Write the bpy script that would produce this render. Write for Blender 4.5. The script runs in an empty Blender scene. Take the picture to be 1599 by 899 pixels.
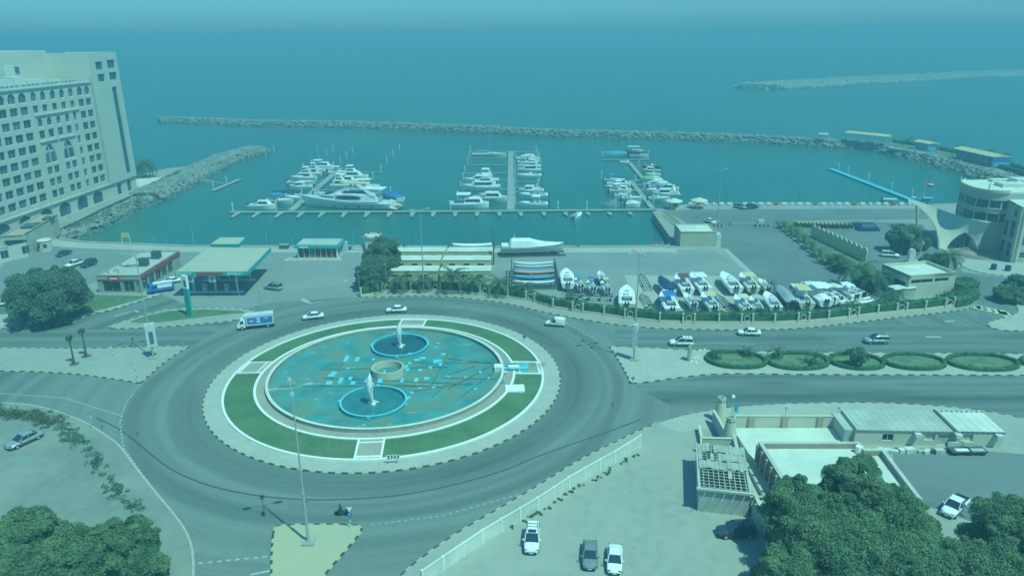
import bpy, math, random
import numpy as np
from mathutils import Vector, Matrix
random.seed(7); RNG = np.random.default_rng(11)
S = bpy.context.scene; COL = S.collection; R = math.radians
# ---------------------------------------------------------------- camera
FOC, PIT, ROL, CH = 1151.5, .3291, -.0070, 58.0
cam = bpy.data.cameras.new('camera'); co = bpy.data.objects.new('camera', cam); COL.objects.link(co)
cam.sensor_width = 36; cam.lens = FOC/1599*36; cam.clip_start = 1; cam.clip_end = 60000
co.matrix_world = Matrix.Translation((0, 0, CH)) @ Matrix.Rotation(math.pi/2-PIT, 4, 'X') @ Matrix.Rotation(ROL, 4, 'Z')
S.camera = co
# ---------------------------------------------------------------- light
SUN_EL, SUN_AZ = R(62), math.atan2(.72, -.69)       # azimuth measured from +Y towards +X
w = bpy.data.worlds.new('World'); S.world = w; w.use_nodes = True
nt = w.node_tree; bg = nt.nodes['Background']
sky = nt.nodes.new('ShaderNodeTexSky'); sky.sky_type = 'NISHITA'; sky.sun_disc = False
sky.sun_elevation = SUN_EL; sky.sun_rotation = SUN_AZ; sky.air_density = 1.2; sky.dust_density = 1.0; sky.altitude = 0
tint = nt.nodes.new('ShaderNodeMix'); tint.data_type = 'RGBA'; tint.blend_type = 'MULTIPLY'; tint.inputs[0].default_value = 1
tint.inputs[7].default_value = (.20, .64, .80, 1)
nt.links.new(sky.outputs[0], tint.inputs[6]); veil = nt.nodes.new('ShaderNodeMix'); veil.data_type = 'RGBA'; veil.blend_type = 'ADD'; veil.inputs[0].default_value = 1   # even milky veil of humid air over the whole sky
veil.inputs[7].default_value = (.15, .85, 1.85, 1); nt.links.new(tint.outputs[2], veil.inputs[6]); nt.links.new(veil.outputs[2], bg.inputs[0]); bg.inputs[1].default_value = .11
sl = bpy.data.lights.new('sun', 'SUN'); sl.energy = 4.2; sl.angle = R(.8); sl.color = (.56, 1.0, .78)
so = bpy.data.objects.new('sun', sl); COL.objects.link(so)
sd = Vector((math.sin(SUN_AZ)*math.cos(SUN_EL), math.cos(SUN_AZ)*math.cos(SUN_EL), math.sin(SUN_EL)))
so.rotation_euler = sd.to_track_quat('Z', 'Y').to_euler()
S.view_settings.view_transform = 'Standard'; S.view_settings.look = 'None'; S.view_settings.exposure = 0.12; S.view_settings.gamma = 1
HAZE_D = .0013
# ---------------------------------------------------------------- helpers
_c, _s, _cp, _sp = math.cos(ROL), math.sin(ROL), math.cos(PIT), math.sin(PIT)
def ray(px, py):
    x = (px-799.5)/FOC; y = -(py-449.5)/FOC
    x, y = _c*x-_s*y, _s*x+_c*y
    return (x, _cp+y*_sp, y*_cp-_sp)
def G(px, py, z=0.0):            # where the sight line through a photo pixel meets height z
    d = ray(px, py); t = (z-CH)/d[2]; return (d[0]*t, d[1]*t)
def GL(pts, z=0.0): return [G(x, y, z) for x, y in pts]
def PJ(X, Y, Z):
    Z -= CH; d = Y*_cp-Z*_sp; u = Y*_sp+Z*_cp; x = X/d; y = u/d
    x, y = _c*x+_s*y, -_s*x+_c*y
    return (799.5+x*FOC, 449.5-y*FOC)
def HT(px, py, py2, z0=0):             # height of an upright standing at a pixel whose top shows at py2
    X, Y = G(px, py, z0); lo, hi = z0-2, 200
    for _ in range(40):
        m = (lo+hi)/2
        if PJ(X, Y, m)[1] > py2: lo = m
        else: hi = m
    return m-z0
def atY(px, py, Y):
    d = ray(px, py); t = Y/d[1]; return (d[0]*t, Y, CH+d[2]*t)
def mat(name, col, rough=.8, var=.12, scale=1.0, bump=0.0, metal=0.0, spec=.3, stretch=None, dirt=None, dscale=.08):
    m = bpy.data.materials.new(name); m.use_nodes = True; t = m.node_tree; b = t.nodes['Principled BSDF']
    b.inputs['Roughness'].default_value = rough; b.inputs['Metallic'].default_value = metal
    b.inputs['Specular IOR Level'].default_value = spec
    tc = t.nodes.new('ShaderNodeTexCoord'); mp = t.nodes.new('ShaderNodeMapping'); t.links.new(tc.outputs['Object'], mp.inputs[0])
    if stretch: mp.inputs['Scale'].default_value = stretch
    n = t.nodes.new('ShaderNodeTexNoise'); n.inputs['Scale'].default_value = scale; n.inputs['Detail'].default_value = 6
    t.links.new(mp.outputs[0], n.inputs[0])
    cr = t.nodes.new('ShaderNodeValToRGB'); e = cr.color_ramp.elements
    e[0].position = .3; e[1].position = .7
    e[0].color = tuple(max(0, c*(1-var)) for c in col)+(1,); e[1].color = tuple(min(1, c*(1+var)) for c in col)+(1,)
    t.links.new(n.outputs[0], cr.inputs[0]); out = cr.outputs[0]
    if dirt:
        n2 = t.nodes.new('ShaderNodeTexNoise'); n2.inputs['Scale'].default_value = dscale; n2.inputs['Detail'].default_value = 8; n2.inputs['Roughness'].default_value = .62
        t.links.new(mp.outputs[0], n2.inputs[0])
        r2 = t.nodes.new('ShaderNodeValToRGB'); r2.color_ramp.elements[0].position = .42; r2.color_ramp.elements[1].position = .62
        t.links.new(n2.outputs[0], r2.inputs[0])
        mx = t.nodes.new('ShaderNodeMix'); mx.data_type = 'RGBA'; t.links.new(r2.outputs[0], mx.inputs[0])
        t.links.new(out, mx.inputs[6]); mx.inputs[7].default_value = tuple(dirt)+(1,); out = mx.outputs[2]
    t.links.new(out, b.inputs['Base Color'])
    if bump:
        bp = t.nodes.new('ShaderNodeBump'); bp.inputs['Strength'].default_value = bump; bp.inputs['Distance'].default_value = .1
        t.links.new(n.outputs[0], bp.inputs['Height']); t.links.new(bp.outputs[0], b.inputs['Normal'])
    return m
class MB:
    def __init__(s): s.v = []; s.f = []; s.m = []; s.cur = 0
    def add(s, vs, fs, m=None):
        o = len(s.v); s.v += [tuple(p) for p in vs]; s.f += [tuple(i+o for i in f) for f in fs]
        s.m += [s.cur if m is None else m]*len(fs); return s
    def box(s, x, y, z, sx, sy, sz, rz=0, m=None):     # centre x,y ; base z
        c, n = math.cos(rz), math.sin(rz); vs = []
        for k in (0, 1):
            for a, b in ((-1, -1), (1, -1), (1, 1), (-1, 1)):
                u, v = a*sx/2, b*sy/2; vs.append((x+u*c-v*n, y+u*n+v*c, z+k*sz))
        return s.add(vs, [(3, 2, 1, 0), (4, 5, 6, 7), (0, 1, 5, 4), (1, 2, 6, 5), (2, 3, 7, 6), (3, 0, 4, 7)], m)
    def prism(s, poly, z0, z1, m=None, top=True, bot=False):
        if area(poly) < 0: poly = poly[::-1]
        n = len(poly); vs = [(p[0], p[1], z0) for p in poly]+[(p[0], p[1], z1) for p in poly]
        fs = [(i, (i+1) % n, (i+1) % n+n, i+n) for i in range(n)]
        if top: fs.append(tuple(range(n, 2*n)))
        if bot: fs.append(tuple(range(n-1, -1, -1)))
        return s.add(vs, fs, m)
    def sheet(s, poly, z, m=None):
        if area(poly) < 0: poly = poly[::-1]
        return s.add([(p[0], p[1], z) for p in poly], [tuple(range(len(poly)))], m)
    def cyl(s, x, y, z0, z1, r0, r1=None, n=10, m=None, cap=True):
        return s.tube((x, y, z0), (x, y, z1), r0, r1, n, m, cap)
    def tube(s, p, q, r0, r1=None, n=6, m=None, cap=True):
        r1 = r0 if r1 is None else r1
        p, q = Vector(p), Vector(q); d = (q-p).normalized()
        a = d.orthogonal().normalized() if abs(d.z) < .999 else Vector((1, 0, 0)); b = d.cross(a)
        vs = []
        for P_, r in ((p, r0), (q, r1)):
            for i in range(n):
                t = 2*math.pi*i/n; vs.append(P_+a*math.cos(t)*r+b*math.sin(t)*r)
        fs = [(i, (i+1) % n, (i+1) % n+n, i+n) for i in range(n)]
        if cap: fs += [tuple(range(n-1, -1, -1)), tuple(range(n, 2*n))]
        return s.add(vs, fs, m)
    def path(s, pts, r, n=6, m=None):
        rr = r if hasattr(r, '__len__') else [r]*len(pts)
        for i in range(len(pts)-1): s.tube(pts[i], pts[i+1], rr[i], rr[i+1], n, m)
        return s
    def loft(s, rings, m=None, closed=True, caps=True):
        n = len(rings[0]); o = len(s.v); s.v += [tuple(p) for r in rings for p in r]; c0 = len(s.f)
        for i in range(len(rings)-1):
            for j in range(n if closed else n-1):
                k = (j+1) % n; s.f.append((o+i*n+j, o+i*n+k, o+(i+1)*n+k, o+(i+1)*n+j))
        if caps:
            s.f.append(tuple(o+j for j in range(n-1, -1, -1))); s.f.append(tuple(o+(len(rings)-1)*n+j for j in range(n)))
        s.m += [s.cur if m is None else m]*(len(s.f)-c0); return s
    def ring(s, cx, cy, r0, r1, z0, z1, n=96, m=None, a0=0, a1=2*math.pi):   # annular wall, r0<r1
        full = abs(a1-a0-2*math.pi) < 1e-6; k = n if full else n+1
        vs = []
        for i in range(k):
            t = a0+(a1-a0)*i/n; c, q = math.cos(t), math.sin(t)
            vs += [(cx+r0*c, cy+r0*q, z0), (cx+r1*c, cy+r1*q, z0), (cx+r1*c, cy+r1*q, z1), (cx+r0*c, cy+r0*q, z1)]
        fs = []
        for i in range(n):
            a = i*4; b = ((i+1) % k)*4
            fs += [(a+1, b+1, b+2, a+2), (a+2, b+2, b+3, a+3), (a+3, b+3, b, a), (a, b, b+1, a+1)]
        return s.add(vs, fs, m)
def area(p): return sum(p[i][0]*p[(i+1) % len(p)][1]-p[(i+1) % len(p)][0]*p[i][1] for i in range(len(p)))
def mesh(name, mb, mats, smooth=False):
    me = bpy.data.meshes.new(name); me.from_pydata(mb.v, [], mb.f)
    for m in (mats if isinstance(mats, (list, tuple)) else [mats]): me.materials.append(m)
    if any(mb.m): me.polygons.foreach_set('material_index', mb.m)
    if smooth: me.polygons.foreach_set('use_smooth', [True]*len(me.polygons))
    me.update(); return me
def tag(o, label=None, cat=None, group=None, kind=None):
    if label: o['label'] = label
    if cat: o['category'] = cat
    if group: o['group'] = group
    if kind: o['kind'] = kind
    return o
def link(name, me, parent=None, loc=None, rz=0, scale=None):
    o = bpy.data.objects.new(name, me); COL.objects.link(o)
    if parent is not None: o.parent = parent
    if loc is not None: o.location = loc
    if rz: o.rotation_euler = (0, 0, rz)
    if scale: o.scale = scale
    return o
def obj(name, mb, mats, parent=None, loc=None, rz=0, smooth=False, **k):
    return tag(link(name, mesh(name, mb, mats, smooth), parent, loc, rz), **k)
def thing(name, label, cat, loc=(0, 0, 0), rz=0, group=None):
    o = link(name, None, None, loc, rz); return tag(o, label, cat, group)
def struct(name, mb, mats, parent=None, smooth=False, **k):
    o = obj(name, mb, mats, parent, smooth=smooth, **k)
    if parent is None: o['kind'] = 'structure'
    return o
KIDS = {}
def kids(o):
    if o.name not in KIDS: KIDS[o.name] = [c for c in COL.objects if c.parent == o]
    return KIDS[o.name]
def dup(root, loc, rz, label=None, group=None, scale=None, swap=None):
    r = root.copy(); COL.objects.link(r); r.location = loc; r.rotation_euler = (0, 0, rz)
    if scale: r.scale = scale
    if label: r['label'] = label
    if group: r['group'] = group
    for ch in kids(root):
        c = ch.copy(); COL.objects.link(c); c.parent = r
        if swap and ch.name.split('.')[0] in swap:
            me, c.material_slots[0].link = None, 'OBJECT'; c.material_slots[0].material = swap[ch.name.split('.')[0]]
        for g in kids(ch):
            d = g.copy(); COL.objects.link(d); d.parent = c
    return r
def wallholes(mb, W, Hh, holes, depth=.25, m=0, origin=(0, 0, 0), ux=(1, 0, 0), nz=(0, -1, 0), thick=0):
    # wall W x Hh in the plane (ux, z); holes (x0,z0,x1,z1,arch) with reveals going inwards
    O, U, N = Vector(origin), Vector(ux), Vector(nz)
    P_ = lambda x, z, d=0: O+U*x+Vector((0, 0, z))-N*d
    xs = sorted({0, W} | {h[0] for h in holes} | {h[2] for h in holes}); zs = sorted({0, Hh} | {h[1] for h in holes} | {h[3] for h in holes})
    for i in range(len(xs)-1):
        for j in range(len(zs)-1):
            cx, cz = (xs[i]+xs[i+1])/2, (zs[j]+zs[j+1])/2
            if any(h[0] < cx < h[2] and h[1] < cz < h[3] for h in holes): continue
            mb.add([P_(xs[i], zs[j]), P_(xs[i+1], zs[j]), P_(xs[i+1], zs[j+1]), P_(xs[i], zs[j+1])], [(0, 1, 2, 3)], m)
    for h in holes:
        x0, z0, x1, z1 = h[:4]; a = h[4] if len(h) > 4 else 0
        prof = [(x0, z0)]
        if a:
            xm = (x0+x1)/2; k = 5
            left = [(x0+(xm-x0)*(1-math.cos(t*math.pi/2/k))**.8, z1-a+a*math.sin(t*math.pi/2/k)) for t in range(k+1)]
            right = [(2*xm-p[0], p[1]) for p in left[::-1]][1:]
            prof += left+right+[(x1, z0)]
            mb.add([P_(x0, z1)]+[P_(*p) for p in left[::-1]], [tuple(range(len(left)+1))], m)
            mb.add([P_(x1, z1)]+[P_(*p) for p in right[::-1]]+[P_(*left[-1])], [tuple(range(len(right)+2))], m)
        else: prof += [(x0, z1), (x1, z1), (x1, z0)]
        n = len(prof)
        mb.add([P_(*p) for p in prof]+[P_(p[0], p[1], depth) for p in prof], [(i, (i+1) % n, (i+1) % n+n, i+n) for i in range(n)], m)
    return mb
def resample(pts, step, closed=False):
    if closed: pts = pts+[pts[0]]
    P_ = [Vector((p[0], p[1])) for p in pts]; d = [0]
    for a, b in zip(P_, P_[1:]): d.append(d[-1]+(b-a).length)
    n = max(1, round(d[-1]/step)); out = []
    for i in range(n+1):
        t = d[-1]*i/n; k = max(j for j in range(len(d)) if d[j] <= t+1e-6); k = min(k, len(P_)-2)
        f = (t-d[k])/max(1e-6, d[k+1]-d[k]); out.append(P_[k].lerp(P_[k+1], f))
    return out
def smoothline(pts, it=2, closed=False):
    for _ in range(it):
        q = [] if closed else [pts[0]]
        n = len(pts)
        for i in range(n if closed else n-1):
            a, b = pts[i], pts[(i+1) % n]
            q += [(a[0]*.75+b[0]*.25, a[1]*.75+b[1]*.25), (a[0]*.25+b[0]*.75, a[1]*.25+b[1]*.75)]
        if not closed: q.append(pts[-1])
        pts = q
    return pts
# ---------------------------------------------------------------- materials
M = {}
def translucent(k, f):
    t = M[k].node_tree; b = t.nodes['Principled BSDF']; tr = t.nodes.new('ShaderNodeBsdfTranslucent'); mx = t.nodes.new('ShaderNodeMixShader'); mx.inputs[0].default_value = f
    t.links.new(b.inputs['Base Color'].links[0].from_socket, tr.inputs[0]); t.links.new(b.outputs[0], mx.inputs[1]); t.links.new(tr.outputs[0], mx.inputs[2]); t.links.new(mx.outputs[0], t.nodes['Material Output'].inputs[0])
def DM(k, *a, **b): M[k] = mat(k, *a, **b)
DM('ground', (.27, .29, .27), .95, .07, .6, .1, dirt=(.33, .34, .30), dscale=.05)
DM('yard', (.225, .255, .25), .95, .06, .5, dirt=(.27, .295, .285), dscale=.05)
DM('asphalt', (.14, .175, .18), .9, .08, .9, .1, dirt=(.175, .21, .21), dscale=.05)
DM('asphalt_pale', (.18, .215, .215), .9, .06, .5, dirt=(.22, .25, .245), dscale=.06)
DM('canopy_tan', (.46, .44, .35), .85, .05, .4, dirt=(.41, .41, .34), dscale=.2)
DM('sand', (.31, .33, .29), .95, .10, .7, .3, dirt=(.35, .36, .315), dscale=.09)
DM('sand_dull', (.205, .235, .21), .95, .10, .7, .3, dirt=(.27, .29, .25), dscale=.09)
DM('sand_warm', (.46, .42, .28), .95, .05, .6, .1, dirt=(.42, .40, .29), dscale=.15)
DM('paving', (.42, .42, .37), .9, .07, 1.2, .05, dirt=(.37, .385, .34), dscale=.2)
DM('paving_pink', (.36, .34, .29), .9, .07, 1.5, .05, dirt=(.30, .30, .26), dscale=.25)
DM('concrete', (.36, .38, .34), .85, .08, 1.5, dirt=(.30, .32, .30), dscale=.3)
DM('pontoon', (.34, .37, .35), .85, .08, 1.5, dirt=(.28, .32, .31), dscale=.3)
DM('grass', (.08, .16, .08), .95, .2, 2.5, .4, dirt=(.115, .195, .105), dscale=.22)
DM('grass_dry', (.09, .17, .085), .95, .25, 1.0, .3, dirt=(.18, .22, .14), dscale=.35)
DM('white', (.80, .80, .78), .45, .03, .8, dirt=(.70, .71, .68), dscale=.5)
DM('paint_worn', (.40, .44, .42), .85, .12, 2)
DM('kerb_white', (.78, .80, .76), .7, .05, 2)
DM('gelcoat', (.86, .87, .86), .25, .02, .5, spec=.5)
DM('gelcoat_b', (.62, .66, .66), .35, .05, .5, spec=.5, dirt=(.55, .58, .57), dscale=.6)
DM('black', (.02, .025, .03), .5, .1, 1)
DM('rubber', (.02, .02, .022), .8, .1, 3)
DM('glass', (.02, .05, .07), .08, .1, .5, spec=.8)
DM('glass_blue', (.035, .10, .15), .12, .25, .25, spec=.7)
DM('glass_curtain', (.10, .17, .20), .2, .2, .3, spec=.6)
DM('kerb_black', (.07, .08, .08), .8, .1, 2); DM('kerb_yellow', (.44, .42, .27), .8, .1, 2); DM('kerb_sand', (.42, .41, .34), .8, .1, 2)
DM('hotel', (.60, .58, .50), .85, .03, .15, dirt=(.56, .55, .48), dscale=.1)
DM('beige', (.50, .47, .36), .85, .05, .4, dirt=(.45, .43, .34), dscale=.3)
DM('cream', (.60, .57, .44), .85, .04, .5, dirt=(.54, .52, .42), dscale=.3)
DM('plaster', (.52, .53, .46), .9, .05, .5, dirt=(.43, .45, .40), dscale=.35)
DM('roof_white', (.66, .68, .60), .85, .04, .3, dirt=(.55, .58, .52), dscale=.2)
DM('roof_grey', (.40, .43, .39), .85, .06, .4, dirt=(.48, .50, .45), dscale=.3)
DM('tin', (.42, .44, .38), .6, .08, .7, dirt=(.33, .34, .29), dscale=.5)
DM('pillar_pink', (.42, .34, .27), .85, .08, .8)
DM('brick_brown', (.34, .27, .22), .85, .1, 1)
DM('teal', (.02, .38, .32), .5, .05, 1); DM('red', (.42, .06, .06), .6, .1, 1); DM('yellow', (.55, .48, .10), .6, .08, 1)
DM('blue', (.04, .18, .50), .5, .1, .8); DM('navy', (.02, .06, .14), .6, .1, .8); DM('blue_tarp', (.05, .30, .50), .7, .1, .8)
DM('cyan', (.08, .48, .66), .6, .06, 1); DM('maroon', (.22, .07, .08), .7, .1, .8); DM('orange', (.75, .28, .16), .6, .06, 1)
DM('tan', (.62, .52, .32), .8, .06, .6); DM('canvas', (.62, .60, .46), .8, .05, .6); DM('green_boat', (.25, .45, .22), .5, .08, .6)
DM('metal', (.45, .48, .48), .45, .05, 2, metal=.3); DM('metal_dark', (.10, .12, .13), .5, .1, 2, metal=.2); DM('pole', (.42, .46, .46), .5, .04, .3, metal=.2)
DM('silver', (.42, .45, .46), .3, .03, .5, metal=.4); DM('car_dark', (.035, .06, .075), .25, .05, .5, spec=.6); DM('car_grey', (.20, .23, .23), .35, .05, .5, spec=.5); DM('car_white', (.82, .83, .82), .3, .02, .5, spec=.5)
DM('rock', (.27, .29, .265), .95, .3, .5, .3, dirt=(.16, .19, .18), dscale=.3)
DM('rock_wet', (.10, .14, .14), .7, .2, .5)
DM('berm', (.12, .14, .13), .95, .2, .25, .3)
DM('bark', (.13, .10, .07), .95, .2, 2); DM('wood', (.20, .15, .09), .8, .2, 1.2); DM('palm_trunk', (.18, .15, .10), .95, .2, 3)
DM('leaf', (.155, .275, .165), .85, .35, .3, spec=.1, dirt=(.28, .38, .20), dscale=.35)
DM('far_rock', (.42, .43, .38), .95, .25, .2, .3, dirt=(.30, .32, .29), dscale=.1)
DM('leaf_grey', (.15, .25, .18), .8, .3, .35, spec=.2, dirt=(.19, .28, .19), dscale=.25)
DM('hedge', (.035, .11, .05), .85, .3, 1.2, .4, dirt=(.06, .15, .06), dscale=.5)
DM('palm_leaf', (.10, .18, .10), .75, .25, .8, spec=.25)
DM('weed', (.16, .20, .12), .9, .3, 1)
DM('pool_wall', (.33, .33, .28), .85, .1, 1, dirt=(.24, .25, .22), dscale=.6)
DM('pool_floor', (.055, .27, .27), .4, .3, .25, .02, spec=.4, dirt=(.16, .245, .17), dscale=.22)
DM('pool_blue', (.04, .36, .46), .6, .1, .6, dirt=(.05, .28, .36), dscale=.3)
DM('pool_cyan', (.14, .56, .66), .6, .05, 1)
DM('basin_teal', (.035, .19, .20), .2, .2, .5, spec=.5)
DM('asphalt_dark', (.07, .10, .108), .9, .08, 1)
DM('basin_dark', (.02, .10, .12), .15, .15, .6, spec=.6)
DM('fabric_red', (.45, .12, .13), .7, .05, 1)
DM('skin', (.30, .18, .12), .6, .05, 2)
for k_ in ('leaf', 'leaf_grey', 'palm_leaf', 'weed'): translucent(k_, .4)
# water
wm = M['water'] = bpy.data.materials.new('water'); wm.use_nodes = True; t = wm.node_tree; b = t.nodes['Principled BSDF']
b.inputs['Roughness'].default_value = .22; b.inputs['Specular IOR Level'].default_value = .45
tc = t.nodes.new('ShaderNodeTexCoord'); n1 = t.nodes.new('ShaderNodeTexNoise'); n1.inputs['Scale'].default_value = .012; n1.inputs['Detail'].default_value = 5
t.links.new(tc.outputs['Object'], n1.inputs[0]); cr = t.nodes.new('ShaderNodeValToRGB'); e = cr.color_ramp.elements
e[0].position = .35; e[1].position = .68; e[0].color = (.010, .120, .098, 1); e[1].color = (.018, .155, .128, 1)
t.links.new(n1.outputs[0], cr.inputs[0]); t.links.new(cr.outputs[0], b.inputs['Base Color'])
n2 = t.nodes.new('ShaderNodeTexNoise'); n2.inputs['Scale'].default_value = .55; n2.inputs['Detail'].default_value = 4
mp = t.nodes.new('ShaderNodeMapping'); mp.inputs['Scale'].default_value = (1, 2.2, 1); mp.inputs['Rotation'].default_value = (0, 0, .4)
t.links.new(tc.outputs['Object'], mp.inputs[0]); t.links.new(mp.outputs[0], n2.inputs[0])
bp = t.nodes.new('ShaderNodeBump'); bp.inputs['Strength'].default_value = .6; bp.inputs['Distance'].default_value = .2
t.links.new(n2.outputs[0], bp.inputs['Height']); t.links.new(bp.outputs[0], b.inputs['Normal'])
# ring road asphalt: tyre-polished bands follow the circle round the island centre
RC = (-22.5, 120.7)
def road_mat(name, radial):
    m = mat(name, (.14, .18, .185), .9, .05, .8, .08); t = m.node_tree; b = t.nodes['Principled BSDF']
    tc = t.nodes.new('ShaderNodeTexCoord'); sub = t.nodes.new('ShaderNodeVectorMath'); sub.operation = 'SUBTRACT'; sub.inputs[1].default_value = (RC[0], RC[1], 0)
    t.links.new(tc.outputs['Object'], sub.inputs[0])
    ln = t.nodes.new('ShaderNodeVectorMath'); ln.operation = 'LENGTH'; t.links.new(sub.outputs[0], ln.inputs[0])
    sx = t.nodes.new('ShaderNodeSeparateXYZ'); t.links.new(sub.outputs[0], sx.inputs[0])
    nz = t.nodes.new('ShaderNodeTexNoise'); nz.inputs['Scale'].default_value = .03; nz.inputs['Detail'].default_value = 3
    t.links.new(tc.outputs['Object'], nz.inputs[0])
    cb = t.nodes.new('ShaderNodeCombineXYZ')
    if radial: t.links.new(ln.outputs['Value'], cb.inputs[0])
    else: t.links.new(sx.outputs['Y'], cb.inputs[0])
    ad = t.nodes.new('ShaderNodeMath'); ad.operation = 'MULTIPLY'; ad.inputs[1].default_value = 6; t.links.new(nz.outputs[0], ad.inputs[0]); t.links.new(ad.outputs[0], cb.inputs[1])
    n = t.nodes.new('ShaderNodeTexNoise'); n.inputs['Scale'].default_value = .28; n.inputs['Detail'].default_value = 4; t.links.new(cb.outputs[0], n.inputs[0])
    r = t.nodes.new('ShaderNodeValToRGB'); r.color_ramp.elements[0].position = .36; r.color_ramp.elements[1].position = .62
    r.color_ramp.elements[0].color = (.075, .108, .106, 1); r.color_ramp.elements[1].color = (.17, .21, .20, 1)
    t.links.new(n.outputs[0], r.inputs[0])
    out = r.outputs[0]
    if radial:     # the worn band near the middle of the carriageway, dusty edges
        mr = t.nodes.new('ShaderNodeMapRange'); mr.inputs[1].default_value = 30; mr.inputs[2].default_value = 62; t.links.new(ln.outputs['Value'], mr.inputs[0])
        r3 = t.nodes.new('ShaderNodeValToRGB'); e3 = r3.color_ramp.elements; e3[0].position = 0; e3[0].color = (.24,)*3+(1,); e3[1].position = 1; e3[1].color = (.16,)*3+(1,)
        for p, v in ((.06, .14), (.15, .03), (.31, .30), (.42, .08), (.55, .42), (.75, .40)):
            q = e3.new(p); q.color = (v, v, v, 1)
        t.links.new(mr.outputs[0], r3.inputs[0])
        mx = t.nodes.new('ShaderNodeMix'); mx.data_type = 'RGBA'; mx.inputs[7].default_value = (.26, .30, .28, 1)
        t.links.new(r3.outputs[0], mx.inputs[0]); t.links.new(out, mx.inputs[6]); out = mx.outputs[2]
    gr = t.nodes.new('ShaderNodeTexNoise'); gr.inputs['Scale'].default_value = 2; gr.inputs['Detail'].default_value = 6; t.links.new(tc.outputs['Object'], gr.inputs[0])
    mg = t.nodes.new('ShaderNodeMix'); mg.data_type = 'RGBA'; mg.blend_type = 'OVERLAY'; mg.inputs[0].default_value = .18
    t.links.new(out, mg.inputs[6]); t.links.new(gr.outputs[0], mg.inputs[7]); t.links.new(mg.outputs[2], b.inputs['Base Color']); return m
M['road'] = road_mat('road', True); M['road_straight'] = road_mat('road_straight', False)
# ================================================================ GROUND AND WATER
WZ = -2.5
mb = MB(); mb.sheet([(-12800, -300), (12800, -300), (12800, 13200), (-12800, 13200)], WZ); struct('water', mb, M['water'])
quay = GL([(95, 372.5), (130, 377), (220, 380.5), (300, 383.5), (480, 384), (600, 384), (780, 384.5), (960, 384), (1030, 383.5), (1057, 385)])
edge_n = GL([(1019, 331), (1040, 322), (1075, 318.5), (1200, 317.5), (1300, 317.8), (1435, 319.5), (1512, 316), (1530, 300)])
bw_in = GL([(1513, 285), (1499, 274), (1470, 262), (1427, 254), (1400, 245), (1350, 238), (1300, 234)], WZ)
prom = GL([(300, 263), (262, 278), (230, 293), (205, 305), (160, 325), (110, 350), (62, 369)])
beach = GL([(190, 285), (225, 272), (262, 265), (295, 261)])
land_sea_r = GL([(1385, 222), (1440, 226), (1500, 236), (1560, 249), (1620, 262)])
land = ([(-420, 330), (-240, 325)]+beach+prom+quay[:]+edge_n+GL([(1530, 292), (1560, 275), (1500, 255), (1440, 236), (1395, 228)], 0)+land_sea_r+[(330, 330), (420, 260), (420, -60), (-420, -60)])
mb = MB(); mb.prism(land, -7, 0); struct('ground', mb, M['ground'])
mb = MB(); mb.prism([(g[0], g[1]) for g in GL([(180, 300), (190, 284), (225, 270.5), (262, 263), (300, 259), (312, 262), (262, 279), (215, 297)])], -4, .03); struct('beach', mb, M['sand'])
mb = MB(); mb.prism(GL([(212, 278), (284, 277), (262, 287), (240, 292), (212, 292)]), .03, .15); struct('terrace', mb, M['roof_white'])
mb = MB(); mb.prism(GL([(60, 372), (115, 352), (205, 309), (262, 283), (290, 270), (300, 263), (262, 278), (230, 293), (205, 305), (160, 325), (110, 350), (62, 369)]), 0, .02)
def sheet(name, pts, z, m, world=False, kind='structure'):
    mb = MB(); mb.sheet(pts if world else GL(pts), z); o = obj(name, mb, M[m]); o['kind'] = kind; return o
# quay coping: bright strip along the wall
def strip(name, line, wd, z0, z1, m, parent=None, closed=False, kind='structure'):
    n = len(line); L, Rr = [], []
    for i, p in enumerate(line):
        a = line[(i-1) % n] if closed or i else line[i]; b = line[(i+1) % n] if closed or i < n-1 else line[i]
        d = Vector((b[0]-a[0], b[1]-a[1])).normalized(); q = Vector((-d.y, d.x))*wd/2
        L.append((p[0]+q.x, p[1]+q.y)); Rr.append((p[0]-q.x, p[1]-q.y))
    mb = MB(); k = n if closed else n-1
    for i in range(k):
        j = (i+1) % n
        vs = [(*L[i], z0), (*Rr[i], z0), (*Rr[j], z0), (*L[j], z0), (*L[i], z1), (*Rr[i], z1), (*Rr[j], z1), (*L[j], z1)]
        mb.add(vs, [(4, 5, 6, 7), (0, 4, 7, 3), (1, 2, 6, 5)]+([(0, 1, 5, 4)] if i == 0 and not closed else [])+([(2, 3, 7, 6)] if i == k-1 and not closed else []))
    o = obj(name, mb, M[m], parent)
    if parent is None: o['kind'] = kind
    return o
def inset(line, d):
    out = []
    for i, p in enumerate(line):
        a = line[max(0, i-1)]; b = line[min(len(line)-1, i+1)]; v = Vector((b[0]-a[0], b[1]-a[1])).normalized(); out.append((p[0]+v.y*d, p[1]-v.x*d))
    return out
strip('quay_coping', inset(quay, .6), 1.0, .02, .22, 'concrete'); strip('quay_apron', inset(quay, 4.2), 5.5, 0, .06, 'paving')
strip('quay_coping', inset(edge_n[2:6], .6), 1.0, .02, .25, 'paving')
strip('promenade_kerb', prom, .8, 0, .35, 'concrete'); 
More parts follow.
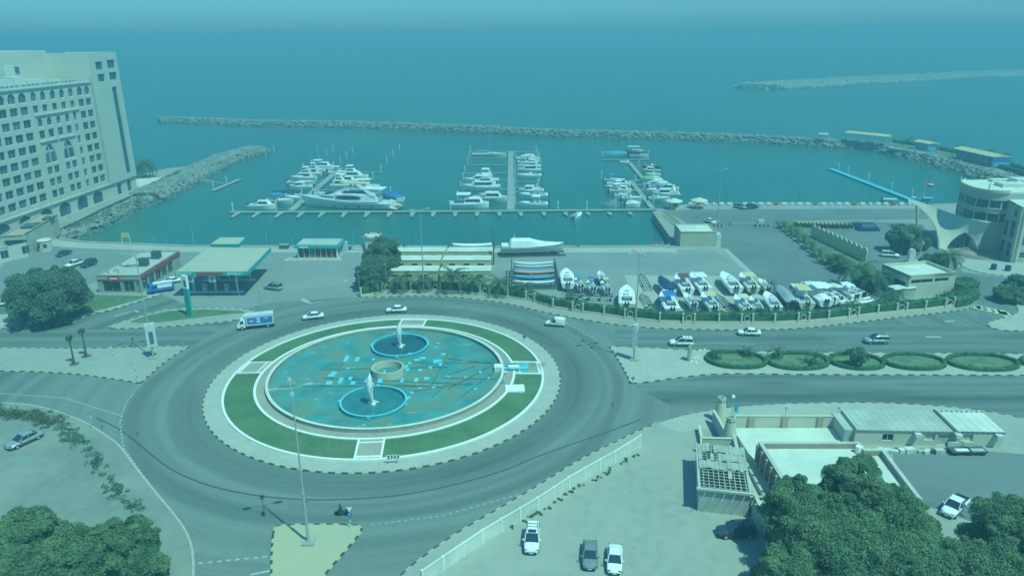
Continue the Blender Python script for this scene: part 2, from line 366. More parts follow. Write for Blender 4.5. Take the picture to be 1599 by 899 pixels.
# ---------------------------------------------------------------- roads
sheet('road', [(-160, 516), (0, 513.5), (57, 513), (250, 461), (420, 462), (556, 464), (600, 463), (676, 462), (747, 467), (802, 475), (860, 488), (915, 500), (1015, 512), (1187, 516), (1255, 513), (1400, 496), (1500, 485), (1540, 465), (1620, 500), (1780, 520), (1900, 700), (1500, 760), (1160, 640), (700, 930), (520, 1050), (260, 1100), (180, 760), (0, 660), (-200, 640)], .012, 'road')
sheet('road', [(960, 515), (1120, 517), (1240, 514), (1330, 506), (1520, 510), (1700, 512), (1760, 560), (1100, 546), (960, 541)], .02, 'road_straight')
sheet('road', [(990, 602), (1120, 586), (1262, 587), (1760, 590), (1760, 680), (1560, 650), (1431, 634), (1249, 632), (1120, 640), (1060, 640)], .02, 'road_straight')
sheet('road', [(-200, 515), (0, 514.5), (220, 515), (360, 503), (300, 541), (0, 543), (-200, 543)], .02, 'road_straight')
sheet('forecourt', [(252, 459), (270, 388), (560, 392), (575, 440), (556, 463), (420, 473), (380, 482), (300, 480)], .016, 'yard')
sheet('car_park', [(-60, 500), (30, 380), (95, 383), (240, 390), (150, 440), (60, 470), (0, 488)], .014, 'asphalt_pale')
sheet('boat_yard', [(575, 452), (640, 388), (780, 390), (1000, 391), (1112, 390), (1190, 440), (1225, 465), (1300, 500), (1180, 503), (980, 492), (860, 475), (760, 456), (600, 452)], .018, 'yard')
sheet('service_road', [(1122, 382), (1060, 340), (1030, 330), (1080, 327), (1440, 326), (1450, 342), (1215, 345), (1240, 380), (1330, 432), (1390, 440), (1400, 470), (1300, 495), (1190, 440)], .022, 'asphalt')
sheet('car_park', [(1345, 345), (1440, 350), (1480, 400), (1505, 425), (1510, 466), (1495, 470), (1400, 440), (1365, 420), (1262, 350)], .024, 'asphalt')
sheet('side_road', [(1505, 425), (1590, 436), (1570, 450), (1592, 480), (1590, 490), (1543, 505), (1530, 500), (1518, 470)], .026, 'asphalt')
sheet('yard_apron', [(975, 430), (1142, 431), (1190, 450), (1215, 470), (1240, 500), (1190, 503), (1000, 490)], .030, 'paving')
sheet('yard_line', [(1128, 389), (1135, 388), (1188, 437), (1182, 440)], .034, 'paving')
def stones(line, z0, h, parent, step=.95, wid=.3, mats=('kerb_black', 'kerb_yellow'), closed=False, gap=.04):
    if closed: line = line+[line[0]]
    key = (mats, h, wid, step)
    if key not in KM:
        KM[key] = [mesh('kerb_stone', MB().add(*bevbox(step-gap, wid, h)), M[m]) for m in mats]
    pts = resample(line, step)
    for i, (a, b) in enumerate(zip(pts, pts[1:])):
        c = (a+b)/2; d = b-a
        o = link('kerb_stone', KM[key][i % 2], parent, (c.x, c.y, z0), math.atan2(d.y, d.x)); o.scale = (d.length/step, 1, 1)
def bevbox(l, w_, h, b=.04):
    x, y = l/2, w_/2
    vs = [(-x, -y, 0), (x, -y, 0), (x, y, 0), (-x, y, 0), (-x, -y, h-b), (x, -y, h-b), (x, y, h-b), (-x, y, h-b), (-x+b, -y+b, h), (x-b, -y+b, h), (x-b, y-b, h), (-x+b, y-b, h)]
    return vs, [(0, 1, 5, 4), (1, 2, 6, 5), (2, 3, 7, 6), (3, 0, 4, 7), (4, 5, 9, 8), (5, 6, 10, 9), (6, 7, 11, 10), (7, 4, 8, 11), (8, 9, 10, 11)]
KM = {}
def slab(name, pts, m, z=.14, world=False, zb=0):
    mb = MB(); mb.prism(pts if world else GL(pts, z), zb, z); return struct(name, mb, M[m])
# north pavement with kerb
nk = smoothline(GL([(552, 455), (565, 465), (600, 464), (637, 462), (676, 462.6), (710, 464), (747, 468), (767, 470), (802, 476), (835, 484), (860, 490), (915, 500), (965, 507.5), (1015, 512.5), (1100, 515), (1187, 515.5), (1255, 513), (1325, 505), (1400, 496), (1452, 490.5), (1500, 484.5), (1517, 481), (1524, 472)]), 1)
back = GL([(1508, 455), (1500, 472), (1440, 479), (1400, 485), (1332, 492), (1254, 500), (1166, 502), (1075, 500), (984, 494), (902, 484), (828, 466), (757, 458), (680, 452), (605, 453), (562, 449)])
pv = slab('pavement', nk+back, 'paving_pink', world=True); stones(nk, 0, .16, pv)
# gas station front island
isl = smoothline(GL([(158, 513.3), (222, 513), (300, 507.5), (366, 501), (392, 494), (398, 487), (380, 482), (268, 481.5), (235, 490), (200, 500)]), 1, True)
si = slab('traffic_island', isl, 'sand', world=True); stones(isl, 0, .16, si, closed=True)
sheet('lawn', [(203, 503), (228, 494), (262, 486.5), (318, 484), (376, 486), (384, 489), (345, 492), (300, 498), (250, 504), (215, 505)], .18, 'grass')
# verge left of the station slip road
vg = smoothline(GL([(-90, 519), (0, 513), (57, 512.5), (90, 507), (125, 496), (150, 489), (175, 484), (220, 470), (254, 459)]), 1)
vs_ = slab('verge', vg+GL([(232, 462), (150, 462), (140, 478), (40, 489), (0, 491), (-90, 493)]), 'paving', world=True); stones(vg, 0, .16, vs_, mats=('kerb_black', 'kerb_sand'))
sheet('lawn', [(147, 461), (233, 463), (215, 469), (172, 481), (130, 491), (95, 500), (60, 492), (100, 480)], .16, 'grass')
sheet('lawn', [(-60, 483), (90, 478), (100, 489), (-60, 493)], .17, 'grass')
# left median
lm = GL([(-120, 543), (0, 543.5), (140, 545), (275, 541), (296, 541.5)])
lk1 = smoothline(GL([(296, 541.5), (275, 553), (250, 571), (235, 585), (219, 598.5)]), 1); lk2 = smoothline(GL([(219, 598.5), (180, 592), (120, 584), (60, 580.5), (0, 579.5), (-120, 581)]), 1)
lmo = slab('median', lm+lk1[1:]+lk2[1:], 'sand', world=True); stones(lk1, 0, .16, lmo); stones(lk2, 0, .16, lmo); stones(lm, 0, .16, lmo)
# right median with clipped hedge beds
r1 = smoothline(GL([(1760, 556), (1599, 553), (1300, 551), (1100, 548.5), (1000, 543), (952, 541.5)]), 1)
r2 = smoothline(GL([(952, 541.5), (962, 556), (975, 577), (985, 599)]), 1); r3 = smoothline(GL([(985, 599), (1010, 597), (1060, 589.6), (1120, 583.5), (1180, 584), (1262, 585), (1599, 586), (1760, 588)]), 1)
rmo = slab('median', r1+r2[1:]+r3[1:], 'paving', world=True); stones(r1, 0, .16, rmo, step=1.1); stones(r2, 0, .16, rmo); stones(r3, 0, .16, rmo, step=1.1)
# lamp island in the foreground
ci = smoothline(GL([(426, 840), (429, 822), (440, 819.5), (556, 819), (566, 824), (563, 833), (520, 882), (505, 900), (480, 940), (424, 940), (424, 870)]), 1, True)
cio = slab('traffic_island', ci, 'sand_warm', z=.15, world=True); stones(ci, 0, .17, cio, step=.8, closed=True)
# bottom left lot
bl = smoothline(GL([(-120, 634), (0, 629), (40, 631), (83, 640), (138, 661), (161, 677), (187, 695), (213, 732), (239, 764), (265, 795), (288, 824), (300, 853), (303, 891), (298, 960), (280, 1040)]), 1)
blo = slab('sand_lot', bl+[(-42, 38), (-160, 30), (-160, 110)], 'sand_dull', z=.13, world=True); stones(bl, 0, .15, blo, mats=('kerb_sand', 'roof_grey'))
# bottom right lot
br = smoothline(GL([(560, 970), (622, 899), (697, 842), (760, 805), (846, 755), (904, 718), (967, 687.5), (1005, 669), (1048, 653), (1106, 641), (1161, 634), (1249, 630), (1363, 629), (1431, 632), (1498, 637), (1549, 644), (1599, 654), (1720, 690)]), 1)
bro = slab('sand_lot', br+[(130, 30), (-15, 25)], 'sand', z=.13, world=True); stones(br, 0, .15, bro, mats=('kerb_black', 'kerb_sand'))
sheet('road_shoulder', [(1020, 661), (1048, 653), (1106, 641), (1161, 634), (1249, 630.5), (1363, 630), (1431, 633), (1500, 639), (1560, 655), (1300, 655), (1150, 655), (1130, 668), (1060, 676)], .15, 'paving')
sheet('car_park', [(1392, 703), (1480, 700), (1620, 712), (1700, 800), (1560, 830), (1446, 790), (1400, 740)], .155, 'asphalt')
# right edge corner pavement
rc = smoothline(GL([(1586, 476), (1592, 486), (1580, 494), (1556, 500), (1540, 505), (1545, 511), (1560, 516), (1599, 517), (1700, 521)]), 1)
rco = slab('pavement', rc+GL([(1700, 480)]), 'paving', world=True); stones(rc, 0, .16, rco)
# forecourt lane lines, parking bays, crossing, arrows: 3 mm films of paint
paint = MB(); paint_y = MB()
def dash(a, b, n, wd=.15, z=.032, duty=.5, mbx=None):
    a, b = Vector(G(*a)), Vector(G(*b)); d = (b-a); q = Vector((-d.y, d.x)).normalized()*wd/2
    for i in range(n):
        p = a+d*(i/n); r = a+d*((i+duty)/n)
        (mbx or paint).add([(*(p-q), z), (*(r-q), z), (*(r+q), z), (*(p+q), z)], [(0, 1, 2, 3)])
dash((580, 819), (690, 805), 11); dash((690, 805), (815, 770), 12); dash((310, 879), (424, 868), 8, .28); dash((390, 897), (426, 890), 1, .3, duty=1)
dash((219, 600), (197, 628), 6, .2); dash((197, 628), (187, 660), 6, .2); dash((187, 660), (193, 700), 7, .2)
dash((193, 700), (235, 757), 12, .2); dash((0, 614), (100, 621), 1, .15, duty=1); dash((100, 621), (190, 649), 1, .15, duty=1)
dash((884, 503), (950, 541), 10, .2); dash((1100, 536), (1180, 537), 1, .15, duty=1); dash((960, 530), (1100, 537), 1, .15, duty=1)
dash((1445, 526), (1470, 526), 1, .6, duty=1); dash((1475, 502), (1490, 501), 1, .6, duty=1); dash((10, 545), (16, 552), 1, .2, duty=1)
dash((178, 494), (205, 486.5), 1, .5, duty=1); dash((210, 485), (217, 487.5), 1, .5, duty=1)
for a, b, c in (((471, 465), (486, 472), (486, 469)),): pass
paint.add([(*G(470.5, 465.5), .03), (*G(478, 467), .03), (*G(486.5, 473.5), .03), (*G(483, 474), .03), (*G(471, 470), .03)], [(0, 1, 2, 3, 4)])
dash((485, 474), (505, 470), 1, .25, z=.029, duty=1); paint.add([(*G(543, 434.5), .03), (*G(541, 440), .03), (*G(539, 440.5), .03), (*G(536, 443), .03), (*G(537, 441), .03), (*G(538.5, 438), .03)], [(0, 1, 2, 3, 4, 5)])
for i in range(26): dash((1128+i*13.2, 320.5), (1128.5+i*13.2+(i*.12), 325.5), 1, .2, .036, 1)
for i in range(7): dash((1050+i*14, 391), (1056+i*14, 396), 1, .15, .036, 1)
for i in range(6): dash((1260+i*9, 397+i*5.6), (1295+i*9, 397.5+i*5.6), 1, .15, .036, 1)
for i in range(5): dash((1335+i*5, 376+i*5), (1372+i*6, 376.5+i*5), 1, .15, .036, 1)
for i in range(12): dash((128+i*10, 392+i*.3), (112+i*8, 402+i*1.2), 1, .15, .032, 1)
for i in range(7): dash((0+i*9, 462-i*6), (28+i*10, 448-i*6), 1, .15, .032, 1)
dash((1141, 348.5), (1178, 348.5), 1, .4, .036, 1); dash((1345, 355), (1345, 355.3), 1, .2, .036, 1)
o = obj('lane_marking', paint, M['paint_worn']); o['kind'] = 'stuff'
for i, (a, b) in enumerate((((1523, 476), (1527, 482)), ((1527, 477.5), (1536, 484)), ((1540, 480), (1548, 487)), ((1553, 482.5), (1560, 490)), ((1563, 484), (1568, 491.5)), ((1568, 486.5), (1575, 495)))):
    dash(a, b, 1, 1.6, .034, 1, paint_y)
o = obj('zebra_crossing', paint_y, mat('crossing_paint', (.52, .50, .34), .9, .15, 1)); o['kind'] = 'stuff'
seam = smoothline(GL([(150, 652), (187, 669), (219, 695), (254, 724), (282, 741), (331, 760), (400, 774), (481, 781), (582, 778), (668, 767), (780, 738), (846, 709), (933, 680), (1000, 655)]), 2)
strip('tar_seam', seam, .28, .02, .029, 'asphalt_dark')
for i in range(70):     # oil stains, patches and manhole covers lying on the carriageway
    a = random.uniform(0, 6.28); r = random.uniform(33, 50); x, y = RC[0]+r*math.cos(a), RC[1]+r*math.sin(a); k = 8; s = random.uniform(.06, .16); st = random.uniform(2, 7)
    ta = a+math.pi/2; mb = MB(); mb.sheet([(x+math.cos(ta)*s*st*math.cos(q*.785)-math.sin(ta)*s*math.sin(q*.785), y+math.sin(ta)*s*st*math.cos(q*.785)+math.cos(ta)*s*math.sin(q*.785)) for q in range(k)], .026+i*.00002)
    px_, py_ = PJ(x, y, .03)
    if i % 2 == 0: o = obj('oil_stain', mb, M['asphalt_dark']); o['kind'] = 'stuff'
# ---------------------------------------------------------------- roundabout island
cx, cy = RC
mb = MB(); mb.ring(cx, cy, 27.6, 30.9, 0, .18, 128); isle = struct('roundabout_pavement', mb, M['paving'])
circ = lambda r, n=128: [(cx+r*math.cos(2*math.pi*i/n), cy+r*math.sin(2*math.pi*i/n)) for i in range(n)]
stones(circ(31.0), 0, .17, isle, closed=True)
def cone_ring(name, r0, r1, z0, z1, m, parent=None, n=128):
    mb = MB(); vs = []
    for i in range(n):
        t = 2*math.pi*i/n; vs += [(cx+r0*math.cos(t), cy+r0*math.sin(t), z0), (cx+r1*math.cos(t), cy+r1*math.sin(t), z1)]
    mb.add(vs, [(2*i, 2*i+1, (2*i+3) % (2*n), (2*i+2) % (2*n)) for i in range(n)]); return struct(name, mb, M[m], parent)
cone_ring('lawn', 22.9, 27.75, .62, .26, 'grass')
mb = MB(); mb.ring(cx, cy, 27.72, 28.12, .1, .40, 128); struct('roundabout_kerb', mb, M['kerb_white'])
mb = MB(); mb.ring(cx, cy, 22.55, 22.98, .2, .78, 128); struct('roundabout_kerb', mb, M['kerb_white'])
mb = MB(); mb.ring(cx, cy, 20.8, 22.56, .3, .66, 128); struct('pool_surround', mb, M['paving_pink'])
# four paved crossings through the lawn
for k, (ang, hw) in enumerate(((-87, 1.9), (87, 2.6), (172.5, 2.3), (5.5, 2.5))):
    a = R(ang); mb = MB(); c, s = math.cos(a), math.sin(a)
    P_ = lambda r, t, z: (cx+r*c-t*s, cy+r*s+t*c, z)
    z_ = lambda r: .66-(r-22.9)*.36/4.85+.04
    mb.add([P_(22.9, -hw, z_(22.9)), P_(27.8, -hw, z_(27.8)), P_(27.8, hw, z_(27.8)), P_(22.9, hw, z_(22.9))], [(0, 1, 2, 3)])
    po = struct('path', mb, M['paving_pink'])
    for sgn in (-1, 1):
        e = MB(); w2 = .16; vs = [P_(r, sgn*hw+u*w2, z_(r)+dz) for r in (22.8, 27.9) for u in (-1, 1) for dz in (-.1, .09)]
        e.add(vs, [(0, 1, 3, 2), (4, 6, 7, 5), (0, 4, 5, 1), (2, 3, 7, 6), (1, 5, 7, 3)]); obj('path_edging', e, M['kerb_white'], po)
    for r0, r1 in ((23.6, 23.85), (27.1, 27.5)):
        e = MB(); vs = [P_(r, t, z_(r)+dz) for r in (r0, r1) for t in (-hw+.16, hw-.16) for dz in (0, .1)]
        e.add(vs, [(0, 1, 3, 2), (4, 6, 7, 5), (1, 5, 7, 3)]); obj('path_step', e, M['kerb_white'], po)
# pool
pl = thing('fountain_pool', 'large round shallow pool filling the middle of the roundabout', 'fountain pool', (cx, cy, 0))
mb = MB(); mb.ring(0, 0, 20.45, 20.95, .2, 1.28, 128); obj('pool_wall', mb, M['pool_wall'], pl)
mb = MB(); mb.ring(0, 0, 20.5, 21.0, 1.28, 1.36, 128); obj('wall_coping', mb, M['roof_white'], pl)
mb = MB(); mb.sheet([(20.5*math.cos(2*math.pi*i/96), 20.5*math.sin(2*math.pi*i/96)) for i in range(96)], .72); obj('pool_floor', mb, M['pool_floor'], pl)
def lin(mbx, a, b, z, r, n=5): mbx.tube((*a, z), (*b, z), r, None, n)
loc = lambda px, py, z=.75: (G(px, py, z)[0]-cx, G(px, py, z)[1]-cy)
pipes = [((440, 603), (675, 603)), ((505, 590), (740, 600)), ((500, 577), (700, 573)), ((640, 566), (780, 566)), ((700, 552), (675, 600)), ((540, 560), (512, 602)), ((690, 590), (775, 592)), ((700, 607), (770, 570)), ((720, 620), (778, 575)), ((560, 598), (690, 604)), ((700, 560), (780, 569)), ((712, 600), (640, 612)), ((700, 596), (675, 620)), ((740, 572), (700, 585))]
for a, b in pipes:
    mb = MB(); lin(mb, loc(*a), loc(*b), .78, .045); obj('pipe', mb, M['metal_dark'], pl)
plates = [(541, 561, 6, 9), (558, 562, 6, 6), (583, 562, 4, 3), (636, 578, 6, 4), (656, 579, 6, 3), (651, 563, 8, 3), (660, 560, 9, 3), (683, 565, 12, 5), (692, 554, 7, 3), (672, 575, 5, 3), (666, 592, 8, 4), (650, 594, 6, 6), (628, 595, 4, 7), (594, 594, 7, 9), (572, 595, 4, 6), (547, 592, 5, 5), (551, 599, 7, 5), (532, 595, 6, 9), (514, 599, 10, 5), (522, 583, 9, 3), (518, 587, 10, 4), (600, 583, 3, 8), (688, 569, 5, 6), (634, 574, 5, 6), (684, 537, 4, 1.5), (681, 543, 5, 1.5), (677, 606, 6, 2), (656, 607, 5, 2), (643, 614, 5, 2.5), (637, 622, 7, 3), (633, 632, 6, 2.5), (727, 590, 4, 2), (763, 591, 4, 2), (700, 589, 4, 2), (750, 582, 4, 3), (742, 608, 4, 3), (568, 665, 4, 2.5), (640, 553, 6, 1.5), (575, 541, 0, 0), (668, 533, 4, 1.5), (543, 576, 5, 2), (640, 568, 5, 3)]
for x, y, a, b in plates:
    if not a: continue
    p, q = Vector(loc(x, y)), Vector(loc(x+a, y)); r = Vector(loc(x, y+b)); wx = (q-p).length; wy = (r-p).length
    mb = MB(); mb.box(p.x, p.y, .74, wx, wy, .22, random.uniform(-.06, .06)); obj('blue_panel', mb, M['pool_cyan'], pl)
for i in range(60):
    t = random.uniform(0, 6.283); r = 19.3*math.sqrt(random.uniform(.12, 1)); x, y = r*math.cos(t), r*math.sin(t)
    if min(math.hypot(x, y-11.8), math.hypot(x, y+11.6)) < 6.3 or math.hypot(x, y) < 3.5 or x > 14: continue
    mb = MB(); n = 7; a0, b0 = random.uniform(.3, 1.1), random.uniform(.12, .35)
    mb.prism([(x+a0*math.cos(k*6.283/n)*random.uniform(.7, 1.2), y+b0*math.sin(k*6.283/n)*random.uniform(.7, 1.2)) for k in range(n)], .722, .74)
    obj('silt_patch', mb, SILT if 'SILT' in globals() else globals().setdefault('SILT', mat('silt', (.22, .33, .24), .9, .15, 1)), pl)
def basin(px, label, wallm, inner, r, h, y):
    t = thing('fountain_basin', label, 'fountain basin', (px, y, .72))
    mb = MB(); mb.ring(0, 0, r-.22, r, 0, h, 64); obj('basin_wall', mb, M[wallm], t)
    if inner:
        mb = MB(); mb.ring(0, 0, r-.26, r+.04, h, h+.08, 64); obj('rim', mb, M['pool_cyan' if wallm == 'pool_blue' else 'cream'], t)
        for k in range(4):
            a = k*math.pi/2+.03; mb = MB(); mb.box((r+.08)*math.cos(a), (r+.08)*math.sin(a), .1, .4, .6, h+.08, a); obj('bracket', mb, M['pool_cyan'], t)
    mb = MB(); mb.sheet([((r-.2)*math.cos(2*math.pi*i/48), (r-.2)*math.sin(2*math.pi*i/48)) for i in range(48)], .06); obj('basin_floor', mb, M['basin_dark'] if inner and y > 120 else M['basin_teal'] if inner else M['pool_floor'], t)
    return t
basin(-21.9, 'blue rimmed circular basin with dark water round the farther dolphin', 'pool_blue', 1, 5.45, .55, 132.5)
basin(-23.0, 'blue rimmed circular basin with shallow water round the nearer dolphin', 'pool_blue', 1, 5.45, .55, 109.2)
basin(-22.4, 'beige round drum wall in the middle of the pool between two blue basins', 'cream', 0, 2.85, 1.35, 120.6)
def dolphin(x, y, h, label, lean):
    t = thing('dolphin_sculpture', label, 'sculpture', (x, y, .75))
    prof = [(0, .10), (.05, .22), (.10, .26), (.2, .42), (.35, .62), (.5, .74), (.62, .78), (.74, .72), (.83, .55), (.9, .38), (.94, .2), (1.0, .09)]
    rings = []
    for f, r in prof:
        ox = math.sin(f*math.pi)*-.35+lean*f; rings.append([(ox+r*.72*math.cos(a*math.pi/5), r*.95*math.sin(a*math.pi/5), f*h) for a in range(10)])
    mb = MB(); mb.loft(rings); obj('body', mb, M['white'], t, smooth=True)
    mb = MB(); mb.add([(-.9, -.1, .25), (.9, -.1, .3), (.25, 0, .75), (-.25, 0, .75), (-.9, .15, .25), (.9, .15, .3), (0, 0, .1)], [(0, 1, 2, 3), (5, 4, 3, 2), (0, 4, 6), (1, 6, 5), (0, 6, 1), (4, 5, 6), (0, 3, 4), (1, 5, 2)]); obj('tail_fluke', mb, M['white'], t)
    mb = MB(); zf = h*.55; mb.add([(-.75, 0, zf+.7), (-1.35, 0, zf-.1), (-.8, .08, zf-.2), (-.8, -.08, zf-.2)], [(0, 1, 2), (0, 3, 1), (1, 3, 2), (0, 2, 3)]); obj('dorsal_fin', mb, M['white'], t)
    for s in (-1, 1):
        mb = MB(); zf = h*.66; mb.add([(.1, s*.5, zf), (.3, s*1.1, zf-.75), (.15, s*.5, zf-.45), (-.1, s*.5, zf-.2)], [(0, 1, 2), (0, 3, 1), (1, 3, 2), (0, 2, 3)]); obj('flipper', mb, M['white'], t)
    mb = MB(); mb.cyl(0, 0, -.1, .25, .55, .35, 12); obj('plinth', mb, M['white'], t)
dolphin(*G(626, 541, .8), 5.2, 'white leaping dolphin sculpture standing on its tail in the farther basin', .1)
dolphin(*G(583, 630, .8), 5.6, 'white leaping dolphin sculpture standing on its tail in the nearer basin', -.2)
# pump deck at the east side of the pool
dk = thing('pump_deck', 'pale cyan service deck at the east rim of the pool', 'deck', (*G(803, 575, 1.0), 0))
mb = MB(); mb.box(0, .6, .55, 5.2, 2.4, .75); obj('deck', mb, M['pool_cyan'], dk)
mb = MB(); mb.box(-.1, -.3, 1.3, 2.0, .9, .35); obj('hatch', mb, M['white'], dk)
mb = MB(); mb.box(-2.8, 0, .7, 1.6, 1.6, .9); obj('cabinet', mb, M['white'], dk)
for s in (-1, 1):
    mb = MB(); mb.tube((-3, s*.5+.6, 1.5), (5.6, s*.35+1.1, 1.2), .07); obj('pipe', mb, M['metal_dark'], dk)
mb = MB(); mb.box(0, 0, .45, 3.3, 2.6, .35); mb2 = mb; t = obj('hatch_slab', mb, M['kerb_white'], None, (*G(804, 606, .7), 0), .05); tag(t, 'white square slab lying on the lawn by the east rim of the pool', 'slab')
mb = MB(); mb.box(0, 0, .7, 1.2, .35, .22); t = obj('pump_box', mb, M['kerb_white'], None, (*G(787, 583, .8), .25), .1); tag(t, 'small white box on the pool surround beside the pump deck', 'box')
mb = MB(); mb.cyl(0, 0, .66, 1.1, .5, .4, 8); t = obj('bucket', mb, M['pool_blue'], None, (*G(784, 597, .7), 0)); tag(t, 'small blue tub on the paved ring east of the pool', 'tub')
# ================================================================ BREAKWATERS
def berm(name, line, wb, wt, h, mname, zb=WZ-1.5):
    rings = []
    n = len(line)
    for i, p in enumerate(line):
        a = line[max(0, i-1)]; b = line[min(n-1, i+1)]; v = Vector((b[0]-a[0], b[1]-a[1])).normalized(); q = Vector((-v.y, v.x))
        f = .35 if i in (0,) else 1
        P2 = Vector(p[:2]); W_, T_ = wb*f/2, wt*f/2
        rings.append([(*(P2-q*W_), zb), (*(P2-q*T_), WZ+h*(.5 if f < 1 else 1)), (*(P2+q*T_), WZ+h*(.5 if f < 1 else 1)), (*(P2+q*W_), zb)])
    mb = MB(); mb.loft(rings, closed=False); return struct(name, mb, M[mname])
ICO = None
def rocks(name, samples, mats, parent=None):
    # samples: list of (x,y,z,size); every boulder is its own irregular 12-sided lump
    base = np.array([(0, 0, 1), (.9, 0, .3), (.28, .85, .3), (-.72, .53, .3), (-.72, -.53, .3), (.28, -.85, .3), (.72, .53, -.5), (-.28, .85, -.5), (-.9, 0, -.5), (-.28, -.85, -.5), (.72, -.53, -.5)])
    fs = [(0, 1, 2), (0, 2, 3), (0, 3, 4), (0, 4, 5), (0, 5, 1), (1, 6, 2), (2, 6, 7), (2, 7, 3), (3, 7, 8), (3, 8, 4), (4, 8, 9), (4, 9, 5), (5, 9, 10), (5, 10, 1), (1, 10, 6)]
    mb = MB()
    for x, y, z, s in samples:
        v = base*RNG.uniform(.65, 1.25, (11, 3)); a = RNG.uniform(0, 6.28); c, n = math.cos(a), math.sin(a)
        X = (v[:, 0]*c-v[:, 1]*n)*s*RNG.uniform(.8, 1.4)+x; Y = (v[:, 0]*n+v[:, 1]*c)*s+y; Z = v[:, 2]*s*RNG.uniform(.6, 1)+z
        mb.add(list(zip(X.tolist(), Y.tolist(), Z.tolist())), fs, 1 if z < WZ+.7 else 0)
    o = obj(name, mb, mats, parent); o['kind'] = 'stuff'; return o
def berm_rocks(line, wb, wt, h, n, smin, smax, side=(-1, 1)):
    P_ = [Vector(p[:2]) for p in line]; d = [0]
    for a, b in zip(P_, P_[1:]): d.append(d[-1]+(b-a).length)
    out = []
    for _ in range(n):
        t = random.uniform(0, d[-1]); k = min(max(j for j in range(len(d)) if d[j] <= t), len(P_)-2); f = (t-d[k])/(d[k+1]-d[k])
        p = P_[k].lerp(P_[k+1], f); v = (P_[k+1]-P_[k]).normalized(); q = Vector((-v.y, v.x)); u = random.uniform(*side)*wb/2
        au = abs(u); z = WZ+h if au < wt/2 else WZ+h-(au-wt/2)/(wb/2-wt/2)*(h+1.2)
        p = p+q*u; out.append((p.x, p.y, z, random.uniform(smin, smax)))
    return out
rm = [M['rock'], M['rock_wet']]
# main breakwater: centre line between the two waterlines read from the photograph
main = [G(*p, WZ) for p in ((249, 191.5), (270, 190), (400, 196), (540, 197.5), (740, 205), (880, 212), (1080, 217), (1200, 222), (1290, 227.5), (1350, 231), (1400, 237), (1445, 248), (1500, 262), (1545, 276), (1610, 300))]
berm('breakwater', main, 17, 4.5, 2.9, 'berm'); rocks('breakwater_rocks', berm_rocks(main, 18, 5, 3.2, 7500, .5, 1.45), rm)
rb_ = [G(*p, WZ) for p in ((1380, 236), (1440, 250), (1500, 265.5), (1560, 284), (1630, 306))]
rocks('breakwater_rocks', berm_rocks(rb_, 16, 5, 3.3, 1700, .5, 1.4), rm); berm('breakwater', rb_, 14, 4, 2.6, 'berm')
jet = [G(*p, WZ) for p in ((404, 237), (392, 239.5), (350, 252), (300, 275), (262, 295), (225, 313), (180, 335), (135, 358), (85, 380))]
berm('rock_jetty', jet[:6], 18, 8, 2.9, 'berm'); rocks('jetty_rocks', berm_rocks(jet[:6], 21, 9, 3.0, 4200, .4, 1.15), rm)
berm('shore_revetment', jet[4:], 13, 2, 1.6, 'berm'); rocks('revetment_rocks', berm_rocks(jet[4:], 17, 4, 1.7, 1300, .45, 1.2), rm)
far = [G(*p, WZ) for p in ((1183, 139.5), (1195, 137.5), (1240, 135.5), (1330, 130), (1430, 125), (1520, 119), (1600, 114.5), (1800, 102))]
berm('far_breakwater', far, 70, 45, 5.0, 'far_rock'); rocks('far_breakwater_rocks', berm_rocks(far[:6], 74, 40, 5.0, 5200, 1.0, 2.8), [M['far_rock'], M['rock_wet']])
mb = MB(); mb.sheet([(p[0], p[1]+q) for p, q in [(far[i], -12) for i in range(3, 8)]+[(far[i], 14) for i in range(7, 2, -1)]], WZ+5.3); struct('breakwater_track', mb, M['sand'])
crn = [G(*p) for p in ((1060, 384), (1049, 372), (1036, 352), (1022, 335))]
rocks('quay_corner_rocks', [(G(random.uniform(1025, 1057), 383)[0]+random.uniform(-2, 1), random.uniform(206, 212), random.uniform(-2.6, -.6), random.uniform(.4, 1)) for _ in range(90)], rm)
strip('breakwater_path', [G(*p, 1.6) for p in ((1388, 229), (1430, 235), (1480, 245), (1530, 257), (1575, 270), (1640, 291))], 3, .2, 1.3, 'paving')
